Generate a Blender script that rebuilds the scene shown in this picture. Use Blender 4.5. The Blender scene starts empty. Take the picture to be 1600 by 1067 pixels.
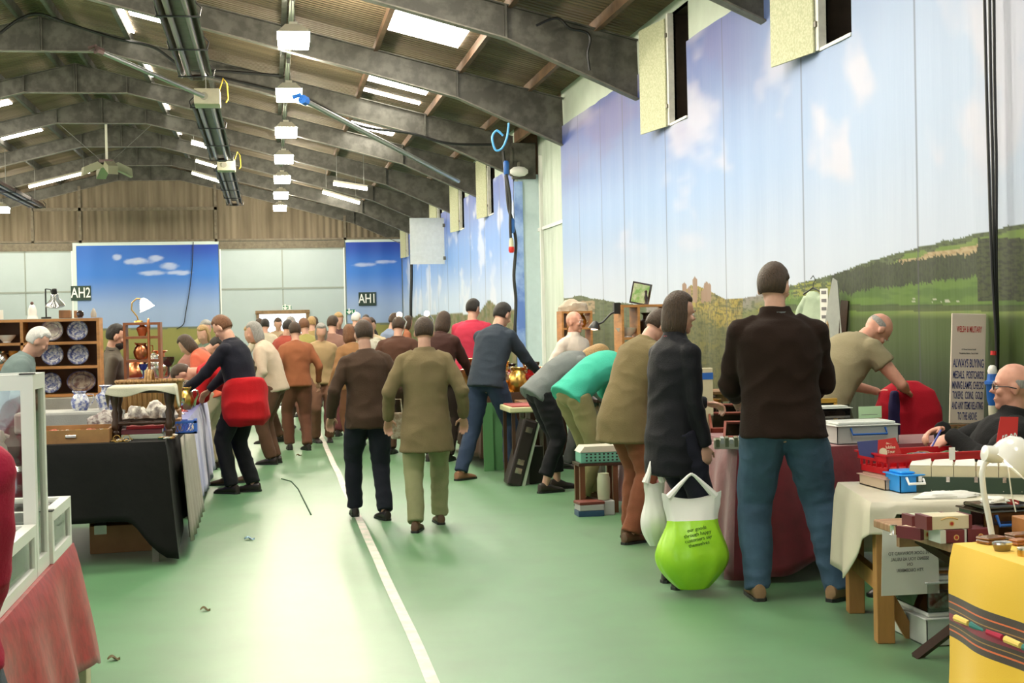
import bpy, bmesh, math, random
from mathutils import Vector, Matrix, noise, Euler
random.seed(7)
SC = bpy.context.scene
COL = SC.collection
PI = math.pi
R = math.radians

# ---------------------------------------------------------------- camera
CAM_F = 2222.0
YAW, PITCH, ROLL = .168, -.015, -.021
Fv = Vector((math.sin(YAW)*math.cos(PITCH), math.cos(YAW)*math.cos(PITCH), math.sin(PITCH)))
Rv = Vector((math.cos(YAW), -math.sin(YAW), 0))
Uv = Rv.cross(Fv)
R2 = Rv*math.cos(ROLL)+Uv*math.sin(ROLL)
U2 = -Rv*math.sin(ROLL)+Uv*math.cos(ROLL)
CAMP = Vector((0, 0, 1.5))
cd = bpy.data.cameras.new('camera')
cam = bpy.data.objects.new('camera', cd); COL.objects.link(cam)
cd.sensor_width = 36.0; cd.lens = 36.0*CAM_F/1600.0; cd.clip_end = 500; cd.clip_start = .05
m3 = Matrix((R2, U2, -Fv)).transposed()
cam.matrix_world = Matrix.Translation(CAMP) @ m3.to_4x4()
SC.camera = cam

# ---------------------------------------------------------------- world and exposure
w = bpy.data.worlds.new('world'); SC.world = w; w.use_nodes = True
bg = w.node_tree.nodes['Background']
bg.inputs[0].default_value = (.86, .94, 1.0, 1); bg.inputs[1].default_value = 2.2
SC.view_settings.view_transform = 'Standard'; SC.view_settings.look = 'None'
SC.view_settings.exposure = 0.04; SC.view_settings.gamma = 1; SC.view_settings.use_curve_mapping = False
SKY_E = 20.0      # light coming through the translucent roof sheets
LAMP_E = 255.0     # high bay lamps

# ---------------------------------------------------------------- helpers
def ray(px, py):
    return Fv + R2*((px-800)/CAM_F) - U2*((py-533.5)/CAM_F)
def PY(px, py, Y):
    d = ray(px, py); return CAMP + d*(Y/d.y)
def PZ(px, py, z=0.0):
    d = ray(px, py); return CAMP + d*((z-1.5)/d.z)
def PX(px, py, X):
    d = ray(px, py); return CAMP + d*(X/d.x)

MATS = {}
def mat(name, col, rough=.6, metal=0.0, var=0.0, vscale=8.0, bump=0.0, bscale=40.0, emit=0.0, ecol=None,
        col2=None, trans=0.0, alpha=1.0, spec=.5, stretch=None, sheen=0.0, coat=0.0):
    if name in MATS: return MATS[name]
    m = bpy.data.materials.new(name); m.use_nodes = True
    nt = m.node_tree; b = nt.nodes['Principled BSDF']
    b.inputs['Base Color'].default_value = (*col, 1)
    b.inputs['Roughness'].default_value = rough
    b.inputs['Metallic'].default_value = metal
    b.inputs['Specular IOR Level'].default_value = spec
    b.inputs['Transmission Weight'].default_value = trans
    b.inputs['Alpha'].default_value = alpha
    b.inputs['Sheen Weight'].default_value = sheen
    b.inputs['Coat Weight'].default_value = coat
    if emit:
        b.inputs['Emission Color'].default_value = (*(ecol or col), 1)
        b.inputs['Emission Strength'].default_value = emit
    src = None
    if var or bump or col2:
        tc = nt.nodes.new('ShaderNodeTexCoord'); mp = nt.nodes.new('ShaderNodeMapping')
        nt.links.new(tc.outputs['Object'], mp.inputs[0])
        if stretch: mp.inputs['Scale'].default_value = stretch
        src = mp.outputs[0]
    if var or col2:
        n = nt.nodes.new('ShaderNodeTexNoise'); n.inputs['Scale'].default_value = vscale
        n.inputs['Detail'].default_value = 5; n.inputs['Roughness'].default_value = .6
        nt.links.new(src, n.inputs['Vector'])
        cr = nt.nodes.new('ShaderNodeValToRGB')
        e = cr.color_ramp.elements
        if col2:
            e[0].position = .42; e[1].position = .6
            e[0].color = (*col, 1); e[1].color = (*col2, 1)
        else:
            e[0].position = .3; e[1].position = .7
            e[0].color = (*[c*(1-var) for c in col], 1); e[1].color = (*[min(1, c*(1+var)) for c in col], 1)
        nt.links.new(n.outputs['Fac'], cr.inputs[0]); nt.links.new(cr.outputs[0], b.inputs['Base Color'])
    if bump:
        n2 = nt.nodes.new('ShaderNodeTexNoise'); n2.inputs['Scale'].default_value = bscale
        n2.inputs['Detail'].default_value = 4
        nt.links.new(src, n2.inputs['Vector'])
        bp = nt.nodes.new('ShaderNodeBump'); bp.inputs['Strength'].default_value = bump
        bp.inputs['Distance'].default_value = .02
        nt.links.new(n2.outputs['Fac'], bp.inputs['Height']); nt.links.new(bp.outputs[0], b.inputs['Normal'])
    MATS[name] = m
    return m

def wave_mat(name, c1, c2, scale, axis='Y', rough=.8, bump=.6, var_col=None, vs=1.2, dist=.03, metal=0.0):
    """corrugated sheet: the ribs are bump, the stains are a noise"""
    m = mat(name, c1, rough, metal)
    nt = m.node_tree; b = nt.nodes['Principled BSDF']
    tc = nt.nodes.new('ShaderNodeTexCoord')
    wv = nt.nodes.new('ShaderNodeTexWave'); wv.bands_direction = axis; wv.inputs['Scale'].default_value = scale
    wv.inputs['Distortion'].default_value = 0
    nt.links.new(tc.outputs['Object'], wv.inputs['Vector'])
    bp = nt.nodes.new('ShaderNodeBump'); bp.inputs['Strength'].default_value = bump; bp.inputs['Distance'].default_value = dist
    nt.links.new(wv.outputs['Fac'], bp.inputs['Height']); nt.links.new(bp.outputs[0], b.inputs['Normal'])
    mp = nt.nodes.new('ShaderNodeMapping'); nt.links.new(tc.outputs['Object'], mp.inputs[0])
    mp.inputs['Scale'].default_value = (.35, 3, .35) if axis == 'Y' else (3, 3, .25)
    n = nt.nodes.new('ShaderNodeTexNoise'); n.inputs['Scale'].default_value = vs; n.inputs['Detail'].default_value = 6
    nt.links.new(mp.outputs[0], n.inputs['Vector'])
    cr = nt.nodes.new('ShaderNodeValToRGB'); e = cr.color_ramp.elements
    e[0].position = .32; e[1].position = .68; e[0].color = (*c1, 1); e[1].color = (*c2, 1)
    nt.links.new(n.outputs['Fac'], cr.inputs[0]); nt.links.new(cr.outputs[0], b.inputs['Base Color'])
    return m

def cattr_mat(name, rough=.55, bump=0, attr='Col', spec=.4, stretch=(1, 1, 1), bscale=4):
    m = mat(name, (.5, .5, .5), rough, spec=spec)
    nt = m.node_tree; b = nt.nodes['Principled BSDF']
    a = nt.nodes.new('ShaderNodeAttribute'); a.attribute_name = attr
    nt.links.new(a.outputs['Color'], b.inputs['Base Color'])
    if bump:
        tc = nt.nodes.new('ShaderNodeTexCoord'); mp = nt.nodes.new('ShaderNodeMapping')
        mp.inputs['Scale'].default_value = stretch
        n = nt.nodes.new('ShaderNodeTexNoise'); n.inputs['Scale'].default_value = bscale
        nt.links.new(tc.outputs['Object'], mp.inputs[0]); nt.links.new(mp.outputs[0], n.inputs['Vector'])
        bp = nt.nodes.new('ShaderNodeBump'); bp.inputs['Strength'].default_value = bump; bp.inputs['Distance'].default_value = .03
        nt.links.new(n.outputs['Fac'], bp.inputs['Height']); nt.links.new(bp.outputs[0], b.inputs['Normal'])
    return m

def tag(o, label=None, cat=None, group=None, kind=None):
    if label: o['label'] = label
    if cat: o['category'] = cat
    if group: o['group'] = group
    if kind: o['kind'] = kind
    return o

def empty(name, loc=(0, 0, 0), rz=0, label=None, cat=None, group=None):
    o = bpy.data.objects.new(name, None); COL.objects.link(o)
    o.location = loc; o.rotation_euler = (0, 0, rz); o.empty_display_size = .1
    return tag(o, label, cat, group)

class MB:
    """collects shapes into one mesh"""
    def __init__(s): s.v = []; s.f = []; s.m = []; s.sm = []
    def add(s, vs, fs, mi=0, smooth=False):
        k = len(s.v); s.v += [tuple(v) for v in vs]
        for f in fs: s.f.append(tuple(i+k for i in f)); s.m.append(mi); s.sm.append(smooth)
        return s
    def box(s, x0, x1, y0, y1, z0, z1, mi=0, M=None, bev=0.0):
        if bev > 0:
            b = bmesh.new(); bmesh.ops.create_cube(b, size=1)
            for v in b.verts:
                v.co = Vector((x0+(v.co.x+.5)*(x1-x0), y0+(v.co.y+.5)*(y1-y0), z0+(v.co.z+.5)*(z1-z0)))
            bmesh.ops.bevel(b, geom=b.edges[:], offset=bev, segments=2, affect='EDGES', profile=.5)
            b.verts.index_update()
            vs = [v.co.copy() for v in b.verts]; fs = [[v.index for v in f.verts] for f in b.faces]; b.free()
            if M: vs = [M @ v for v in vs]
            return s.add(vs, fs, mi)
        vs = [Vector((x, y, z)) for z in (z0, z1) for y in (y0, y1) for x in (x0, x1)]
        if M: vs = [M @ v for v in vs]
        return s.add(vs, [(0, 2, 3, 1), (4, 5, 7, 6), (0, 1, 5, 4), (1, 3, 7, 5), (3, 2, 6, 7), (2, 0, 4, 6)], mi)
    def tube(s, pts, r, n=8, mi=0, r2=None, caps=True):
        pts = [Vector(p) for p in pts]; L = len(pts); vs = []; fs = []
        up = Vector((0, 0, 1)); prev = None
        for i, p in enumerate(pts):
            t = (pts[min(i+1, L-1)]-pts[max(i-1, 0)])
            if t.length < 1e-9: t = Vector((0, 0, 1))
            t.normalize()
            if prev is None:
                a = t.cross(up if abs(t.z) < .9 else Vector((1, 0, 0))).normalized()
            else:
                a = (prev - t*prev.dot(t)).normalized()
            prev = a; b = t.cross(a)
            rr = r[i] if isinstance(r, (list, tuple)) else (r if r2 is None else r+(r2-r)*i/(L-1))
            for k in range(n):
                an = 2*PI*k/n; vs.append(p+(a*math.cos(an)+b*math.sin(an))*rr)
        for i in range(L-1):
            for k in range(n):
                fs.append((i*n+k, i*n+(k+1) % n, (i+1)*n+(k+1) % n, (i+1)*n+k))
        if caps: fs.append(tuple(range(n))[::-1]); fs.append(tuple((L-1)*n+k for k in range(n)))
        return s.add(vs, fs, mi, True)
    def lathe(s, prof, c=(0, 0, 0), n=20, mi=0, M=None, sy=1.0, cap=True):
        vs = []; fs = []; c = Vector(c)
        for r, z in prof:
            for k in range(n):
                a = 2*PI*k/n; vs.append(c+Vector((r*math.cos(a), sy*r*math.sin(a), z)))
        for i in range(len(prof)-1):
            for k in range(n):
                fs.append((i*n+k, i*n+(k+1) % n, (i+1)*n+(k+1) % n, (i+1)*n+k))
        if cap:
            fs.append(tuple(range(n))[::-1]); fs.append(tuple((len(prof)-1)*n+k for k in range(n)))
        if M: vs = [M @ v for v in vs]
        return s.add(vs, fs, mi, True)
    def ball(s, c, r, n=12, mi=0, M=None):
        c = Vector(c); r = Vector(r) if not isinstance(r, (int, float)) else Vector((r, r, r))
        h = n//2; vs = [Vector((0, 0, -1))]
        for i in range(1, h):
            a = -PI/2+PI*i/h
            for k in range(n):
                p = 2*PI*k/n; vs.append(Vector((math.cos(a)*math.cos(p), math.cos(a)*math.sin(p), math.sin(a))))
        vs.append(Vector((0, 0, 1))); fs = []
        for k in range(n): fs.append((0, 1+(k+1) % n, 1+k))
        for i in range(h-2):
            for k in range(n):
                fs.append((1+i*n+k, 1+i*n+(k+1) % n, 1+(i+1)*n+(k+1) % n, 1+(i+1)*n+k))
        t = len(vs)-1
        for k in range(n): fs.append((t, 1+(h-2)*n+k, 1+(h-2)*n+(k+1) % n))
        vs = [Vector((v.x*r.x, v.y*r.y, v.z*r.z)) for v in vs]
        if M: vs = [M @ v for v in vs]
        return s.add([v+c for v in vs], fs, mi, True)
    def prism(s, poly, axis, a0, a1, mi=0, M=None):
        """poly: 2d points; axis 'y': poly is (x,z) ; 'x': (y,z) ; 'z': (x,y)"""
        def mk(p, a):
            return Vector((p[0], a, p[1])) if axis == 'y' else Vector((a, p[0], p[1])) if axis == 'x' else Vector((p[0], p[1], a))
        n = len(poly); vs = [mk(p, a0) for p in poly]+[mk(p, a1) for p in poly]
        if M: vs = [M @ v for v in vs]
        fs = [tuple(range(n))[::-1], tuple(range(n, 2*n))]+[(i, (i+1) % n, n+(i+1) % n, n+i) for i in range(n)]
        return s.add(vs, fs, mi)
    def build(s, name, mats, parent=None, loc=(0, 0, 0), rz=0, smooth=None, rot=None):
        me = bpy.data.meshes.new(name); me.from_pydata(s.v, [], s.f)
        if not isinstance(mats, (list, tuple)): mats = [mats]
        for m in mats: me.materials.append(m)
        me.polygons.foreach_set('material_index', s.m)
        me.polygons.foreach_set('use_smooth', [bool(x) if smooth is None else smooth for x in s.sm])
        me.update()
        b = bmesh.new(); b.from_mesh(me); bmesh.ops.recalc_face_normals(b, faces=b.faces[:]); b.to_mesh(me); b.free()
        if any(s.sm) or smooth:
            try: me.set_sharp_from_angle(angle=R(42))
            except Exception: pass
        o = bpy.data.objects.new(name, me); COL.objects.link(o)
        o.location = loc; o.rotation_euler = rot if rot else (0, 0, rz)
        if parent: o.parent = parent
        return o

def struct(o): o['kind'] = 'structure'; return o

def copy_tree(o, parent=None):
    c = o.copy(); COL.objects.link(c); c.parent = parent
    for ch in [x for x in CH(o)]: copy_tree(ch, c)
    return c
def CH(o): return [x for x in bpy.data.objects if x.parent == o]

def text_obj(name, body, size, m, loc, rot, parent=None, sx=1.0, align='CENTER', mirror=False, ext=.0008, space=1.0):
    cu = bpy.data.curves.new(name, 'FONT'); cu.body = body; cu.size = size; cu.align_x = align; cu.align_y = 'CENTER'
    cu.extrude = ext; cu.space_line = space; cu.offset = size*.012; cu.resolution_u = 3
    o = bpy.data.objects.new(name, cu); COL.objects.link(o)
    bpy.context.view_layer.update()
    dg = bpy.context.evaluated_depsgraph_get()
    me = bpy.data.meshes.new_from_object(o.evaluated_get(dg))
    bpy.data.objects.remove(o); bpy.data.curves.remove(cu)
    for v in me.vertices: v.co.x *= sx*(-1 if mirror else 1)
    me.materials.clear(); me.materials.append(m)
    o = bpy.data.objects.new(name, me); COL.objects.link(o)
    o.location = loc; o.rotation_euler = rot
    if parent: o.parent = parent
    return o

def wall_holes(mb, plane, c, u0, u1, z0, z1, holes, t=.1, mi=0):
    """wall slab normal to X or Y at coordinate c with rectangular holes (u0,u1,z0,z1)"""
    us = sorted({u0, u1, *[h[0] for h in holes], *[h[1] for h in holes]})
    for a, b in zip(us[:-1], us[1:]):
        if b <= u0 or a >= u1: continue
        segs = [(z0, z1)]
        for h in holes:
            if h[0] < (a+b)/2 < h[1]:
                ns = []
                for s0, s1 in segs:
                    if h[2] > s0: ns.append((s0, min(s1, h[2])))
                    if h[3] < s1: ns.append((max(s0, h[3]), s1))
                segs = [x for x in ns if x[1]-x[0] > 1e-4]
        for s0, s1 in segs:
            if plane == 'x': mb.box(c, c+t, a, b, s0, s1, mi)
            else: mb.box(a, b, c, c+t, s0, s1, mi)

# ---------------------------------------------------------------- building shell
XW, XRG = 5.09, -4.35          # right wall, ridge
XL = 2*XRG-XW                  # left wall
ZE, ZR = 5.50, 7.86
SL = (ZR-ZE)/(XW-XRG)
YF = 54.95                     # far wall
FR = [14.07+5.11*k for k in range(-2, 9)]
Y0 = -4.0

carpet = mat('green carpet', (.052, .19, .066), .5, var=.14, vscale=3.5, bump=.12, bscale=260, spec=.8, sheen=.30)
carpet.node_tree.nodes['Principled BSDF'].inputs['Sheen Tint'].default_value = (1, .93, .84, 1)
carpet.node_tree.nodes['Principled BSDF'].inputs['Sheen Roughness'].default_value = .35
def tune_carpet():
    nt = carpet.node_tree; b = nt.nodes['Principled BSDF']
    tc = nt.nodes.new('ShaderNodeTexCoord'); n = nt.nodes.new('ShaderNodeTexNoise'); n.inputs['Scale'].default_value = .7
    n.inputs['Detail'].default_value = 7; n.inputs['Roughness'].default_value = .65
    mp = nt.nodes.new('ShaderNodeMapRange'); mp.inputs[3].default_value = .36; mp.inputs[4].default_value = .43
    nt.links.new(tc.outputs['Object'], n.inputs['Vector']); nt.links.new(n.outputs['Fac'], mp.inputs[0])
    nt.links.new(mp.outputs[0], b.inputs['Roughness'])
tune_carpet()
mb = MB(); mb.box(XL-.2, XW+1.2, Y0, YF+3, -.12, 0)
struct(mb.build('floor', carpet))

roofm = wave_mat('corrugated roof sheet', (.125, .085, .045), (.21, .150, .088), 2.15, 'Y', .85, .9, vs=.9, dist=.05)
def roof_z(x): return ZR-SL*abs(x-XRG)
mb = MB()
for a, b in ((XRG, XW+.8), (XL-.8, XRG)):
    za, zb = roof_z(a), roof_z(b)
    mb.prism([(a, za), (b, zb), (b, zb+.05), (a, za+.05)], 'y', Y0, YF+.3)
struct(mb.build('ceiling', roofm))

steel = mat('galvanised steel', (.060, .056, .045), .55, .2, col2=(.105, .10, .082), vscale=4, bump=.1)
steel2 = mat('pale steel edge', (.17, .155, .125), .5, .3, var=.3)
rust = mat('brown purlin paint', (.16, .09, .05), .7, var=.35, vscale=3)
RT = .18   # rafter top below the sheet
def rafter_half(sgn):
    """web outline of half a portal frame, x measured from the ridge"""
    d = XW-XRG
    top = lambda t: ZR-RT-SL*t
    bot = [(0, 7.03), (1.16, 7.03), (4.2, 6.26), (7.6, 5.345), (9.46, 4.52)]
    out = [(XRG+sgn*t, z) for t, z in bot]+[(XRG+sgn*d, top(d)), (XRG, top(0))]
    return out, [(XRG+sgn*t, z) for t, z in bot], [(XRG, top(0)), (XRG+sgn*d, top(d))]
for k, y in enumerate(FR):
    mb = MB()
    for sgn in (1, -1):
        o_, bt, tp = rafter_half(sgn)
        mb.prism(o_, 'y', y-.012, y+.012)
        for a, b in zip(bt[:-1], bt[1:]):
            mb.prism([a, b, (b[0], b[1]-.02), (a[0], a[1]-.02)], 'y', y-.085, y+.085, 1)
        a, b = tp
        mb.prism([a, b, (b[0], b[1]+.02), (a[0], a[1]+.02)], 'y', y-.085, y+.085, 0)
        for t, w_ in ((7.6, .03), (1.16, .03), (.02, .03)):
            x = XRG+sgn*t; zb = 7.03 if t < 2 else 5.345
            mb.box(x-w_/2, x+w_/2, y-.085, y+.085, zb, ZR-RT-SL*t)
        # column against the wall
        xc = XRG+sgn*(XW-XRG)
        x0, x1 = sorted((xc, xc+sgn*.32))
        x0, x1 = (x0+.05, x1+.05) if sgn > 0 else (x0-.05, x1-.05)
        if not (sgn > 0 and abs(y-29.4) < .2): mb.box(x0, x1, y-.09, y+.09, 0, ZE-.1)
    struct(mb.build('trim_%d' % (k+1), [steel, steel2]))

kk = len(FR)
for t in (.35, 1.7, 3.2, 4.7, 6.25, 7.7, 8.9):
    for sgn in (1, -1):
        x = XRG+sgn*t; z = ZR-SL*t
        kk += 1
        mb = MB()
        mb.prism([(x-.03, z-.17), (x+.03, z-.17), (x+.035, z), (x-.035, z)], 'y', Y0, YF)
        mb.box(x-.06, x+.01, Y0, YF, z-.18, z-.165)
        struct(mb.build('trim_%d' % kk, [rust if t > 5 else steel]))

# translucent roof sheets
skym = mat('daylit roof sheet', (.9, .9, .85), .5, emit=SKY_E, ecol=(1.0, .95, .84))
SKYL = []
for b0 in (-1.3, 3.8, 8.9, 14.0):
    SKYL += [(1.95, 3.12, b0+1.5, b0+3.6), (-11.8, -10.65, b0+1.5, b0+3.6), (-8.0, -6.8, b0+1.5, b0+3.6)]  # out-of-view sheets repeated over the near bays as light sources
SKYL += [(-3.6, -2.2, 1.2, 3.7), (-3.6, -2.2, 6.4, 8.7)]  # unseen sheets added to brighten the near left floor and red cloth
SKYL += [(-2.62, -2.54, f_-2.2, f_-.1) for f_ in (24.29, 29.40, 34.51, 39.62, 44.73)]  # added glowing slits imitate the light caught along a purlin
SKYL += [(1.95, 3.12, 21.05, 23.1), (1.95, 3.12, 26.55, 27.95), (1.95, 3.12, 28.95, 29.2), (1.95, 3.0, 33.7, 34.3),
         (1.95, 3.1, 49.2, 49.75), (-2.45, -1.55, 27.2, 27.5), (-2.5, -1.62, 51.6, 51.95), (-2.45, -1.6, 42.9, 43.05),
         (-7.6, -6.42, 42.9, 43.3), (-7.6, -6.4, 37.6, 38.2), (-8.0, -6.8, 21.3, 22.9), (-8.0, -6.8, 26.4, 28.0), (-8.0, -6.8, 31.5, 33.0)]
for i, (x0, x1, y0, y1) in enumerate(SKYL):
    mb = MB()
    za, zb = roof_z(x0)-.012, roof_z(x1)-.012
    mb.prism([(x0, za-.02), (x1, zb-.02), (x1, zb+.008), (x0, za+.008)], 'y', y0, y1)
    o = struct(mb.build('window_%d' % (i+1), skym))

# ---- right wall
wallp = mat('pale green painted board', (.50, .56, .47), .7, var=.08, vscale=2)
HB = [12.6, 17.6]+[32.85, 37.9, 42.95, 48.0, 53.0]     # hinge side of each high opening
holes = [(h-.78, h, 3.96, 5.36) for h in HB]
mb = MB()
wall_holes(mb, 'x', XW+.03, Y0, 24.5, 0, 5.52, holes, .06)
wall_holes(mb, 'x', XW+.03, 29.4, YF, 0, 5.52, holes, .06)
struct(mb.build('wall_right', wallp))
# recessed loading bay between the two printed stretches
bayw = wave_mat('ribbed bay sheet', (.46, .53, .44), (.62, .68, .6), 3.0, 'Y', .6, .35, vs=1.0, dist=.02)
mb = MB(); mb.box(5.62, 5.7, 24.4, 29.5, 0, 5.4)
mb.box(5.585, 5.62, 24.4, 29.4, 3.35, 3.42, 1); mb.box(5.56, 5.62, 28.95, 29.05, 0, 4.9, 1)
struct(mb.build('wall_bay', [bayw, mat('white painted rail', (.8, .8, .76), .5)]))
mb = MB(); mb.box(XW+.1, 5.62, 29.4, 29.46, 0, 4.55); mb.box(XW+.03, 5.7, 24.44, 24.5, 0, 5.4); mb.box(XW+.1, 5.7, 29.42, 29.5, 4.5, 5.6, 1)
struct(mb.build('wall_return', [mat('pale blue panel', (.58, .70, .74), .6, var=.04), rust]))
mb = MB(); mb.box(5.05, 5.55, 29.3, 29.42, 4.45, 5.2); mb.box(5.0, 5.06, 29.27, 29.31, 4.5, 5.1)
for z in (4.65, 4.8, 4.95, 5.1): mb.lathe([(0, 0), (.02, 0), (.02, .015), (0, .015)], (0, 0, 0), 6, 0, Matrix.Translation((5.12, 29.29, z)) @ Matrix.Rotation(PI/2, 4, 'X'))
struct(mb.build('trim_80', steel))

flapm = mat('speckled shutter board', (.42, .43, .27), .8, col2=(.55, .55, .38), vscale=40)
framew = mat('white window timber', (.75, .74, .68), .6, var=.15)
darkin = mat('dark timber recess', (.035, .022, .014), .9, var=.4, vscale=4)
for i, h in enumerate(HB):
    root = empty('window_%d' % (60+i), (XW, h, 3.96)); struct(root)
    mb = MB()      # box recess
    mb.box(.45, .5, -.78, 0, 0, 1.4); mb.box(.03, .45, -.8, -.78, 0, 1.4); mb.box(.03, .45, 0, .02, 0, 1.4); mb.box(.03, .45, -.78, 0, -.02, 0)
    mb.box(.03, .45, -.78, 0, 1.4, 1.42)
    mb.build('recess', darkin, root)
    mb = MB(); mb.box(-.03, .05, -.07, 0.0, -.02, 1.4, bev=.004); mb.box(-.02, .05, -.78, -.07, -.03, 0); mb.build('window_frame', [framew], root)
    mb = MB()
    ang = R(9) if i != 4 else R(9)
    M_ = Matrix.Translation((-.035, 0, 0)) @ Matrix.Rotation(ang, 4, 'Z')
    mb.box(-.02, 0, 0, .8, -.03, 1.34, 0, M_)
    mb.build('shutter', flapm, root)
    mb = MB()
    for z in (.2, 1.1): mb.box(-.05, -.01, -.05, .04, z, z+.05)
    mb.build('hinge', steel2, root)
# shutter standing square into the hall, lit white
root = empty('shutter_board', (4.05, 41.2, 3.2), 0, 'white hinged board hanging out square from the far mural wall below the roof', 'board')
mb = MB(); mb.box(0, 1.0, 0, .03, -.02, 1.32); mb.build('panel', mat('white board', (.8, .82, .82), .7, var=.06), root)
mb = MB(); mb.box(.96, 1.06, -.02, .05, .1, .2); mb.box(.96, 1.06, -.02, .05, 1.05, 1.15); mb.build('bracket', steel2, root)

# ---- far wall
HOLE = (-.41, 1.35, 0, 1.98)
gab = wave_mat('brown ribbed gable sheet', (.13, .10, .065), (.24, .19, .13), 1.3, 'X', .85, .7, vs=1.2, dist=.06)
mb = MB()
pts = [(XL, 4.74), (XW+.1, 4.74), (XW+.1, ZE), (XRG, ZR), (XL, ZE)]
mb.prism(pts, 'y', YF+.02, YF+.12)
struct(mb.build('wall_gable', gab))
mb = MB()
wall_holes(mb, 'y', YF+.05, XL, XW+.1, 0, 4.74, [HOLE], .08)
struct(mb.build('wall_far', mat('far lining board', (.55, .62, .6), .7)))
mb = MB()
for z0, z1, x0, x1 in ((4.42, 4.7, -12, -7.2), (4.42, 4.7, -1.84, 2.87)):
    mb.box(x0, x1, YF-.06, YF+.05, z0, z1)
mb.box(XL, XW, YF-.05, YF+.05, 4.72, 4.8); mb.box(-8.6, -1.9, YF-.05, YF+.03, 5.9, 6.02)
for x in (-8.6, -6.9, -1.95, 2.9): mb.box(x-.05, x+.05, YF-.05, YF+.03, 4.7, roof_z(x)-.4)
struct(mb.build('trim_81', mat('door head rail', (.16, .13, .09), .7, var=.3)))
doorm = mat('pale grey door sheet', (.43, .50, .52), .55, var=.03, vscale=1.0)
doorf = mat('grey door joint', (.30, .33, .30), .6)
for i, (x0, x1) in enumerate(((-12.5, -7.2), (-1.84, 2.87))):
    root = empty('door_%d' % (i+1), (0, YF, 0)); struct(root)
    mb = MB(); wall_holes(mb, 'y', -.01, x0, x1, 0, 4.42, [HOLE], .05); mb.build('panel', doorm, root)
    mb = MB(); xm = .5 if i else -8.9
    mb.box(xm-.025, xm+.025, -.03, -.01, 2.05, 4.42); mb.box(x0, x1, -.03, -.01, 2.86, 2.93)
    mb.box(x0, x1, -.03, -.01, 4.36, 4.42)
    mb.build('door_joint', doorf, root)
    for e in ((x0, x0+.05), (x1-.05, x1)):
        mb = MB(); mb.box(e[0], e[1], -.04, -.01, 0, 4.42); mb.build('door_edge', mat('white door edge', (.8, .82, .8), .5), root)
root = empty('door_3', (0, YF, 0)); struct(root)
mb = MB(); mb.box(-.55, 1.49, -.09, 0, 1.92, 2.06); mb.box(-.52, -.41, -.09, 0, 0, 1.95); mb.box(1.35, 1.47, -.09, 0, 0, 1.95)
mb.build('door_frame', mat('brown timber door frame', (.26, .16, .08), .7, var=.3), root)
# left wall
mb = MB(); mb.box(XL-.1, XL, Y0, YF, 0, ZE+.05); struct(mb.build('wall_left', mat('left wall block', (.45, .47, .42), .8, var=.1)))
mb = MB(); wall_holes(mb, 'y', Y0-.1, XL, XW+.9, 0, 7.9, [(-13.2, -1.6, 0, 4.3)], .1); struct(mb.build('wall_back', MATS['left wall block']))  # unseen back wall, opening placed to let fill light in from behind left
mb = MB(); mb.box(XW+.03, XW+.1, 24.5, 29.4, 5.2, 5.52); struct(mb.build('trim_82', rust))

# ---------------------------------------------------------------- the printed landscape
def lerp(a, b, t): return tuple(a[i]+(b[i]-a[i])*t for i in range(3))
def sstep(a, b, x):
    t = max(0, min(1, (x-a)/(b-a))); return t*t*(3-2*t)
def srgb(r, g, b):
    f = lambda c: (c/255/12.92 if c/255 <= .04045 else ((c/255+.055)/1.055)**2.4)
    return (f(r), f(g), f(b))
def fb(x, y, s=1.0, o=4):
    return noise.fractal(Vector((x*s, y*s, 3.1)), 1.0, 2.0, o)
def pw(x, pts):
    if x <= pts[0][0]: return pts[0][1]
    for (a, b), (c, d) in zip(pts[:-1], pts[1:]):
        if x <= c: return b+(d-b)*(x-a)/(c-a)
    return pts[-1][1]
SKYLINE = [(600, 470), (885, 466), (905, 462), (960, 472), (1000, 476), (1040, 477), (1066, 458), (1080, 445), (1105, 452), (1135, 468), (1160, 466),
           (1185, 462), (1230, 448), (1300, 430), (1370, 405), (1440, 386), (1500, 372), (1560, 358), (1600, 350), (1700, 330)]
def paint(u, z):
    """u = picture column, z = height on the wall: colours of the print"""
    n1 = fb(u*.012, z*1.6, 1.0); n2 = fb(u*.05+9, z*7, 1.0)
    zz = z
    # sky
    top = srgb(74, 92, 168); mid = srgb(150, 180, 226); low = srgb(204, 214, 232)
    tl = sstep(1.6, 4.9, z)*(1-sstep(980, 1480, u))
    c = lerp(lerp(low, mid, sstep(1.7, 3.2, z)*(1-.55*sstep(1050, 1500, u))), top, sstep(2.9, 4.8, z)*(1-.8*sstep(1000, 1420, u)))
    cl = sstep(.12, .5, fb(u*.008+2, z*.9+u*.002, 1.0)+.25*n1)*sstep(2.0, 2.8, z)
    c = lerp(c, srgb(222, 214, 224), cl*.55)
    cl2 = sstep(.05, .45, fb(u*.01+20, z*1.1, 1.0))*sstep(3.3, 4.4, z)*(1-sstep(1050, 1250, u))
    c = lerp(c, srgb(112, 100, 158), cl2*.5)
    return tuple(q*.74 for q in c)
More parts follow.
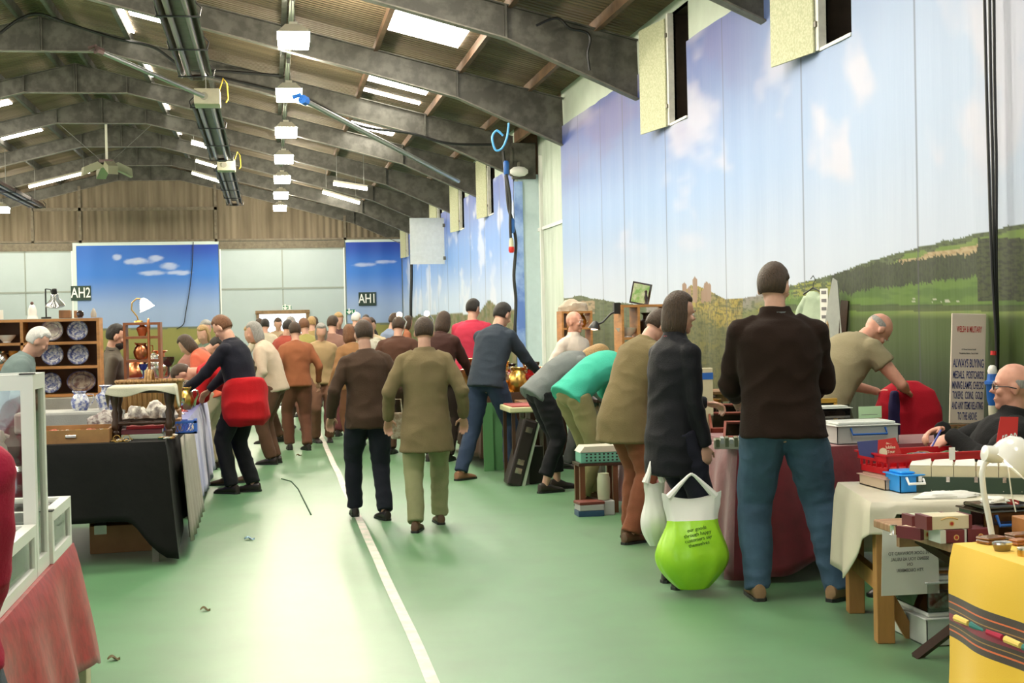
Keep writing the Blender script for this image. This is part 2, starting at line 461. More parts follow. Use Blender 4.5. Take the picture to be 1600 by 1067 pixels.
def hills(px, py, c, u):
    sk = pw(px, SKYLINE)+2.2*noise.noise(Vector((px*.06, 1, 0)))
    sk2 = sk-max(0, 4*noise.noise(Vector((px*.35, 5, 0))))*(1 if px > 1200 else .7)
    if 1060 < px < 1130:
        for cx, h, w_ in ((1070, 15, 3), (1077, 9, 3), (1087, 24, 4), (1100, 5, 4), (1104, 17, 4), (1109, 14, 3)):
            if abs(px-cx) < w_ and 472+noise.noise(Vector((px*.3,0,0)))*6 > py > 456-h+abs(px-cx)*1.2: return srgb(136, 110, 92)
    if py < sk2: return c
    n = fb(px*.02, py*.06, 1.0); nf = fb(px*.12, py*.25, 1.0, 5); nv = fb(px*.5, py*.12, 1.0, 3)
    d = py-sk
    if px < 1200:      # far purple hills, yellow mound, woods below
        base = lerp(srgb(150, 142, 140), srgb(120, 128, 70), sstep(0, 26, d+n*10))
        if px < 1010:
            base = lerp(srgb(92, 106, 70), srgb(104, 112, 74), sstep(-.1, .3, n))
            if 890 < px < 930 and 470 < py < 492+n*6: base = srgb(176, 152, 118)
        elif 1030 < px < 1160:
            base = lerp(srgb(150, 140, 84), srgb(176, 156, 66), sstep(-.2, .3, n))
            if nv > .15: base = lerp(base, srgb(96, 88, 54), .7)
        else: base = lerp(base, srgb(184, 160, 40), sstep(.15, .4, n)*sstep(8, 20, d)*.8)
        base = lerp(base, srgb(86, 92, 44), sstep(26, 60, d)*.7)
        base = lerp(base, srgb(66, 78, 34), sstep(.1, .4, nf)*.7)
    else:
        if d < 9+6*n: base = lerp(srgb(84, 100, 58), srgb(60, 74, 44), sstep(0, .3, nf))
        else: base = lerp(srgb(112, 140, 56), srgb(132, 150, 72), sstep(-.2, .3, n))
        # sandy field
        if 1405 < px < 1545 and 378+ (1545-px)*.2 < py+4*n < 398+(1545-px)*.14: base = lerp(srgb(196, 174, 134), srgb(176, 150, 108), sstep(-.2, .3, nf))
        if 1240 < px < 1330 and 442 < py+5*n < 462: base = srgb(150, 156, 60)
        # dark woods band
        wb = 455-(px-1200)*.12+9*noise.noise(Vector((px*.05, 7, 0)))+6*nv
        if wb-22 < py < wb+16 and px > 1300: base = lerp(srgb(52, 66, 30), srgb(36, 46, 22), sstep(-.1, .3, nv))
        if wb-10 < py < wb+10 and px <= 1300 and nf > 0: base = srgb(74, 90, 44)
        if py > wb+16 and py < 478: base = lerp(srgb(78, 112, 34), srgb(96, 130, 44), sstep(-.2, .3, n))
        if 1530 < px and 372 < py < 470: base = lerp(srgb(60, 72, 30), srgb(34, 44, 20), sstep(-.1, .2, nf))
        if 1415 < px < 1500 and 466 < py < 474 and nf > .28: base = srgb(190, 190, 170)
        if 476 < py < 486: base = lerp(base, srgb(44, 60, 26), .75)
        base = lerp(base, srgb(70, 92, 30), sstep(484, 500, py))
        base = lerp(base, srgb(44, 62, 20), sstep(520, 640, py))
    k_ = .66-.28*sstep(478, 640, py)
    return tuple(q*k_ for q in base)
SEAMS = [913, 950, 987, 1057, 1155, 1290, 1488]
SEAMY = [CAM_F*XW/(s-422) for s in SEAMS]
def mural(name, y0, y1, step, zs, top, colf, holes, label):
    ny = int((y1-y0)/step); ys = [y0+(y1-y0)*i/ny for i in range(ny+1)]
    zz = []; z = 0.0
    while z < top: zz.append(z); z += zs(z)
    zz.append(top)
    vs = []; cs = []
    for y in ys:
        x = XW+.005*math.sin(y*9)+.006*noise.noise(Vector((y*1.7, 0, 4)))
        for z in zz:
            zt = z
            if z == top: zt = top+.02*noise.noise(Vector((y*2, 2, 2)))
            vs.append((x-.004*noise.noise(Vector((y*3, z*.8, 9)))-.006, y, zt)); cs.append(colf(y, z))
    nz = len(zz); fs = []
    for i in range(ny):
        yc = (ys[i]+ys[i+1])/2
        for j in range(nz-1):
            zc = (zz[j]+zz[j+1])/2
            if any(h[0] < yc < h[1] and h[2]-.03 < zc < h[3] for h in holes): continue
            fs.append((i*nz+j, (i+1)*nz+j, (i+1)*nz+j+1, i*nz+j+1))
    me = bpy.data.meshes.new(name); me.from_pydata(vs, [], fs); me.update()
    a = me.color_attributes.new('Col', 'FLOAT_COLOR', 'POINT')
    flat = []
    for c in cs: flat += [c[0], c[1], c[2], 1.0]
    a.data.foreach_set('color', flat)
    me.materials.append(cattr_mat('printed cloth', .6, .25, stretch=(1, 3.5, .35), bscale=2.2))
    me.polygons.foreach_set('use_smooth', [True]*len(me.polygons))
    o = bpy.data.objects.new(name, me); COL.objects.link(o)
    return tag(o, label, 'mural')
def col_near(y, z):
    u = 422+CAM_F*XW/max(y, 2.5)
    # picture row of this point as it hangs on the wall
    v = Vector((XW, max(y, 2.5), z))-CAMP; zc = v.dot(Fv)
    px, py = 800+CAM_F*v.dot(R2)/zc, 533.5-CAM_F*v.dot(U2)/zc
    c = paint(px, z)
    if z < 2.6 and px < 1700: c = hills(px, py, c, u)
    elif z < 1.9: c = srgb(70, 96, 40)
    for s in SEAMY:
        if abs(y-s) < .012+.00035*s: c = lerp(c, (.05, .05, .06), .55)
    return c
def zstep(z): return .02 if z < .9 else .011 if z < 2.3 else .06
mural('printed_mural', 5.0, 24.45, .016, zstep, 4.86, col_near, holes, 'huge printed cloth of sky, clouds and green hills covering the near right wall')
def col_far(y, z):
    c = lerp(lerp(srgb(186, 200, 226), srgb(116, 156, 224), sstep(1.9, 3.4, z)), srgb(84, 104, 186), sstep(3.2, 4.8, z))
    n = fb(y*.6, z*1.1+4, 1.0)
    c = lerp(c, srgb(214, 216, 232), sstep(.1, .5, n)*.6)
    sk = 1.72+.12*noise.noise(Vector((y*.5, 0, 0)))+.2*math.exp(-((y-33)/1.2)**2)
    if z < sk:
        nn = fb(y*2, z*6, 1.0)
        c = lerp(srgb(120, 110, 76), srgb(86, 96, 44), sstep(-.2, .3, nn))
    if (y % 2.4) < .06: c = lerp(c, (.08, .09, .15), .5)
    return c
mural('printed_mural', 29.45, YF-.1, .08, lambda z: .05, 4.72, col_far, holes, 'printed sky cloth covering the farther right wall beyond the white bay')
def flat_mural(x0, x1, z1, y, colf, label):
    nx = int((x1-x0)/.05); nz = int(z1/.04); vs = []; cs = []; fs = []
    for i in range(nx+1):
        for j in range(nz+1):
            x = x0+(x1-x0)*i/nx; z = z1*j/nz
            vs.append((x, y-.02+.012*math.sin(x*7), z)); cs.append(colf(x, z))
    for i in range(nx):
        for j in range(nz):
            a = i*(nz+1)+j; fs.append((a, a+nz+1, a+nz+2, a+1))
    me = bpy.data.meshes.new('printed_mural'); me.from_pydata(vs, [], fs); me.update()
    a = me.color_attributes.new('Col', 'FLOAT_COLOR', 'POINT'); flat = []
    for c in cs: flat += [*c, 1.0]
    a.data.foreach_set('color', flat); me.materials.append(MATS['printed cloth'])
    me.polygons.foreach_set('use_smooth', [True]*len(me.polygons))
    o = bpy.data.objects.new('printed_mural', me); COL.objects.link(o); return tag(o, label, 'mural')
CLD = [(-5.6, 4.15, .18, .13), (-4.85, 4.0, .55, .13), (-4.2, 4.1, .3, .12), (-3.7, 3.8, .35, .14), (-4.3, 3.55, .5, .1), (-3.3, 3.55, .5, .09), (3.6, 3.75, .5, .08), (4.4, 3.85, .4, .08)]
def col_end(x, z):
    c = lerp(lerp(srgb(150, 170, 208), srgb(60, 120, 208), sstep(2.0, 3.6, z)), srgb(34, 66, 168), sstep(3.5, 4.7, z)*(.35+.65*sstep(-5.5, -2.5, x)))
    for cx, cz, a, b in CLD:
        q = ((x-cx)/a)**2+((z-cz)/b)**2+.5*fb(x*3, z*6)
        if q < 1.3: c = lerp(c, srgb(196, 204, 232), .75*(1-sstep(.2, 1.3, q)))
    if z < 1.45+.03*noise.noise(Vector((x, 0, 0))): c = lerp(srgb(140, 136, 76), srgb(96, 104, 50), sstep(.9, 1.4, 1.6-z))
    elif z < 1.52: c = srgb(104, 112, 96)
    return c
flat_mural(-7.1, -1.88, 4.6, YF, col_end, 'bright blue sky print hanging on the far wall left of the white doors')
flat_mural(2.92, 5.05, 4.62, YF, col_end, 'deep blue sky print hanging on the far wall right of the white doors')
mb = MB(); mb.box(-7.2, -1.86, YF-.03, YF, 4.6, 4.72); mb.box(-7.2, -7.06, YF-.03, YF, 0, 4.6); mb.box(2.9, 5.05, YF-.03, YF, 4.62, 4.72)
struct(mb.build('trim_83', mat('pale lath', (.62, .70, .68), .6)))
# a strip of print turned round the corner at the white bay
mb = MB(); mb.box(XW+.0, 5.27, 29.36, 29.39, 0, 4.4)
tag(mb.build('printed_mural', mat('blue print strip', (.12, .22, .62), .6, col2=(.35, .5, .85), vscale=1.4)), 'narrow blue strip of sky print beside the pale blue bay panel', 'mural')

# ---------------------------------------------------------------- high bay lamps
hous = mat('cream lamp housing', (.62, .60, .50), .5)
lampm = mat('lamp diffuser glow', (1, .95, .8), .5, emit=LAMP_E, ecol=(1.0, .92, .74))
dark = mat('black plastic', (.012, .012, .012), .45)
wirem = mat('grey wire', (.2, .2, .18), .5, .5)
def make_high_bay():
    root = empty('high_bay_lamp')
    mb = MB(); mb.lathe([(.17, 0), (.335, -.13)], n=4, M=Matrix.Rotation(PI/4, 4, 'Z')); mb.box(-.06, .06, -.06, .06, 0, .05)
    mb.build('housing', hous, root)
    mb = MB(); mb.lathe([(.335, -.13), (.315, -.31)], n=4, M=Matrix.Rotation(PI/4, 4, 'Z')); mb.build('diffuser', lampm, root)
    for x in (-.03, .03):
        mb = MB(); mb.tube([(x, 0, .04), (x*.5, 0, .42)], .006, 5); mb.build('suspension_wire', wirem, root)
    mb = MB(); mb.box(-.03, .03, -.03, .03, .36, .46); mb.build('hook_plate', wirem, root)
    return root
ORD = ['first', 'second', 'third', 'fourth', 'fifth', 'sixth', 'seventh', 'eighth', 'ninth', 'tenth', 'eleventh', 'twelfth']
proto = None
for k in range(9):
    y = 21.38+5.11*(k-2)
    if proto is None: proto = o = make_high_bay()
    else: o = copy_tree(proto)
    o.location = (.437, y, 5.93)
    vis = k-2  # below zero: out-of-view repeats added to light the foreground
    lab = ('lit high bay lamp, %s and %s from the camera in the right-hand row' % (ORD[vis], ['largest', 'second largest', 'third largest', 'fourth largest', 'third smallest', 'second smallest', 'smallest'][vis])) if vis >= 0 else 'added unseen lit high bay lamp overhead at the near end of the right-hand row'
    tag(o, lab, 'lamp', 'high bay lamps of the right-hand row')
for k in range(9):
    o = copy_tree(proto); o.location = (-9.137, 51.9-5.11*k, 5.93)
    tag(o, 'lit high bay lamp at the far left of the hall below the dark gable' if k == 0 else 'lit high bay lamp in the left-hand row outside the picture', 'lamp', 'high bay lamps of the left-hand row')
mb = MB(); mb.box(.40, .48, 4, 52.5, 6.395, 6.45); mb.tube([(.44, 4, 6.48), (.44, 52.5, 6.48)], .015, 6)
o = tag(mb.build('lamp_trunking', mat('grey trunking', (.20, .22, .17), .6, .2)), 'grey steel trunking bar carrying the right-hand row of lamps', 'trunking')

# ---------------------------------------------------------------- radiant heaters
galv = mat('bright galvanised hood', (.17, .115, .11), .42, .6, var=.3, vscale=5)
chrom = mat('bright heater tube', (.30, .22, .20), .3, .7)
creamb = mat('cream burner box', (.50, .46, .34), .6, var=.08)
yel = mat('yellow hose', (.75, .55, .05), .5)
def heater(x, z, ya, yb, label, burner=True):
    root = empty('radiant_tube_heater', (x, ya, z), 0, label, 'heater')
    L = yb-ya
    mb = MB(); mb.prism([(-.26, 0), (-.14, .16), (.14, .16), (.26, 0), (.24, 0), (.13, .145), (-.13, .145), (-.24, 0)], 'y', 0, L); mb.build('reflector_hood', galv, root)
    for s in (-.12, .12):
        mb = MB(); mb.tube([(s, .1, .03), (s, L-.1, .03)], .045, 10); mb.build('heater_tube', chrom, root)
    mb = MB(); mb.tube([(-.12, L-.1, .03), (-.09, L+.06, .03), (.09, L+.06, .03), (.12, L-.1, .03)], .05, 10); mb.build('return_bend', galv, root)
    n = int(L/2.4)+1
    for i in range(n):
        yy = .3+(L-.6)*i/max(1, n-1)
        mb = MB(); mb.box(-.29, .29, yy-.02, yy+.02, -.03, -.01); mb.tube([(-.27, yy, -.02), (-.3, yy, .1), (-.2, yy, .2)], .012, 5); mb.tube([(.27, yy, -.02), (.3, yy, .1), (.2, yy, .2)], .012, 5)
        mb.build('bracket', dark, root)
    zt = roof_z(x)-z-.2
    for yy in (.6, L/2, L-.6):
        mb = MB(); mb.tube([(0, yy, .15), (0, yy, zt)], .008, 5); mb.build('suspension_rod', wirem, root)
    if burner:
        mb = MB(); mb.box(-.16, .30, -.85, -.3, -.12, .16, bev=.015); mb.tube([(.0, -.3, .03), (.0, .15, .03)], .06, 10)
        b = mb.build('burner_box', creamb, root)
        mb = MB(); mb.lathe([(.0, 0), (.07, 0), (.07, .02), (0, .02)], (0, 0, 0), 14, 0, Matrix.Translation((.02, -.85, .02)) @ Matrix.Rotation(PI/2, 4, 'X')); mb.build('fan_cover', mat('grey fan cover', (.3, .28, .22), .5), b)
        mb = MB(); mb.tube([(.26, -.5, .12), (.36, -.5, .4), (.42, -.52, .3), (.44, -.55, .02), (.40, -.6, -.06)], .014, 6); mb.build('gas_hose', yel, root)
heater(-1.1, 5.6, 12.0, 24.1, 'long galvanised tube heater nearest the camera above the aisle', False)
heater(-1.1, 5.62, 27.0, 36.2, 'middle galvanised tube heater with cream burner box hanging above the aisle')
heater(-1.1, 5.64, 38.3, 49.8, 'farthest galvanised tube heater ending above the blue sky print')
heater(-7.6, 5.6, 38.0, 49.8, 'pale tube heater hanging low at the far left of the roof', False)

root = empty('cluster_heater', (-4.28, 40.0, 5.75), 0, 'cluster of four tilted heater heads hanging on a pole under the ridge', 'heater')
mb = MB(); mb.box(-.03, .03, -.03, .03, .32, 1.9); mb.build('pole', hous, root)
mb = MB(); mb.box(-.18, .18, -.18, .18, .24, .33, bev=.01); mb.build('hub', galv, root)
for i in range(4):
    M_ = Matrix.Rotation(PI/2*i+.35, 4, 'Z') @ Matrix.Translation((.42, 0, .1)) @ Matrix.Rotation(R(24), 4, 'Y')
    mb = MB(); mb.prism([(-.2, .1), (.2, .1), (.32, -.1), (-.32, -.1)], 'x', -.13, .13, 0, M_ @ Matrix.Rotation(PI/2, 4, 'Z')); mb.tube([(0, 0, .28), tuple(M_ @ Vector((0, 0, .1)))], .02, 6)
    mb.build('heater_head', mat('cream heater head', (.42, .40, .28), .5), root)
for x, y in ((-1.6, 0), (1.6, 0)):
    mb = MB(); mb.tube([(x*.1, 0, .33), (x, 0, 1.65)], .008, 5); mb.build('guy_wire', wirem, root)

# ---------------------------------------------------------------- props, cables
def rod(name, a, b, r, m, label, cat, ends=None):
    root = empty(name, a, 0, label, cat); d = Vector(b)-Vector(a)
    mb = MB(); mb.tube([(0, 0, 0), d], r, 10); mb.build('tube', m, root)
    mb = MB(); mb.tube([(0, 0, 0), -d.normalized()*.12], r*1.8, 8); mb.tube([-d.normalized()*.1, (-.1, 0, .1), (-.22, 0, .06)], r*.9, 6)
    mb.build('end_coupler', ends or galv, root)
bluepl = mat('blue plug plastic', (.02, .12, .45), .4)
rod('steel_prop', PY(478, 158, 23.9), PY(716, 283, 29.0), .045, mat('silver tube', (.4, .42, .42), .35, .8), 'silver tube with a blue coupler slanting below the right roof slope', 'pole', bluepl)
rod('steel_prop', PY(160, 82, 24.15), PY(318, 150, 25.4), .04, MATS['silver tube'], 'silver tube slanting from the ridge down to the burner box', 'pole')
def cable(name, pts, r, m, label):
    """smooth hanging cable through points"""
    P = [Vector(p) for p in pts]; out = []
    for i in range(len(P)-1):
        p0 = P[max(i-1, 0)]; p1 = P[i]; p2 = P[i+1]; p3 = P[min(i+2, len(P)-1)]
        for t in range(6):
            t /= 6; out.append(.5*((2*p1)+(p2-p0)*t+(2*p0-5*p1+4*p2-p3)*t*t+(3*p1-p0-3*p2+p3)*t**3))
    out.append(P[-1]); mb = MB(); o0 = P[0]
    mb.tube([p-o0 for p in out], r, 6); o = mb.build(name, m, loc=o0)
    return tag(o, label, 'cable')
blk = mat('black cable rubber', (.008, .008, .008), .5)
def pc(l, Y): return [PY(x, y, Y+(d[0] if d else 0)) for x, y, *d in l]
cable('roof_cable', pc([(0, 52), (30, 30), (62, 22), (110, 38), (180, 60), (240, 74), (290, 106), (360, 112), (440, 118)], 28.9), .03, blk, 'black cable slung over the frame near the ridge, rising then sagging rightward')
cable('roof_cable', pc([(320, 116), (400, 134), (480, 156), (560, 196), (640, 208), (700, 224), (770, 226)], 28.9), .03, blk, 'black cable sagging along the right rafter towards the wall')
cable('roof_cable', pc([(838, 40), (870, 28), (890, 44), (915, 50), (922, 62), (918, 84), (921, 110)], 18.9), .02, blk, 'tangled black cable loop on the nearest whole rafter')
cable('wall_cable', [p+Vector((0, -.02, 0)) for p in pc([(302, 378), (300, 420), (296, 455), (290, 490), (287, 506), (276, 514)], YF-.06)], .018, blk, 'thin black cable hanging in a curve across the far blue print')
cable('wall_cable', pc([(642, 374), (643, 430), (642, 470), (642, 500)], 44.0), .05, blk, 'straight black cable hanging down the far part of the sky print')
for i, (dx, lab) in enumerate(((0, 'left strand of the black cable bundle hanging by the green hill print'), (7, 'right strand of the black cable bundle hanging by the green hill print'), (13, 'loose outer strand of the cable bundle near the right picture edge'))):
    cable('power_cable', pc([(1537+dx*1.2, -60), (1541+dx, 120), (1545+dx*.9, 260), (1550+dx*.5, 420), (1556+dx*.25, 520), (1557+dx*.1, 583)], 9.2+.02*i), .011, blk, lab)
root = empty('power_plug', PY(1551, 602, 9.2), 0, 'large blue industrial plug hanging beside the seated man', 'plug')
mb = MB(); mb.lathe([(.028, -.14), (.04, -.1), (.045, 0), (.055, .01), (.055, .03), (.04, .035), (.034, .08)]); mb.build('shell', bluepl, root)
mb = MB(); mb.lathe([(.03, .08), (.034, .1), (.026, .13), (.014, .14)]); mb.build('gland', mat('white plastic', (.75, .74, .7), .5), root)
mb = MB(); mb.lathe([(.03, -.22), (.032, -.14)]); mb.build('socket_body', mat('cream plastic', (.55, .52, .38), .5), root)
mb = MB(); mb.tube([(.008, 0, .21), (.01, 0, .24)], .02, 8); mb.build('tape', mat('red tape', (.6, .02, .02), .5), root)
# mid distance bundle
cable('power_cable', pc([(786, 236), (790, 270), (794, 320), (800, 345), (806, 380), (803, 430), (806, 470), (804, 520)], 28.6), .035, blk, 'thick black cable dropping beside the white bay')
cable('power_cable', pc([(791, 272), (797, 310), (797, 350), (798, 372)], 28.5), .03, blk, 'short black cable with a red plug beside the white bay')
root = empty('power_plug', PY(799, 384, 28.5), 0, 'cream and red plug dangling on the cable by the white bay', 'plug')
mb = MB(); mb.lathe([(.03, .16), (.05, .1), (.05, -.02), (.04, -.02)]); mb.build('shell', MATS['cream plastic'], root)
mb = MB(); mb.lathe([(.055, -.02), (.06, -.1), (.04, -.14)]); mb.build('collar', MATS['red tape'], root)
root = empty('power_plug', PY(791, 262, 28.55), 0, 'blue cable coupler just under the rafter end by the white bay', 'plug')
mb = MB(); mb.lathe([(.04, .14), (.06, .1), (.055, -.12), (.035, -.16)]); mb.build('shell', bluepl, root)
root = empty('power_plug', PY(800, 352, 28.55), 0, 'blue cable coupler halfway down the cable by the white bay', 'plug')
mb = MB(); mb.lathe([(.04, .14), (.06, .1), (.055, -.12), (.035, -.16)]); mb.build('shell', bluepl, root)
cable('blue_cord', pc([(795, 192), (792, 215), (784, 232), (774, 234), (769, 215), (776, 204), (786, 212)], 24.0), .02, mat('sky blue cord', (.1, .4, .75), .5), 'sky blue cord looped on the rafter near the wall')
root = empty('floodlight', PY(811, 268, 29.1), 0, 'small white floodlight under the steel box at the bay corner', 'lamp')
mb = MB(); mb.ball((0, 0, 0), (.2, .1, .11), 10); mb.build('head', MATS['white plastic'], root)
mb = MB(); mb.box(-.02, .02, 0, .1, .05, .2); mb.build('bracket', steel2, root)

# ---------------------------------------------------------------- signs on the far wall
whitep = mat('white sign paint', (.85, .85, .82), .5)
def far_sign(px, py, wpx, hpx, body, col, label, ts=1.0, y=YF-.05, w_=None):
    c = PY(px, py, y); k = y/CAM_F; root = empty('sign', c, 0, label, 'sign')
    W, H = wpx*k, hpx*k
    mb = MB(); mb.box(-W/2, W/2, -.015, .015, -H/2, H/2, bev=.004); mb.build('sign_board', mat('sign '+body[:3]+str(col), col, .5), root)
    text_obj('lettering', body, H*ts*.94, whitep, (0, -.02, -.0), (PI/2, 0, 0), root, sx=.72)
    return root
far_sign(126.5, 458, 29, 22, 'AH2', (.008, .035, .02), 'dark green sign reading AH2 beside the blue print', 1.02)
far_sign(574, 467, 27, 21, 'AH1', (.008, .03, .02), 'dark green sign reading AH1 on the right blue print', 1.02)
def exit_sign(px, py, wpx, hpx, cols, label):
    k = (YF-.05)/CAM_F; root = empty('sign', PY(px, py, YF-.05), 0, label, 'sign'); W, H = wpx*k, hpx*k
    mb = MB(); mb.box(-W/2, W/2, -.01, .01, -H/2, H/2); mb.build('sign_board', cols[0], root)
    mb = MB(); mb.box(-W*.46, W*.1, -.016, -.01, -H*.42, H*.42); mb.build('panel', cols[1], root)
    mb = MB()   # arrow and doorway
    x = -W*.18; mb.box(x-.025, x+.025, -.022, -.016, -.0, .13); mb.prism([(x-.1, .02), (x+.1, .02), (x, -.11)], 'y', -.022, -.016)
    mb.build('arrow', cols[2], root)
    mb = MB(); x = W*.3; mb.box(x-.06, x-.03, -.018, -.01, -H*.35, H*.35); mb.box(x+.05, x+.08, -.018, -.01, -H*.35, H*.35); mb.ball((x-.1, -.014, .03), (.03, .005, .03), 8); mb.build('running_figure', cols[3], root)
grn = mat('exit sign green', (.02, .22, .11), .5)
exit_sign(448, 480.5, 13, 7, (whitep, grn, whitep, grn), 'small white and green exit sign with arrow above the doorway')
exit_sign(548, 487, 14, 7, (grn, grn, whitep, whitep), 'green exit sign low on the right blue print under AH1')

# ---------------------------------------------------------------- marks on the carpet
tapem = mat('scuffed white tape', (.62, .55, .50), .6, col2=(.45, .50, .40), vscale=9)
mb = MB()
pts = []
for i in range(81):
    y = 5.0+(30-5)*i/80; pts.append((.635+.012*noise.noise(Vector((y*.8, 0, 0))), y))
for (x0, y0), (x1, y1) in zip(pts[:-1], pts[1:]):
    mb.add([(x0-.028, y0, .0015), (x0+.028, y0, .0015), (x1+.028, y1, .0015), (x1-.028, y1, .0015), (x0-.028, y0, 0), (x0+.028, y0, 0), (x1+.028, y1, 0), (x1-.028, y1, 0)],
           [(0, 1, 2, 3), (0, 4, 5, 1), (1, 5, 6, 2), (3, 2, 6, 7), (0, 3, 7, 4)])
tag(mb.build('floor_tape', tapem), 'long worn white tape line running down the aisle carpet', 'tape')
crease = mat('dark crease thread', (.02, .07, .03), .8)
mb = MB(); p = [PZ(x, y, .004) for x, y in ((440, 748), (455, 752), (466, 764), (472, 776), (478, 788), (486, 804))]
mb.tube(p, .006, 5); tag(mb.build('carpet_crease', crease), 'short dark wrinkle line in the carpet left of the white tape', 'crease')
def leaf(px, py, s, m, rz, label, cat='leaf'):
    o_ = PZ(px, py, .002); mb = MB(); n = 9
    vs = []; 
    for i in range(n):
        t = i/(n-1); wd = math.sin(PI*t)*.35*(1+.3*math.sin(t*21))
        vs += [(-.5*s+t*s, -wd*s, .004+.012*math.sin(t*5)), (-.5*s+t*s, 0, .012+.012*math.sin(t*5)), (-.5*s+t*s, wd*s, .006+.008*math.sin(t*7))]
    fs = []
    for i in range(n-1):
        for j in (0, 1): a = i*3+j; fs.append((a, a+3, a+4, a+1))
    mb.add(vs, fs); o = mb.build('fallen_'+cat if cat == 'leaf' else 'wrapper', m, loc=o_, rz=rz)
    sm = o.modifiers.new('s', 'SOLIDIFY'); sm.thickness = .002
    tag(o, label, cat)
leafm = mat('brown leaf', (.13, .09, .03), .7)
leaf(321, 954, .05, leafm, .1, 'small brown leaf on bright carpet left of the tape, the upper one')
leaf(178, 1031, .055, leafm, .3, 'small brown leaf on the carpet close to the red tablecloth')
leaf(390, 843, .07, mat('pale blue foil', (.3, .45, .6), .3, .4), .2, 'pale blue scrap of wrapper on the carpet beyond the brown leaf', 'wrapper')
leaf(467, 712, .06, leafm, .4, 'tiny dark leaf on the carpet near the standing shopper')

# ---- glowing tubes standing in for bright roof strips behind the far rafters
def roof_strip_standin(p0, p1, Y, label):
    a, b = PY(*p0, Y), PY(*p1, Y); d = b-a; root = empty('roof_strip_standin', a, 0, label, 'lamp')
    mb = MB(); mb.tube([(0, 0, .05), d+Vector((0, 0, .05))], .05, 4); mb.build('housing', hous, root)
    mb = MB(); mb.tube([(0, 0, 0), d], .05, 8); mb.build('lit_tube', mat('strip tube glow', (1, .95, .8), .5, emit=9, ecol=(1, .93, .78)), root)
    for t in (.1, .9): mb = MB(); q = d*t; mb.tube([q+Vector((0, 0, .05)), (q.x, q.y, roof_z(a.x+q.x)-a.z-.03)], .008, 5); mb.build('suspension_wire', wirem, root)
roof_strip_standin((504, 300), (562, 317), 43.6, 'thick glowing stand-in strip above the right side of the far doors')
roof_strip_standin((521, 287), (574, 295), 38.6, 'thin glowing stand-in strip just above the thick one at the right')
roof_strip_standin((299, 223), (336, 233), 43.0, 'upper glowing stand-in strip beside the tube heaters left of the lamp row')
roof_strip_standin((306, 251), (350, 264), 47.0, 'middle glowing stand-in strip beside the tube heaters')
roof_strip_standin((300, 270), (352, 286), 48.6, 'lowest glowing stand-in strip just above the gable sheets')
roof_strip_standin((45, 292), (140, 268), 48.9, 'slanting glowing stand-in strip at the far left below the ridge')

# ---------------------------------------------------------------- people
def remeshed(name, mb, voxel, smooth, m, parent, wr=0.0, ws=9.0, stretch=(1, 1, 1), seed=0, fac=.5):
    me = bpy.data.meshes.new('tmp'); me.from_pydata(mb.v, [], mb.f); me.update()
    b = bmesh.new(); b.from_mesh(me); bmesh.ops.recalc_face_normals(b, faces=b.faces[:]); b.to_mesh(me); b.free()
    o = bpy.data.objects.new(name, me); COL.objects.link(o)
    r = o.modifiers.new('r', 'REMESH'); r.mode = 'VOXEL'; r.voxel_size = voxel; r.use_smooth_shade = True
    if smooth:
        s = o.modifiers.new('s', 'SMOOTH'); s.iterations = smooth; s.factor = fac
    dg = bpy.context.evaluated_depsgraph_get(); dg.update()
    me2 = bpy.data.meshes.new_from_object(o.evaluated_get(dg)); me2.name = name
    bpy.data.objects.remove(o); bpy.data.meshes.remove(me)
    if wr:
        n = len(me2.vertices)
        S = Vector((seed*3.7, seed*1.3, 0))
        nr = [0.0]*(3*n); me2.vertices.foreach_get('normal', nr)
        co = [0.0]*(3*n); me2.vertices.foreach_get('co', co)
        for i in range(n):
            p = Vector((co[3*i]*stretch[0], co[3*i+1]*stretch[1], co[3*i+2]*stretch[2]))*ws+S
            q = noise.noise(p)
            q = (1-abs(q)*2.4)*.6+noise.noise(p*.45)*.9
            k = wr*q
            for j in range(3): co[3*i+j] += nr[3*i+j]*k
        me2.vertices.foreach_set('co', co)
    me2.materials.clear(); me2.materials.append(m)
    me2.polygons.foreach_set('use_smooth', [True]*len(me2.polygons)); me2.update()
    o = bpy.data.objects.new(name, me2); COL.objects.link(o); o.parent = parent
    return o

def ik(a, b, l1, l2, hint):
    """middle joint between a and b"""
    a, b = Vector(a), Vector(b); d = b-a; D = d.length
    if D > (l1+l2)*.995: b = a+d.normalized()*(l1+l2)*.995; d = b-a; D = d.length
    d.normalize(); x = (l1*l1-l2*l2+D*D)/(2*D); h = math.sqrt(max(0, l1*l1-x*x))
    hv = Vector(hint); hv = (hv-d*hv.dot(d)).normalized()
    return a+d*x+hv*h, b

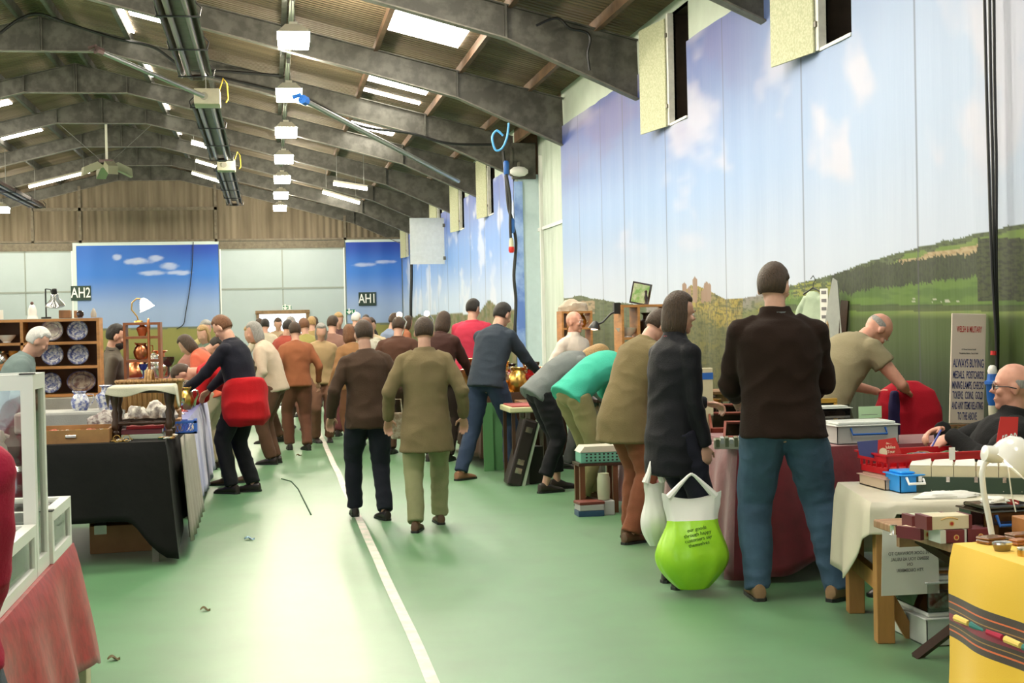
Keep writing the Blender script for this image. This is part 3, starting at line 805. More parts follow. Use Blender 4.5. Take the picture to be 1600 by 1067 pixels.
def hand(mb, wrist, d, thumb, s=1.0, curl=.5, back=None):
    """palm, four fingers and a thumb; d points along the hand, thumb to the thumb side"""
    d = Vector(d).normalized(); t = Vector(thumb); t = (t-d*t.dot(d)).normalized(); n = d.cross(t)
    if back is not None and n.dot(Vector(back)) > 0: n = -n       # n = towards the palm
    M_ = Matrix((t, d, n)).transposed().to_4x4()
    c = Vector(wrist)+d*.05*s
    mb.ball(c, (.040*s, .052*s, .017*s), 10, 0, M_)
    for i, L in enumerate((.068, .078, .073, .056)):
        base = Vector(wrist)+d*.088*s+t*(.030-.020*i)*s
        c1 = curl*.9; d1 = (d*math.cos(c1)+n*math.sin(c1)); d2 = (d*math.cos(c1*2.1)+n*math.sin(c1*2.1)); d3 = (d*math.cos(c1*3)+n*math.sin(c1*3))
        p1 = base+d1*L*.45*s; p2 = p1+d2*L*.32*s; p3 = p2+d3*L*.25*s
        mb.tube([base-d*.02*s, base, p1, p2, p3], [.0095*s, .0095*s, .009*s, .0083*s, .006*s], 8)
        mb.ball(p3, .0068*s, 6)
    b = Vector(wrist)+d*.028*s+t*.026*s
    p1 = b+(t*.75+d*.6+n*.25).normalized()*.042*s; p2 = p1+(t*.25+d*.9+n*.35).normalized()*.032*s
    mb.tube([b-t*.01, b, p1, p2], [.013*s, .013*s, .0105*s, .0075*s], 8); mb.ball(p2, .008*s, 6)

def loft(mb, rings, n=20, mi=0):
    """rings: (centre, u axis, v axis) -> closed flat-ended sleeve"""
    vs = []; fs = []
    for c, u, v in rings:
        for k in range(n):
            a = 2*PI*k/n; vs.append(Vector(c)+Vector(u)*math.cos(a)+Vector(v)*math.sin(a))
    L = len(rings)
    for i in range(L-1):
        for k in range(n): fs.append((i*n+k, i*n+(k+1) % n, (i+1)*n+(k+1) % n, (i+1)*n+k))
    fs.append(tuple(range(n))[::-1]); fs.append(tuple((L-1)*n+k for k in range(n)))
    mb.add(vs, fs, mi, True)

def hair_mesh(HM, style, s, colm, parent, seed=0):
    mb = MB(); n = 40; h = 26; vs = []; rr = Vector((.084, .102, .112))
    for i in range(h+1):
        a = -PI/2+PI*i/h
        for k in range(n):
            p = 2*PI*k/n; d = Vector((math.cos(a)*math.sin(p), math.cos(a)*math.cos(p), math.sin(a)))
            q = Vector((d.x*rr.x, d.y*rr.y, d.z*rr.z+.028))
            face = sstep(.18, .42, d.y)*(1-sstep(.40, .62, d.z))
            low = -.62
            if style == 'short':
                cut = sstep(-.72, -.5, d.z) if d.y < 0 else sstep(-.15, .1, d.z)
                ear = (1-sstep(.0, .25, d.z))*sstep(-.25, .05, d.y)
                f = (1-face)*cut*(1-ear*.9)
            elif style == 'bald':
                f = (1-face)*(1-sstep(.15, .4, d.z))*sstep(-.45, -.2, d.z)*(1-sstep(-.05, .1, d.y))*.8
            else:
                f = 1-face
                if d.z < 0:
                    q.z = .028+d.z*(.17 if style == 'bob' else .22); g = math.sqrt(max(0, 1-min(1, (abs(d.z)*1.0))**6))
                    q.x = rr.x*1.08*(d.x/max(1e-6, math.cos(a)))*g; q.y = rr.y*(d.y/max(1e-6, math.cos(a)))*g
                    if d.y/max(1e-6, math.cos(a)) > .3: f = 0
            st = .004*noise.noise(Vector((math.atan2(d.x, d.y)*6+seed, d.z*1.5, seed)))+.0025*noise.noise(Vector((math.atan2(d.x, d.y)*22, d.z*2, seed)))
            q = q*(1+st*8*.6)
            qi = Vector((d.x*.055, d.y*.07, d.z*.07+.02))
            vs.append(HM @ ((qi.lerp(q, f))*s))
    fs = [(i*n+k, i*n+(k+1) % n, (i+1)*n+(k+1) % n, (i+1)*n+k) for i in range(h) for k in range(n)]
    mb.add(vs, fs, 0, True)
    return mb.build('hair', colm, parent, smooth=True)

SKIN = mat('skin', (.56, .31, .22), .5, var=.08, vscale=12)
SKIN2 = mat('ruddy skin', (.60, .29, .20), .5, var=.12, vscale=14)
EYEW = mat('eye white', (.7, .68, .64), .3); EYED = mat('eye iris', (.02, .015, .01), .2)
def fab(name, col, **k): 
    k.setdefault('rough', .85); k.setdefault('bump', .15); k.setdefault('bscale', 120); k.setdefault('sheen', .03); k.setdefault('spec', .18); k.setdefault('var', .10); k.setdefault('vscale', 5)
    return mat(name, col, **k)

def shoe(parent, ank, yaw, m, s=1.0, sole=None, boot=0.0):
    mb = MB(); d = Vector((math.sin(yaw), math.cos(yaw), 0)); r = Vector((d.y, -d.x, 0)); z = Vector((0, 0, 1)); a = Vector((ank[0], ank[1], 0))
    rings = []
    for t, w_, h_ in ((-.075, .018, .05), (-.065, .032, .085), (-.02, .036, .10), (.04, .036, .085), (.09, .043, .06), (.135, .046, .05), (.175, .036, .038), (.198, .014, .022)):
        rings.append((a+d*t*s+z*(h_*s/2), r*w_*s, z*(h_*s/2)))
    loft(mb, rings, 14)
    if boot: mb.tube([a+z*.06*s, a+z*(.08+boot)*s], .05*s, 14)
    o = mb.build('shoe', m, parent)
    mb = MB(); vs = []
    prof = [(-.08, .02), (-.06, .034), (0, .036), (.09, .045), (.14, .048), (.18, .038), (.203, .014)]
    poly = [a+d*t*s+r*w_*s for t, w_ in prof]+[a+d*t*s-r*w_*s for t, w_ in prof[::-1]]
    mb.prism([(p.x, p.y) for p in poly], 'z', 0.0, .018*s); mb.build('sole', sole or dark, o)

def person(loc, face, label, h=1.72, lean=0.0, curve=1.0, bulk=1.0, head=(0, 0), top=None, legs=None, shoes=None, hairc=None, hair='short', skin=None,
           wr=None, elb=None, feet=((-.11, 0), (.11, 0)), fyaw=(.15, -.15), hem=-.08, sleeve=1.0, seat=None, vox=.010, detail=False,
           curl=.45, hdir=None, group=None, flare=1.0, collar=None, topname='jumper', legname='trousers', wrk=.010, boot=0.0, cuff=.08, knee=None, side=0.0, roll=0.0, sole=None, thumb=None, skip_legs=False):
    """one clothed figure. local +Y is forward; wrists and feet are local metres for a 1.75 m body"""
    s = h/1.75; root = empty('person', loc, 0, label, 'person', group); root.rotation_euler = (0, 0, face)
    skin = skin or SKIN; X = Vector((1, 0, 0)); Z = Vector((0, 0, 1))
    la = R(lean)
    pel = Vector((0, -.13*math.sin(la), .93 if seat is None else seat/s))
    # spine as a gentle curve
    N = 10; sp = [pel.copy()]; dirs = []
    L = .52
    for i in range(N):
        t = (i+.5)/N; a = la*(1-.35*curve+.7*curve*t)
        d = Vector((math.sin(R(side))*.8, math.sin(a), math.cos(a))).normalized(); dirs.append(d); sp.append(sp[-1]+d*L/N)
    def spine(t):    # t 0..1
        if t <= 0: return sp[0]+dirs[0]*L*t, dirs[0]
        i = min(N-1, int(t*N)); return sp[i].lerp(sp[i+1], t*N-i), dirs[i]
    nb, nd = spine(1.0)
    sc, sd = spine(.90)
    hp, hy = R(head[0]), R(head[1])
    HR = Euler((-hp, R(roll), 0), 'XYZ').to_matrix(); HY = Euler((0, 0, -hy), 'XYZ').to_matrix()
    nk = nb+nd*.05
    up = HR @ Z; up = (nd*.5+Vector((0, math.sin(hp), math.cos(hp)))*.5).normalized()
    hc = nk+up*.10+Vector((0, math.cos(hp), -math.sin(hp)))*.02
    HM = Matrix.Translation(hc*s) @ (HY @ HR).to_4x4()
    shl = [sc+X*x*.165*(.45+.55*bulk)-sd*.035 for x in (-1, 1)]
    hips = [pel+X*x*.09+Vector((0, 0, -.02)) for x in (-1, 1)]
    # arms
    W_ = []
    for i, sg in enumerate((-1, 1)):
        t = wr[i] if wr and wr[i] is not None else (sg*.30*(.6+.4*bulk), sc.y+.06, sc.z-.50)
        eh = elb[i] if elb and elb[i] is not None else (sg*.6, -1.0, -.3)
        e, w2 = ik(shl[i], t, .285, .255, eh); W_.append((shl[i], e, w2))
    K = []
    for i, sg in enumerate((-1, 1)):
        f = feet[i]; an = Vector((f[0], f[1], .085+(f[2] if len(f) > 2 else 0)))
        kh = knee[i] if knee else (sg*.15, 1, 0)
        k, an = ik(hips[i], an, .44, .43, kh); K.append((hips[i], k, an))
    # ---- body
    mb = MB()
    mb.ball(pel*s, (.15*s*bulk, .105*s*bulk, .13*s), 16)
    rb = []
    for t, rx, ry in ((-.1, .13, .09), (.15, .135, .095), (.4, .135, .095), (.65, .15, .10), (.85, .14, .085), (1.0, .07, .06)):
        c, d = spine(t); v = d.cross(X).normalized(); rb.append((c*s, X*rx*s*bulk, v*ry*s*bulk))
    loft(mb, rb, 18)
    mb.tube([(nb-nd*.06)*s, (nk+up*.03)*s, (hc+up*-.03)*s], [.062*s, .052*s, .05*s], 14)
    for a, e, w2 in W_:
        mb.tube([a*s, a.lerp(e, .5)*s, e*s, e.lerp(w2, .35)*s, w2*s], [.048*s*bulk, .043*s*bulk, .037*s, .038*s, .026*s], 12)
        mb.ball(a*s, .052*s*bulk, 10); mb.ball(e*s, .037*s, 10)
    for a, k, an in K:
        mb.tube([a*s, a.lerp(k, .5)*s, k*s], [.078*s*bulk, .07*s*bulk, .052*s], 12); mb.tube([k*s, k.lerp(an, .3)*s, an*s, (an-Z*.05)*s], [.05*s, .052*s, .034*s, .034*s], 12)
        mb.ball(k*s, .052*s, 10)
    for i, (a, e, w2) in enumerate(W_):
        d = (w2-e).normalized()
        if hdir and hdir[i]: d = Vector(hdir[i]).normalized()
        th = (Vector((-1 if i else 1, .3, .2)) if abs(d.y) > .5 else Vector((0, 1, .1)))
        if thumb and thumb[i]: th = Vector(thumb[i])
        hand(mb, w2*s, d, th, s*1.02, curl, back=(Vector((1 if i else -1, 0, 0)) if abs(d.y) <= .5 else Vector((0, 0, 1))))
    hb = lambda c, r: mb.ball(HM @ (Vector(c)*s), Vector(r)*s, 14, 0, HM.to_3x3().to_4x4())
    hb((0, -.004, .03), (.076, .094, .094)); hb((0, .018, -.042), (.056, .068, .066)); hb((0, .066, -.094), (.024, .02, .020))
    hb((0, .080, .020), (.050, .016, .012)); hb((0, .100, -.020), (.011, .017, .013)); hb((0, .090, .0), (.008, .014, .028))
    for x in (-1, 1):
        hb((x*.076, -.004, -.006), (.010, .020, .032)); hb((x*.040, .070, -.022), (.020, .018, .018))
    hb((0, .082, -.056), (.022, .012, .006)); hb((0, .081, -.067), (.019, .012, .006))
    remeshed('body', mb, min(vox, .0085)*s if detail or vox < .012 else vox, 3, skin, root, fac=.4)
    if detail:
        for x in (-1, 1):
            m_ = MB(); m_.ball(HM @ (Vector((x*.030, .078, .002))*s), .0115*s, 10); e_ = m_.build('eye', EYEW, root)
            m_ = MB(); m_.ball(HM @ (Vector((x*.030, .0865, .001))*s), .005*s, 8); m_.build('iris', EYED, e_)
        m_ = MB(); m_.ball(HM @ (Vector((0, .0895, -.061))*s), Vector((.020, .005, .003))*s, 10, 0, HM.to_3x3().to_4x4()); m_.build('mouth', mat('lip', (.30, .09, .07), .5), root)
        for x in (-1, 1):
            m_ = MB(); m_.ball(HM @ (Vector((x*.032, .091, .026))*s), Vector((.018, .005, .004))*s, 8, 0, HM.to_3x3().to_4x4()); m_.build('eyebrow', hairc or dark, root)
    # ---- top garment
    if top:
        mb = MB(); rings = []
        c0, d0 = spine(0)
        if hem < -.12:
            for q in (hem, hem*.6, hem*.3):
                f = 1+(flare-1)*(q/hem); rings.append(((pel+Z*q+Vector((0, -.01, 0)))*s, X*.185*s*bulk*f, Vector((0, 1, 0))*.15*s*bulk*f))
        else:
            c, d = spine(hem/L); v = d.cross(X).normalized(); rings.append((c*s, X*.186*s*bulk*flare, v*.146*s*bulk*flare))
        for t, rx, ry in ((.1, .168, .132), (.32, .163, .128), (.55, .180, .132), (.75, .190, .128), (.86, .178, .112), (.94, .130, .092), (.99, .088, .076), (1.04, .070, .068), (1.10, .064, .064))[:(9 if collar else 8)]:
            c, d = spine(min(t, 1)); 
            if t > 1: c = nb+nd*(t-1)*L
            v = d.cross(X).normalized(); rings.append((c*s, X*rx*s*bulk, v*ry*s*(bulk if t < .95 else 1)))
        loft(mb, rings, 26)
        for a, e, w2 in W_:
            w3 = e.lerp(w2, sleeve) if sleeve >= 0 else None
            a0 = a-(a-sc)*.5+sd*.02
            if sleeve > .05:
                mb.tube([a0*s, a*s, a.lerp(e, .5)*s, e*s, e.lerp(w3, .5)*s, w3*s], [.058*s*bulk, .062*s*bulk, .058*s*bulk, .052*s*bulk, .047*s, .040*s], 16); mb.ball(e*s, .055*s*bulk, 12)
            else:
                mb.tube([a0*s, a*s, a.lerp(e, .5+sleeve)*s], [.058*s*bulk, .064*s*bulk, .066*s*bulk], 16)
            mb.ball(a*s, .063*s*bulk, 12)
        remeshed(topname, mb, vox*s, 3, top, root, wrk, 7, (1, 1, 1.3), seed=len(label), fac=.5)
        if collar:
            m_ = MB(); m_.tube([(nb-nd*.035)*s, (nb+nd*.022+Vector((0, -.004, 0)))*s], [.083*s, .068*s], 20); m_.build('collar', collar, root)
    # ---- legs
    if legs and not skip_legs:
        mb = MB(); mb.ball(pel*s, (.163*s*bulk, .118*s*bulk, .125*s), 18)
        for a, k, an in K:
            e = an+Z*(cuff-.085)
            mb.tube([a*s, a.lerp(k, .5)*s, k*s], [.098*s*bulk, .092*s*bulk, .074*s*bulk], 16); mb.ball(k*s, .074*s*bulk, 12)
            mb.tube([k*s, k.lerp(e, .45)*s, e*s], [.072*s*bulk, .068*s*bulk, .066*s], 16)
        remeshed(legname, mb, vox*s, 3, legs, root, wrk*.9, 8, (1, 1, 1.4), seed=len(label)+3, fac=.5)
    if shoes:
        for i, (a, k, an) in enumerate(K): 
            if skip_legs: break
            o_an = (an.x*s, an.y*s)
            shoe(root, o_an, fyaw[i], shoes, s, sole, boot)
            if len(feet[i]) > 2:
                for ch in CH(root):
                    if ch.name.startswith('shoe') and ch.location.z == 0 and abs(ch.data.vertices[0].co.x-o_an[0]) < .2: pass
    if hair and hair != 'none': hair_mesh(HM, hair, s, hairc, root, len(label))
    root['_'] = 0; del root['_']
    return root, dict(W=[tuple(x*s for x in q) for q in W_], K=K, HM=HM, s=s, pel=pel*s, spine=lambda t: (spine(t)[0]*s, spine(t)[1]), X=X, nb=nb*s, nd=nd)
# hair colours
HBR = mat('brown hair', (.055, .028, .012), .5, bump=.8, bscale=60, stretch=(4, 4, .6), var=.45, vscale=38); HDK = mat('dark hair', (.018, .012, .008), .5, bump=.8, bscale=70, stretch=(4, 4, .6), var=.4, vscale=38)
HGR = mat('grey hair', (.35, .33, .30), .6, bump=.8, bscale=70, stretch=(4, 4, .6), var=.3, vscale=38); HBL = mat('sandy blonde hair', (.42, .26, .10), .5, bump=.8, bscale=60, stretch=(4, 4, .6), var=.45, vscale=38); HRD = mat('reddish hair', (.18, .07, .025), .5, bump=.8, bscale=70, stretch=(4, 4, .6), var=.4, vscale=38)
HWH = mat('white hair', (.6, .58, .54), .6, bump=.3, bscale=60)
# ---- main figures
jeans = fab('blue denim', (.045, .085, .13), bscale=200, var=.25, vscale=6)
brownj = fab('dark brown jersey', (.016, .008, .005), rough=.95)
coatm = fab('black quilted coat', (.008, .008, .011), rough=.6)
tanshoe = mat('tan suede', (.22, .13, .06), .8, var=.2)
blkshoe = mat('dark leather', (.02, .014, .012), .35)
oliv = fab('khaki cloth', (.26, .22, .13)); 
rt, J = person((2.64, 7.12, 0), R(-14), 'large man seen from behind in dark brown jumper and blue jeans at the maroon stall', h=1.80, lean=5, bulk=1.2, head=(8, 28), side=-3,
    top=brownj, legs=jeans, shoes=tanshoe, hairc=HBR, wr=((-.2, .36, 1.02), (.2, .36, 1.02)), elb=((-.5, -.6, -1), (.5, -.6, -1)), feet=((-.14, .02), (.26, -.02)),
    fyaw=(-.1, .75), detail=True, collar=fab('grey collar', (.10, .11, .11)), vox=.010, wrk=.012, hem=-.1, cuff=.05)
rt, J = person((2.2, 7.66, 0), R(-72), 'woman with brown bob in long dark coat holding green and white carrier bags', h=1.66, lean=3, bulk=.98, head=(6, 8), top=coatm,
    legs=fab('dark leggings', (.015, .015, .025)), shoes=blkshoe, boot=.12, hairc=HBR, hair='bob', wr=((-.16, .35, 1.05), (.19, .10, .79)), elb=((-.4, -.6, -1), (.3, -.8, 0)), hem=-.27, flare=.98,
    detail=True, topname='coat', collar=fab('striped scarf', (.35, .05, .06), col2=(.06, .07, .16), vscale=22), vox=.010, feet=((-.1, .05), (.1, -.02)), curl=.8, hdir=(None, (0, .1, -1)))
rt, J = person((3.52, 8.6, 0), R(-72), 'grey-haired man in khaki shirt bending over behind the plastic boxes', h=1.74, lean=40, bulk=1.12, head=(60, 10), top=oliv, legs=fab('dark olive trousers', (.06, .06, .035)),
    shoes=blkshoe, hairc=HGR, hair='bald', skin=SKIN2, sleeve=-.05, wr=((-.12, .50, .98), (.14, .50, 1.0)), elb=((-1, -.2, -.6), (1, -.2, -.6)), topname='shirt', detail=True)
m_ = MB(); sp1, sd1 = J['spine'](.5)
for sg in (-1, 1):
    pass
# seated seller
blkj = fab('black zip jumper', (.010, .010, .010), rough=.9)
root, J = person((3.70, 6.85, 0), R(78), 'seated man with glasses and black jumper at the right picture edge holding a pen', h=1.80, lean=-12, curve=.6, bulk=1.25, head=(-2, 12), top=blkj, legs=fab('black trousers', (.012, .012, .014)),
    shoes=blkshoe, hairc=HGR, hair='bald', skin=SKIN2, seat=.42, feet=((-.12, .44), (.12, .44)), wr=((-.14, .26, .84), (.10, .24, .86)), elb=((-1, -.3, -.5), (1, -.2, -.6)), detail=True,
    collar=fab('blue check collar', (.03, .05, .16), col2=(.2, .24, .4), vscale=60), vox=.010, curl=.6, hdir=((.2, .8, -.5), (-.3, .9, -.25)))
HM, s = J['HM'], J['s']
mb = MB()
for x in (-1, 1):
    c = [HM @ (Vector((x*.033+.024*math.cos(a), .097, .004+.015*math.sin(a)))*s) for a in [2*PI*i/14 for i in range(15)]]
    mb.tube(c, .0022, 5); mb.tube([HM @ (Vector((x*.057, .096, .008))*s), HM @ (Vector((x*.085, .03, .008))*s), HM @ (Vector((x*.086, -.01, .0))*s)], .003, 5)
mb.tube([HM @ (Vector((-.01, .099, .008))*s), HM @ (Vector((.01, .099, .008))*s)], .0022, 5)
tag(mb.build('glasses', dark, root, ), None)
mb = MB(); wv = J['W'][0][2]; mb.tube([wv+Vector((.01, .05, .03)), wv+Vector((-.02, .12, -.08))], .005, 6)
o = mb.build('ballpoint_pen', mat('blue pen', (.05, .08, .4), .4), loc=root.location); o.rotation_euler = root.rotation_euler
tag(o, 'blue pen held in the seated man\'s hand', 'pen')
# chair for him
def chair(loc, rz, m, label, group=None, seat=.31, bw=.44):
    root = empty('folding_chair', loc, rz, label, 'chair', group)
    mb = MB(); mb.box(-bw/2, bw/2, -.2, .22, seat-.03, seat, bev=.01); mb.build('seat', m, root)
    mb = MB(); mb.box(-bw/2, bw/2, -.25, -.225, seat+.12, seat+.42, bev=.01); mb.build('backrest', m, root)
    for x in (-bw/2+.02, bw/2-.02):
        mb = MB(); mb.tube([(x, -.28, 0), (x, -.2, seat), (x, -.245, seat+.4)], .013, 7); mb.build('leg', steel2, root)
        mb = MB(); mb.tube([(x, .24, 0), (x, .2, seat-.02)], .013, 7); mb.build('leg', steel2, root)
    return root
chair((3.72, 6.85, 0), R(78), mat('navy chair shell', (.02, .03, .09), .5), 'navy chair under the seated man in the black jumper', seat=.32)

rt, J = person((3.0, 14.0, 0), R(-145), 'bald man in cream shirt standing smiling behind the stall', h=1.60, lean=0, bulk=1.0, head=(0, -18), top=fab('cream shirt', (.62, .54, .46), rough=.8), legs=fab('grey trousers', (.1, .1, .1)),
    shoes=blkshoe, hairc=HWH, hair='none', skin=SKIN2, detail=True, topname='shirt', collar=MATS['cream shirt'], vox=.011)
rt, J = person((2.40, 12.2, 0), R(-78), 'blonde woman in grey jacket and black trousers bent over the stall', h=1.66, lean=58, curve=.7, bulk=1.02, head=(70, 0), top=fab('slate grey jacket', (.15, .165, .16)), legs=fab('black trousers', (.012, .012, .014)),
    shoes=mat('dark pumps', (.03, .02, .015), .4), hairc=HBL, hair='bob', wr=((-.2, .55, .75), (.2, .55, .75)), feet=((-.12, .1), (.12, -.12)), topname='jacket', cuff=.16, vox=.011, hem=-.1)
rt, J = person((2.50, 11.3, 0), R(-72), 'person in bright teal top and khaki trousers bending over the stall', h=1.70, lean=62, curve=.8, bulk=1.05, head=(75, 0), top=fab('teal top', (.05, .40, .28)), legs=fab('khaki trousers', (.24, .22, .10)),
    shoes=mat('brown leather', (.09, .045, .02), .5), hairc=HBR, wr=((-.2, .58, .8), (.22, .58, .8)), feet=((-.12, .12), (.12, -.1)), topname='jumper', vox=.011)
rt, J = person((2.37, 9.3, 0), R(-68), 'person in olive coat and rust trousers leaning over the jewellery stall', h=1.66, lean=24, bulk=1.08, head=(40, 0), top=fab('olive coat', (.17, .13, .06)), legs=fab('rust trousers', (.20, .07, .035)),
    shoes=mat('brown leather', (.09, .045, .02), .5), hairc=HBR, wr=((-.25, .48, 1.0), (.25, .48, 1.0)), topname='coat', hem=-.22, flare=1.1, vox=.011, feet=((-.12, .08), (.12, -.1)))
rt, J = person((2.05, 13.4, 0), R(-42), 'man in navy jacket and jeans stepping up to the bric-a-brac stall', h=1.76, lean=22, bulk=1.05, head=(25, 10), top=fab('navy jacket', (.03, .04, .055)), legs=fab('dark jeans', (.025, .04, .075)),
    shoes=mat('tan boot', (.25, .12, .06), .7), hairc=HDK, wr=((-.22, .5, 1.0), (.22, .5, 1.0)), feet=((-.16, -.28), (.14, .12)), topname='jacket', vox=.011)
rt, J = person((2.42, 17.2, 0), R(-25), 'person in crimson polo shirt and dark cap standing beyond the dark glassware', h=1.80, lean=4, bulk=1.18, head=(15, 20), top=fab('crimson polo', (.42, .03, .06)), legs=fab('navy trousers', (.02, .025, .06)),
    shoes=blkshoe, hairc=HDK, sleeve=-.02, topname='polo_shirt', vox=.014, wr=((-.2, .4, 1.0), (.2, .4, 1.0)))
rt, J = person((1.76, 15.2, 0), R(-35), 'person in dark maroon-edged jacket with back to camera by the glassware table', h=1.66, lean=14, bulk=1.15, head=(20, 0), top=fab('dark maroon jacket', (.045, .018, .014)), legs=fab('dark brown trousers', (.03, .02, .015)),
    shoes=blkshoe, hairc=HBR, hair='bob', topname='jacket', vox=.013, wr=((-.2, .45, .95), (.2, .45, .95)))
rt, J = person((1.42, 16.2, 0), R(-15), 'stout person in brown anorak with pink piping in the middle of the aisle', h=1.60, lean=8, bulk=1.2, head=(20, 0), top=fab('brown anorak', (.07, .03, .018)), legs=fab('brown cords', (.09, .05, .03)),
    shoes=blkshoe, hairc=HBR, topname='anorak', vox=.014)
rt, J = person((1.10, 10.3, 0), R(-6), 'person in long olive-brown coat and light trousers walking away down the aisle', h=1.56, lean=5, bulk=1.08, head=(14, 0), top=fab('olive brown coat', (.17, .13, .065)), legs=fab('light olive trousers', (.25, .25, .13)),
    shoes=mat('brown leather', (.09, .045, .02), .5), hairc=HBR, topname='coat', hem=-.3, flare=1.12, vox=.011, feet=((-.1, -.2), (.1, .22)))
rt, J = person((.72, 10.95, 0), R(8), 'person in dark brown jacket and black jeans walking away left of the olive coat', h=1.55, lean=6, bulk=1.05, head=(14, 0), top=fab('dark brown jacket', (.055, .032, .02)), legs=fab('black jeans', (.014, .016, .024)),
    shoes=blkshoe, hairc=HBR, hair='short', topname='jacket', vox=.011, feet=((-.09, .2), (.1, -.16)), hem=-.14)
# patterned bag between them
root = empty('tote_bag', (.93, 10.75, .62), .1, 'small cream patterned tote bag beside the olive-coated walker', 'bag')
mb = MB(); mb.box(-.05, .05, -.02, .02, 0, .2, bev=.012); mb.build('bag_body', fab('cream floral cloth', (.5, .44, .34), col2=(.3, .22, .15), vscale=30), root)
mb = MB(); mb.tube([(-.04, 0, .19), (-.03, 0, .3), (.03, 0, .3), (.04, 0, .19)], .006, 6); mb.build('handle', MATS['cream floral cloth'], root)

rt, J = person((-.28, 13.0, 0), R(64), 'woman in black top with red jacket round her waist browsing the left stall', h=1.66, lean=13, bulk=1.08, head=(35, 0), top=fab('black top', (.012, .012, .02)), legs=MATS['black trousers'],
    shoes=blkshoe, hairc=HRD, wr=((-.2, .5, .95), (.2, .45, .95)), feet=((-.1, .06), (.1, -.06)), topname='waistcoat', vox=.011)
mb = MB(); pel = J['pel']
loft(mb, [((pel+Vector((0, -.02, z))), Vector((.19*f, 0, 0)), Vector((0, .17*f, 0))) for z, f in ((.14, .92), (.05, 1.1), (-.1, 1.22), (-.2, 1.2), (-.26, 1.0))], 24)
remeshed('tied_jacket', mb, .012, 3, fab('scarlet fleece', (.42, .008, .012)), rt, .022, 5)
rt, J = person((-.34, 13.75, 0), R(84), 'person in scarlet jumper and beige trousers bending low over the left stall', h=1.66, lean=68, curve=.9, bulk=1.08, head=(80, 0), top=MATS['scarlet fleece'], legs=fab('beige trousers', (.34, .29, .19)),
    shoes=mat('brown leather', (.09, .045, .02), .5), hairc=HBR, wr=((-.2, .6, .8), (.2, .6, .8)), feet=((-.1, .08), (.12, -.1)), vox=.012)
rt, J = person((-1.40, 12.95, 0), R(-80), 'dark-bearded man in brown jacket in profile behind the wicker basket', h=1.56, lean=3, bulk=1.0, head=(12, 0), top=fab('taupe jacket', (.13, .11, .085)), legs=MATS['dark brown trousers'], shoes=blkshoe, hairc=HDK,
    detail=True, topname='jacket', collar=fab('dark collar', (.03, .025, .02)), vox=.011)
HM, s = J['HM'], J['s']
mb = MB(); mb.ball(HM @ (Vector((0, .04, -.072))*s), Vector((.060, .060, .046))*s, 14, 0, HM.to_3x3().to_4x4()); mb.build('beard', HDK, rt)
rt, J = person((-1.98, 11.42, 0), R(-80), 'pale-haired person in grey-green coat bending in front of the plate shelves', h=1.60, lean=20, bulk=1.05, head=(30, 0), top=fab('grey green coat', (.16, .21, .20)), legs=MATS['grey trousers'], shoes=blkshoe, hairc=HWH, topname='coat', vox=.012)
rt, J = person((-.95, 16.2, 0), R(-85), 'person in dusty pink jacket bending behind the small wooden cabinet', h=1.60, lean=40, bulk=1.1, head=(50, 0), top=fab('dusty pink jacket', (.30, .13, .10)), legs=MATS['dark brown trousers'], shoes=blkshoe, hairc=HDK, topname='jacket', vox=.014)
rt, J = person((-.75, 17.4, 0), R(150), 'fair-haired person in teal-grey coat facing the camera behind the glassware', h=1.55, lean=6, bulk=1.05, head=(20, 0), top=fab('teal grey coat', (.12, .16, .12)), legs=MATS['dark brown trousers'], shoes=blkshoe, hairc=HBL, hair='bob', topname='coat', vox=.014)
rt, J = person((-.62, 15.3, 0), R(70), 'person in coral orange top leaning over the glassware table', h=1.55, lean=30, bulk=1.0, head=(40, 0), top=fab('coral top', (.55, .11, .06)), legs=MATS['beige trousers'], shoes=blkshoe, hairc=HBR, hair='bob', topname='jumper', vox=.014)
# near left person, cut by the frame
rt, J = person((-.76, 3.20, 0), R(-10), 'person in crimson padded jacket and slate skirt cut off at the left picture edge', h=1.54, lean=4, bulk=1.1, head=(10, 0), top=fab('crimson jacket', (.40, .015, .05), rough=.75), legs=fab('slate trousers', (.09, .10, .13)), shoes=blkshoe,
    hairc=HBR, topname='jacket', wr=((-.2, .35, 1.0), (.04, .28, .92)), elb=((-1, -.3, -.3), (.45, -.5, -.5)), vox=.010, hem=-.04, wrk=.009)
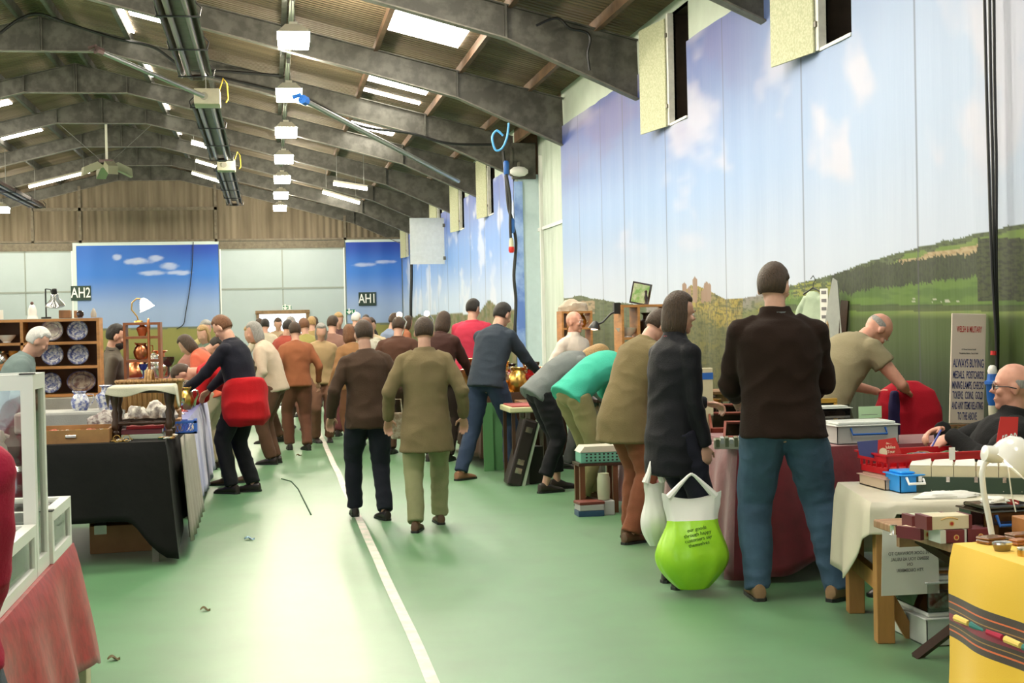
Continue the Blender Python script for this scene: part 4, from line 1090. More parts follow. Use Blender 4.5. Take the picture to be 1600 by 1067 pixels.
# ---- the crowd farther down the hall
CR = [ # X, Y, face, h, lean, label, top colour, hair colour, hairstyle, legs
 (.02, 18.4, 100, 1.62, 30, 'person in pale beige waistcoat bending at the left side of the crowd', (.42, .38, .26), HBL, 'bob', (.10, .05, .03)),
 (.0, 15.6, 75, 1.60, 18, 'person in cream lacy cardigan behind the red waist jacket', (.50, .40, .30), HGR, 'bob', (.10, .05, .03)),
 (.50, 20.4, 20, 1.62, 6, 'person in mustard green coat walking toward the bright doorway', (.30, .26, .08), HRD, 'short', (.14, .06, .04)),
 (.80, 19.2, -20, 1.64, 5, 'person in rosy brown jacket at the centre of the crowd', (.24, .13, .10), HBR, 'short', (.10, .03, .03)),
 (.35, 23.5, 160, 1.66, 3, 'person in brown coat facing the camera just below the doorway', (.20, .11, .07), HGR, 'short', (.08, .05, .04)),
 (1.17, 17.6, 5, 1.60, 4, 'person in white camouflage-patterned top in the middle of the crowd', None, HRD, 'bob', (.12, .06, .05)),
 (1.02, 22.0, 190, 1.70, 2, 'person in plum jumper half hidden behind the patterned top', (.10, .05, .05), HBL, 'short', (.07, .05, .05)),
 (1.75, 21.5, -60, 1.68, 10, 'person in slate blue shirt at the right side of the crowd', (.16, .20, .28), HBR, 'short', (.06, .04, .04)),
 (1.45, 25.0, -30, 1.72, 4, 'tall person in pale hat standing below the AH1 sign', (.20, .12, .08), HWH, 'short', (.06, .04, .04)),
 (.15, 27.0, 170, 1.66, 3, 'far person in sandy jacket left of the doorway', (.36, .26, .16), HBR, 'short', (.07, .05, .04)),
 (.85, 28.5, -10, 1.68, 3, 'far person in tan fleece in front of the doorway', (.30, .20, .12), HBR, 'bob', (.07, .05, .04)),
 (-.55, 22.0, 60, 1.64, 12, 'person in dark green coat at the far end of the left stalls', (.06, .09, .05), HGR, 'short', (.07, .05, .04)),
 (-.95, 20.0, -120, 1.62, 6, 'seller in straw-coloured jumper behind the left stalls', (.40, .33, .14), HGR, 'short', (.07, .05, .04)),
 (2.2, 24.5, -70, 1.66, 14, 'far person in rust cardigan at the right stalls', (.28, .10, .05), HBR, 'bob', (.07, .05, .04)),
 (1.9, 29.0, -20, 1.70, 3, 'far person in black coat near the right stalls', (.03, .025, .025), HDK, 'short', (.03, .03, .03)),
 (.30, 17.2, 10, 1.56, 6, 'person in terracotta anorak left of the white tape in the crowd', (.26, .09, .04), HBR, 'short', (.12, .05, .03)),
 (.62, 18.2, -170, 1.54, 4, 'person in tan coat facing the camera beside the terracotta anorak', (.36, .25, .13), HGR, 'bob', (.16, .08, .05)),
 (.95, 16.6, 30, 1.52, 8, 'short person in ginger brown cardigan right of the white tape', (.24, .12, .05), HRD, 'bob', (.14, .06, .03)),
 (.20, 20.8, -40, 1.60, 5, 'person in brick red jumper behind the terracotta anorak', (.32, .06, .04), HDK, 'short', (.08, .05, .04)),
 (1.35, 19.4, 170, 1.60, 4, 'person in beige raincoat facing the camera at the right of the crowd', (.42, .34, .22), HBR, 'short', (.10, .06, .04)),
 (.70, 24.6, 0, 1.66, 3, 'person in ochre jacket deep in the crowd under the doorway', (.34, .24, .10), HBL, 'short', (.08, .05, .04)),
 (1.60, 23.2, 60, 1.62, 6, 'person in dusky brown coat by the far right stalls', (.14, .08, .05), HGR, 'bob', (.08, .05, .04)),
 (-.10, 24.8, -10, 1.64, 3, 'person in cream jumper deep in the crowd left of the tape', (.46, .40, .30), HDK, 'short', (.08, .05, .04)),
 (-.2, 31.0, 30, 1.68, 3, 'distant person in pale grey top at the left of the aisle', (.36, .34, .30), HBR, 'short', (.07, .05, .04)),
]
camo = fab('white camouflage cloth', (.46, .44, .36), col2=(.22, .22, .14), vscale=9)
for i, (x, y, fa, h, ln, lab, c, hc_, hs, lc) in enumerate(CR):
    person((x, y, 0), R(fa), lab, h=h, lean=ln, bulk=1.08, head=(15, (i*37) % 30-15), top=fab('crowd top %d' % i, c) if c else camo, legs=fab('crowd legs %d' % i, lc), shoes=blkshoe, hairc=hc_, hair=hs,
           topname='jacket', vox=.018 if y > 17 else .014, feet=((-.1, .1-(i % 3)*.1), (.1, -.1+(i % 3)*.1)), group='people in the aisle crowd')

# ---------------------------------------------------------------- stall helpers and materials
def glassmat(name, tint=(.95, .97, .96), a=.12):
    m = mat(name, tint, .02); nt = m.node_tree; b = nt.nodes['Principled BSDF']
    out = nt.nodes['Material Output']; tr = nt.nodes.new('ShaderNodeBsdfTransparent'); tr.inputs[0].default_value = (*tint, 1)
    gl = nt.nodes.new('ShaderNodeBsdfGlossy'); gl.inputs['Roughness'].default_value = .03
    fr = nt.nodes.new('ShaderNodeFresnel'); fr.inputs[0].default_value = 1.45; mx = nt.nodes.new('ShaderNodeMixShader')
    ad = nt.nodes.new('ShaderNodeMath'); ad.operation = 'ADD'; ad.inputs[1].default_value = a*.3; nt.links.new(fr.outputs[0], ad.inputs[0])
    nt.links.new(ad.outputs[0], mx.inputs[0]); nt.links.new(tr.outputs[0], mx.inputs[1]); nt.links.new(gl.outputs[0], mx.inputs[2]); nt.links.new(mx.outputs[0], out.inputs[0])
    return m
glass = glassmat('clear glass'); tub = glassmat('clear plastic', (.82, .86, .84), .25); smoke = glassmat('smoked plastic', (.45, .42, .38), .3)
pine = mat('orange pine', (.42, .19, .055), .5, var=.3, vscale=4, stretch=(1, 1, 6)); oak = mat('brown oak', (.20, .095, .035), .5, var=.3, vscale=5, stretch=(6, 1, 1))
dkw = mat('dark turned wood', (.045, .02, .010), .4, var=.3); midw = mat('worn plank', (.26, .13, .06), .55, col2=(.36, .22, .12), vscale=6, stretch=(1, 8, 1))
silver = mat('silver plate', (.75, .72, .66), .22, 1.0); copper = mat('copper', (.55, .20, .09), .28, 1.0); brass = mat('brass', (.60, .38, .10), .28, 1.0)
amber = mat('amber glass', (.75, .30, .03), .12, trans=.6); rubyg = mat('ruby glass', (.25, .01, .01), .1, trans=.3); blueg = mat('cobalt glass', (.05, .08, .45), .1, trans=.3)
china = mat('white china', (.78, .76, .70), .2, coat=.3); blkg = mat('dark glazed pot', (.03, .012, .008), .15, coat=.5)
bwc = mat('blue and white china', (.72, .72, .72), .2, col2=(.10, .13, .35), vscale=34, coat=.3); card = mat('brown cardboard', (.30, .15, .06), .8, var=.1)
cream = mat('cream card', (.58, .52, .34), .7, var=.06); whitef = mat('white aluminium frame', (.80, .80, .74), .35); paper = mat('white paper', (.72, .70, .64), .7)
def frot(c): return c

def table(x0, x1, y0, y1, z, label, m=None, cat='table', folding=False):
    root = empty('trestle_table', ((x0+x1)/2, (y0+y1)/2, 0), 0, label, cat); m = m or oak
    a, b = (x1-x0)/2, (y1-y0)/2
    mb = MB(); mb.box(-a, a, -b, b, z-.03, z, bev=.004); mb.build('tabletop', m, root)
    for sx in (-1, 1):
        for sy in (-1, 1):
            mb = MB(); mb.box(sx*(a-.06)-.02, sx*(a-.06)+.02, sy*(b-.07)-.02, sy*(b-.07)+.02, 0, z-.03); mb.build('leg', steel2 if not folding else m, root)
    for sy in (-1, 1):
        mb = MB(); mb.box(-a+.06, a-.06, sy*(b-.07)-.012, sy*(b-.07)+.012, z-.1, z-.03); mb.build('rail', m, root)
    return root

def cloth(x0, x1, y0, y1, z, hem, m, label, fold=.02, freq=16, seed=1, out=.02, name='tablecloth', flare=.04, colf=None, tags=True):
    """cloth over a table: hem(side, t) gives the hem height; sides: 0 front (low y), 1 right (high x), 2 back, 3 left"""
    cx, cy = (x0+x1)/2, (y0+y1)/2; a, b = (x1-x0)/2+out, (y1-y0)/2+out
    per = []; N = 26
    for side, (p, q) in enumerate((((-a, -b), (a, -b)), ((a, -b), (a, b)), ((a, b), (-a, b)), ((-a, b), (-a, -b)))):
        L = math.hypot(q[0]-p[0], q[1]-p[1]); n = max(6, int(L/.035))
        nx, ny = ((0, -1), (1, 0), (0, 1), (-1, 0))[side]
        for i in range(n):
            t = i/n; per.append((p[0]+(q[0]-p[0])*t, p[1]+(q[1]-p[1])*t, nx, ny, side, t, L))
    P = len(per); rows = 12; vs = []; fs = []
    for j in range(rows+1):
        k = j/rows
        for i, (x, y, nx, ny, side, t, L) in enumerate(per):
            h = hem(side, t)
            # blend normal at the corners
            e = min(t, 1-t)*L; w_ = max(0, 1-e/.12)*.7
            px_, py_ = x/a, y/b
            dx, dy = nx+w_*(math.copysign(1, x) if nx == 0 else 0), ny+w_*(math.copysign(1, y) if ny == 0 else 0)
            f = fold*(k**.7)*(noise.noise(Vector((i*.045*freq/4, seed, k*.8)))*1.3+.6*math.sin(i*freq*.055+seed))
            o_ = .012*(1-(1-min(1, k*5))**2)+flare*k+f
            zz = z+.006-(z-h)*k if k else z+.006
            vs.append((cx+x+dx*o_, cy+y+dy*o_, zz))
    for j in range(rows):
        for i in range(P): fs.append((j*P+i, j*P+(i+1) % P, (j+1)*P+(i+1) % P, (j+1)*P+i))
    # top
    c0 = len(vs); vs2 = []
    G = 12
    fs.append(tuple(range(P)))
    mb = MB(); mb.v = [(v[0]-cx, v[1]-cy, v[2]) for v in vs]; mb.f = fs; mb.m = [0]*len(fs); mb.sm = [True]*(len(fs)-1)+[False]
    o = mb.build(name, m, loc=(cx, cy, 0)); s = o.modifiers.new('s', 'SOLIDIFY'); s.thickness = .003; s.offset = 1
    if tags: tag(o, label, 'tablecloth')
    return o

def vessel(kind, s, m, loc, label, cat, group=None, rz=0, m2=None):
    """small table ware built as lathe bodies with handles and spouts"""
    P = {'vase': [(.0, 0), (.35, 0), (.36, .04), (.42, .3), (.55, .62), (.52, .8), (.25, .95), (.22, 1.15), (.36, 1.27), (.34, 1.29), (.2, 1.15)],
         'jug': [(0, 0), (.34, 0), (.45, .2), (.5, .45), (.38, .75), (.27, .88), (.33, 1.0), (.3, 1.0), (.24, .88)],
         'goblet': [(0, 0), (.3, .0), (.28, .04), (.05, .1), (.05, .5), (.2, .6), (.3, .8), (.3, 1.0), (.27, 1.0), (.25, .8), (0, .62)],
         'bowl': [(0, 0), (.28, 0), (.26, .06), (.5, .3), (.62, .5), (.59, .5), (.45, .3), (0, .1)],
         'teapot': [(0, 0), (.3, 0), (.48, .2), (.52, .4), (.42, .62), (.26, .72), (.2, .78), (.06, .84), (.07, .9), (0, .94)],
         'tankard': [(0, 0), (.36, 0), (.33, .06), (.32, .8), (.34, .84), (.31, .84), (.29, .08), (0, .06)],
         'candlestick': [(0, 0), (.34, 0), (.3, .06), (.1, .12), (.07, .3), (.12, .38), (.06, .5), (.06, .9), (.14, 1.0), (.13, 1.1), (.08, 1.1), (.07, 1.0)],
         'cup': [(0, 0), (.2, 0), (.22, .04), (.36, .3), (.38, .5), (.35, .5), (.3, .25), (0, .08)],
         'stand': [(0, 0), (.35, 0), (.3, .04), (.08, .1), (.07, .38), (.3, .42), (.62, .46), (.62, .49), (.3, .46), (0, .45)]}[kind]
    root = empty(kind if kind != 'stand' else 'cake_stand', loc, rz, label, cat, group)
    if kind == 'cup': root.name = 'cup'
    mb = MB(); mb.lathe([(r*s, z*s) for r, z in P], n=18, cap=False); mb.build('vessel_body', m, root)
    if kind in ('jug', 'teapot', 'tankard', 'cup'):
        h = {'jug': (.85, .25, .42), 'teapot': (.6, .2, .46), 'tankard': (.72, .15, .31), 'cup': (.42, .15, .3)}[kind]
        mb = MB(); mb.tube([(h[2]*s*.85, 0, h[0]*s), ((h[2]+.25)*s, 0, (h[0]-.02)*s), ((h[2]+.27)*s, 0, (h[0]+h[1])/2*s), ((h[2]+.08)*s, 0, h[1]*s), (h[2]*s, 0, (h[1]-.02)*s)], .035*s, 6); mb.build('handle', m2 or m, root)
    if kind in ('jug', 'teapot'):
        mb = MB()
        if kind == 'teapot': mb.tube([(-.42*s, 0, .25*s), (-.65*s, 0, .4*s), (-.75*s, 0, .66*s)], [.09*s, .06*s, .035*s], 8)
        else: mb.tube([(-.24*s, 0, .86*s), (-.40*s, 0, 1.03*s)], [.07*s, .03*s], 8)
        mb.build('spout', m, root)
    return root

def plate(r, loc, label, m=bwc, tilt=R(12), oval=1.0, group=None, rim=None, rz=0):
    root = empty('plate', loc, rz, label, 'plate', group)
    M_ = Matrix.Rotation(PI/2-tilt, 4, 'X')
    q = Matrix.Translation((0, 0, r*oval)) @ M_
    mb = MB(); mb.lathe([(0, .006), (r*.6, .006), (r*.68, .014), (r, .026), (r, .022), (r*.66, .008), (0, 0)], n=36, M=q @ Matrix.Diagonal((1, oval, 1, 1)), cap=False); mb.build('dish', m, root)
    for rr, ww in ((.97, .035), (.66, .022)):
        mb = MB(); mb.lathe([(r*(rr-ww), .030 if rr > .9 else .016), (r*rr, .031 if rr > .9 else .017), (r*rr, .026 if rr > .9 else .010), (r*(rr-ww), .024 if rr > .9 else .010)], n=36, M=q @ Matrix.Diagonal((1, oval, 1, 1)), cap=False)
        mb.build('rim_band', rim or mat('cobalt rim', (.03, .04, .18), .2), root)
    return root

def boxt(name, loc, sx, sy, sz, m, label, cat='box', rz=0, bev=.004, group=None, lid=None, lidm=None):
    root = empty(name, loc, rz, label, cat, group)
    mb = MB(); mb.box(-sx/2, sx/2, -sy/2, sy/2, 0, sz if not lid else sz*.72, bev=bev); mb.build('box_body', m, root)
    if lid: mb = MB(); mb.box(-sx/2-.003, sx/2+.003, -sy/2-.003, sy/2+.003, sz*.72, sz, bev=bev); mb.build('lid', lidm or m, root)
    return root

def open_tray(name, loc, sx, sy, sz, m, label, cat='tray', rz=0, t=.012, group=None):
    root = empty(name, loc, rz, label, cat, group); mb = MB()
    mb.box(-sx/2, sx/2, -sy/2, sy/2, 0, t)
    for a in ((-sx/2, sx/2, -sy/2, -sy/2+t), (-sx/2, sx/2, sy/2-t, sy/2), (-sx/2, -sx/2+t, -sy/2+t, sy/2-t), (sx/2-t, sx/2, -sy/2+t, sy/2-t)): mb.box(*a, t, sz)
    mb.build('tray_body', m, root); return root

def stuff_bits(name, x0, x1, y0, y1, z, n, size, mats, label, cat, seed=0):
    rnd = random.Random(seed); mb = MB()
    for i in range(n):
        c = Vector((rnd.uniform(x0, x1), rnd.uniform(y0, y1), z+size*.5)); mi = rnd.randrange(len(mats)); k = rnd.random(); s = size*rnd.uniform(.5, 1.1)
        if k < .4: mb.ball(c, (s, s*.7, s*.5), 8, mi)
        elif k < .7: mb.tube([c+Vector((s*1.3*math.cos(a), s*1.3*math.sin(a), rnd.uniform(0, s*.4))) for a in [j*PI/4 for j in range(9)]], s*.22, 5, mi)
        else: mb.box(-s, s, -s*.6, s*.6, -s*.3, s*.3, mi, Matrix.Translation(c) @ Matrix.Rotation(rnd.uniform(0, 3), 4, 'Z'))
    return tag(mb.build(name, mats), label, cat, kind='stuff')

def crumple(name, loc, s, m, label, cat, seed=0, seg=16):
    """heap of folded cloth or paper"""
    mb = MB(); mb.ball((0, 0, 0), 1, 26)
    vs = []
    for v in mb.v:
        v = Vector(v); n = noise.noise(v*1.6+Vector((seed, 0, 0))); n2 = abs(noise.noise(v*3.3+Vector((0, seed, 0))))
        q = v*(1+.35*n-.35*n2); vs.append((q.x*s[0], q.y*s[1], max(-.0, q.z+.35)*s[2]))
    mb.v = vs; mb.sm = [False]*len(mb.f)
    return tag(mb.build(name, m, loc=loc, smooth=True), label, cat)

# ================================================================ LEFT: red table with the white glass cases
table(-1.60, -.69, 3.55, 4.93, .77, 'steel-legged table under the red damask cloth at the left edge')
redc = mat('red damask', (.42, .014, .02), .42, col2=(.30, .008, .012), vscale=26, bump=.12, bscale=14, sheen=.10)
cloth(-1.60, -.69, 3.55, 4.93, .775, lambda s_, t: (.42 if s_ in (0, 2) else .43)+(-.02*math.sin(t*9))-(.06*max(0, 1-min(t, 1-t)*8)), redc, 'red damask tablecloth beneath the white glass cases at the left', fold=.018, freq=9, seed=2, flare=.06)
def bars(mb, x0, x1, y0, y1, z0, z1, t, tv=None):
    tv = tv or t
    for x in (x0, x1-t):
        for y in (y0, y1-t): mb.box(x, x+t, y, y+t, z0, z1)
    for z in (z0, z1-tv):
        for y in (y0, y1-t): mb.box(x0+t, x1-t, y, y+t, z, z+tv)
        for x in (x0, x1-t): mb.box(x, x+t, y0+t, y1-t, z, z+tv)
def glass_case(name, x0, x1, y0, y1, z0, z1, t, label, shelves=(), tv=None):
    root = empty(name, ((x0+x1)/2, (y0+y1)/2, z0), 0, label, 'display case'); cx, cy = (x0+x1)/2, (y0+y1)/2
    a, b, h = (x1-x0)/2, (y1-y0)/2, z1-z0
    mb = MB(); bars(mb, -a, a, -b, b, 0, h, t, tv); mb.box(-a+t, a-t, -b+t, b-t, 0.0, .012); mb.build('frame', whitef, root)
    for q in ((-a+t, a-t, -b+.008, -b+.012), (-a+t, a-t, b-.012, b-.008)): mb = MB(); mb.box(*q, t, h-t); mb.build('glass_pane', glass, root)
    for x in (-a+.008, a-.012): mb = MB(); mb.box(x, x+.004, -b+t, b-t, t, h-t); mb.build('glass_pane', glass, root)
    mb = MB(); mb.box(-a+t, a-t, -b+t, b-t, h-.012, h-.008); mb.build('glass_top', glass, root)
    for z in shelves: mb = MB(); mb.box(-a+t, a-t, -b+.02, b-.02, z, z+.006); mb.build('glass_shelf', mat('green edged glass', (.3, .5, .42), .05, trans=.8), root)
    mb = MB(); mb.box(a-t-.002, a+.002, -b-.002, -b+t, h, h+.004); mb.build('corner_cap', dark, root)
    return root
glass_case('display_case', -1.55, -.68, 3.60, 4.27, .785, .94, .032, 'low white-framed glass case nearest the camera on the red cloth')
glass_case('display_case', -1.75, -.68, 4.28, 4.50, .785, 1.372, .036, 'tall white-framed glass cabinet standing on the red cloth', shelves=(.30,), tv=.045)
glass_case('display_case', -1.55, -.67, 4.51, 4.92, .785, .945, .032, 'low white-framed glass case at the far end of the red cloth')
for i, (x, z, k, m_, lab) in enumerate(((-.80, 1.093, 'figurine', china, 'white china bird figurine on the glass shelf nearest the cabinet post'), (-.88, 1.093, 'figurine', china, 'second white china bird figurine from the cabinet post'), (-.98, 1.093, 'vase', blkg, 'dark vase behind the china birds on the cabinet shelf'))):
    if k == 'figurine':
        mb = MB(); mb.ball((0, 0, .045), (.028, .022, .042), 12); mb.ball((.008, 0, .095), (.013, .013, .02), 10); mb.tube([(.0, 0, .07), (.012, 0, .095)], .012, 8); mb.tube([(.018, 0, .1), (.032, 0, .094)], .005, 5); mb.lathe([(0, 0), (.026, 0), (.022, .012), (0, .014)])
        tag(mb.build('bird_figurine', m_, loc=(x, 4.39, z)), lab, 'figurine')
    else: vessel('vase', .08, m_, (x, 4.40, z), lab, 'vase')
vessel('candlestick', .12, silver, (-.80, 4.38, .799), 'silver candlestick on the floor of the tall cabinet', 'candlestick')
vessel('goblet', .13, china, (-.90, 4.39, .799), 'pale goblet on the floor of the tall cabinet', 'goblet')
vessel('bowl', .09, china, (-1.0, 4.38, .799), 'white china bowl at the bottom of the tall cabinet', 'bowl')
vessel('cup', .10, bwc, (-.80, 4.72, .799), 'patterned cup inside the far low glass case', 'cup')
for i, (y, k, m_) in enumerate(((3.85, 'brass tin', brass), (4.05, 'silver dish', silver))):
    vessel('bowl', .07, m_, (-.82, y, .799), ['small brass bowl in the low case nearest the camera', 'small silver bowl in the low case nearest the camera, the farther one'][i], 'bowl')
# carrier bag and block behind the cloth
crumple('plastic_bag', (-.68, 5.10, .42), (.055, .05, .11), mat('white plastic film', (.75, .75, .72), .4), 'white plastic bag hanging behind the far corner of the red cloth', 'bag', 3)
boxt('stool_block', (-.70, 5.10, 0), .10, .12, .42, cream, 'cream block standing on the carpet behind the red table', 'block')
# small lit spot behind the cabinet glass
root = empty('spot_lamp', (-1.02, 5.45, .76), 0, 'tiny dazzling white spot lamp seen through the glass cabinet', 'lamp')
# ---- middle stall behind the glass case (seen through it)
table(-3.2, -1.05, 5.3, 6.3, .74, 'low table with grey cloth seen through the glass cabinet')
cloth(-3.2, -1.05, 5.3, 6.3, .75, lambda s_, t: .3, fab('plum grey cloth', (.16, .13, .17)), 'plum-grey cloth on the table seen through the glass cabinet', seed=5)
mb = MB(); mb.tube([(0, 0, 0), (0, 0, .12), (.02, -.02, .2), (.05, -.05, .22)], .006, 6); mb.lathe([(0, 0), (.05, 0), (.045, .01), (0, .012)]); mb.build('stem', dark, root)
mb = MB(); mb.ball((.075, -.07, .215), .019, 10); mb.build('bulb', mat('dazzling bulb', (1, .95, .85), .5, emit=60, ecol=(1, .93, .8)), root)
for i in range(5):
    x = -1.62+.11*i
    mb = MB(); mb.lathe([(0, 0), (.038, 0), (.038, .10), (.034, .104), (0, .104)], n=18)
    mc = [china, MATS['red tape'], bluepl, cream, china][i]
    tag(mb.build('tin_can', mc, loc=(x, 5.75, .756)), ['white tin can, leftmost behind the glass cabinet', 'red tin can behind the glass cabinet', 'blue tin can behind the glass cabinet', 'cream tin can behind the glass cabinet', 'white tin can nearest the spot lamp'][i], 'can')
crumple('cloth_heap', (-1.5, 6.05, .756), (.3, .14, .12), mat('pale grey cloth', (.45, .44, .42), .9), 'pale grey cloth heap behind the tin cans', 'cloth', 8)
stuff_bits('white_trinkets', -1.75, -1.25, 5.95, 6.1, .93, 40, .02, [china, paper, rubyg], 'white and red trinkets on the cloth heap behind the tin cans', 'trinkets', 3)

# ================================================================ LEFT: black cloth table
TB = (-3.1, -.70, 9.3, 11.05)
table(*TB, .762, 'steel-legged table under the black cloth on the left')
blackc = mat('black satin cloth', (.005, .0045, .004), .6, spec=.2, sheen=.02, bump=.15, bscale=20, var=.2)
def hemb(s_, t):
    if s_ == 0: return .275-.25*sstep(.90, 1, t)
    if s_ == 1: return .025+.15*sstep(0, .25, t)
    return .2
cloth(*TB, .767, hemb, blackc, 'black tablecloth reaching almost to the carpet on the left stall', fold=.022, freq=8, seed=4, flare=.05)
# pale sheet painted as the light on the black cloth, aisle side
mb = MB(); n = 30
for j in range(9):
    for i in range(n+1):
        y = 9.55+1.5*i/n; k = j/8
        mb.v.append((-.60+.05*k+.022*math.sin(i*1.1)*k, y, .772-.68*k))
mb.f = [(j*(n+1)+i, j*(n+1)+i+1, (j+1)*(n+1)+i+1, (j+1)*(n+1)+i) for j in range(8) for i in range(n)]; mb.m = [0]*len(mb.f); mb.sm = [True]*len(mb.f)
o = mb.build('lit_cloth_side', fab('lit side sheet', (.34, .31, .26))); sdm = o.modifiers.new('s', 'SOLIDIFY'); sdm.thickness = .004
tag(o, 'lit side sheet standing in for light on the aisle side of the black cloth', 'tablecloth')
root = boxt('cardboard_box', (-1.0, 9.98, 0), .48, .34, .185, card, 'brown cardboard box with silver tape under the black table', 'box', rz=.12, bev=.006)
for x in (-.17, .19): mb = MB(); mb.box(x-.04, x+.04, -.173, -.168, .13, .188); mb.box(x-.04, x+.04, -.17, .17, .185, .189); mb.build('silver_tape', mat('silver tape', (.45, .47, .42), .3, .5), root)
mb = MB(); mb.tube([(-.72, 9.9, .0), (-.72, 9.9, .2), (-.76, 9.92, .32), (-.9, 9.95, .36)], .016, 8); tag(mb.build('bent_steel_leg', steel2), 'bent grey steel tube standing beside the taped cardboard box', 'tube')
# on the black table
tz = .775
root = open_tray('wooden_tray', (-1.28, 9.62, tz), .50, .50, .085, mat('honey oak', (.32, .16, .05), .45, var=.2), 'honey-coloured wooden drawer full of jewellery on the black table', 'tray', t=.014)
mb = MB(); mb.box(-.02, .05, -.262, -.25, .035, .055, bev=.004); mb.build('label_holder', silver, root)
stuff_bits('costume_jewellery', -1.50, -1.06, 9.42, 9.84, tz+.045, 170, .016, [china, brass, silver, paper, mat('coral bead', (.5, .12, .08), .4)], 'jumble of pale costume jewellery filling the honey wooden drawer', 'jewellery', 5)
crumple('tea_towel', (-1.12, 9.98, tz), (.14, .10, .12), fab('plaid cotton', (.50, .46, .42), col2=(.16, .12, .12), vscale=28), 'crumpled plaid tea towel behind the wooden drawer', 'cloth', 1)
crumple('tea_towel', (-.99, 9.9, tz), (.12, .08, .09), MATS['plaid cotton'], 'smaller plaid tea towel lying nearest the dark stool', 'cloth', 6)
mb = MB(); mb.box(-.45, .30, -.16, .2, 0, .15, bev=.02); tag(mb.build('cloth_riser', fab('grey felt', (.36, .36, .33)), loc=(-1.32, 10.45, tz)), 'grey cloth-covered riser carrying the blue and white vases', 'riser')
vessel('vase', .135, bwc, (-1.16, 10.42, tz+.15), 'tall blue and white china vase on the grey riser', 'vase')
vessel('jug', .135, bwc, (-1.34, 10.44, tz+.15), 'blue and white china jug with curled handle left of the tall vase', 'jug')
boxt('dark_box', (-.99, 10.75, tz), .22, .3, .2, mat('black felt', (.02, .02, .015), .9), 'black box behind the tall blue and white vase')
# blackish beads at the drawer corner
stuff_bits('bead_heap', -1.02, -.90, 9.36, 9.5, tz, 70, .014, [blkg, brass, china], 'heap of beads and chains spilling at the drawer corner', 'jewellery', 9)
for x, lab in ((-.985, 'left ring of the brass spectacles at the edge of the black table'), (-.93, 'right ring of the brass spectacles at the edge of the black table')):
    pass
mb = MB()
for x in (-.03, .03): mb.tube([(x+.022*math.cos(a), 0, .024+.022*math.sin(a)) for a in [2*PI*i/14 for i in range(15)]], .0025, 5)
mb.tube([(-.008, 0, .026), (.008, 0, .026)], .002, 5); mb.tube([(-.052, 0, .024), (-.05, .1, .02)], .002, 5); mb.tube([(.052, 0, .024), (.05, .1, .02)], .002, 5)
tag(mb.build('spectacles', brass, loc=(-.95, 9.33, tz)), 'round gold-rimmed spectacles at the front edge of the black table', 'spectacles')
# turned-leg stool with a cloth
def turned(mb, x, y, h, s=1.0):
    prof = [(.018, 0), (.022, .01), (.024, .05), (.015, .06), (.024, .075), (.024, .11)]
    prof += [(.017, .13), (.025, .17), (.014, .2), (.024, .24), (.028, .27), (.028, h)]
    mb.lathe([(r*s, z) for r, z in prof], (x, y, 0), 14)
root = empty('wooden_stool', (-.84, 9.68, tz), 0, 'dark turned-leg stool draped with a cream cloth on the black table', 'stool')
for x in (-.17, .17):
    for y in (-.13, .13): mb = MB(); turned(mb, x, y, .32); mb.build('leg', dkw, root)
for y in (-.13, .13): mb = MB(); mb.lathe([(.012, -.15), (.016, -.08), (.01, -.07), (.018, 0), (.01, .07), (.016, .08), (.012, .15)], n=10, M=Matrix.Translation((0, y, .105)) @ Matrix.Rotation(PI/2, 4, 'Y')); mb.build('stretcher', dkw, root)
for x in (-.17, .17): mb = MB(); mb.tube([(x, -.12, .09), (x, .12, .09)], .011, 8); mb.build('stretcher', dkw, root)
mb = MB(); mb.box(-.195, .195, -.155, .155, .30, .335, bev=.01); mb.build('seat', dkw, root)
o = cloth(-.84-.195, -.84+.195, 9.68-.155, 9.68+.155, tz+.338, lambda s_, t: tz+.338-(.045+.02*math.sin(t*7) if s_ in (0, 2) else (.06+.09*math.sin(t*PI))), fab('cream linen', (.50, .47, .36)), 'cream linen cloth draped over the dark stool', fold=.010, freq=14, seed=8, out=.004, flare=.012, name='linen_cloth')
o['category'] = 'cloth'
for i, (dx, dy, z0, sx, sy, sz, m_, lab) in enumerate(((.0, -.03, 0, .27, .2, .03, mat('pale green book cloth', (.38, .42, .33), .7), 'pale green flat book under the dark stool, lowest of the pile'),
    (-.01, -.02, .031, .26, .19, .03, mat('maroon book cloth', (.13, .02, .03), .6), 'maroon book in the pile under the dark stool'), (.01, 0, .062, .24, .18, .02, mat('red book cloth', (.38, .01, .015), .6), 'bright red book topmost of the pile under the dark stool'))):
    root = empty('book', (-.84+dx, 9.68+dy, tz+z0), .03*i, lab, 'book', None)
    mb = MB(); mb.box(-sx/2, sx/2, -sy/2, sy/2, 0, sz, bev=.003); mb.build('cover', m_, root)
    mb = MB(); mb.box(-sx/2+.006, sx/2+.001, -sy/2+.006, sy/2+.001, .004, sz-.004); mb.build('page_block', paper, root)
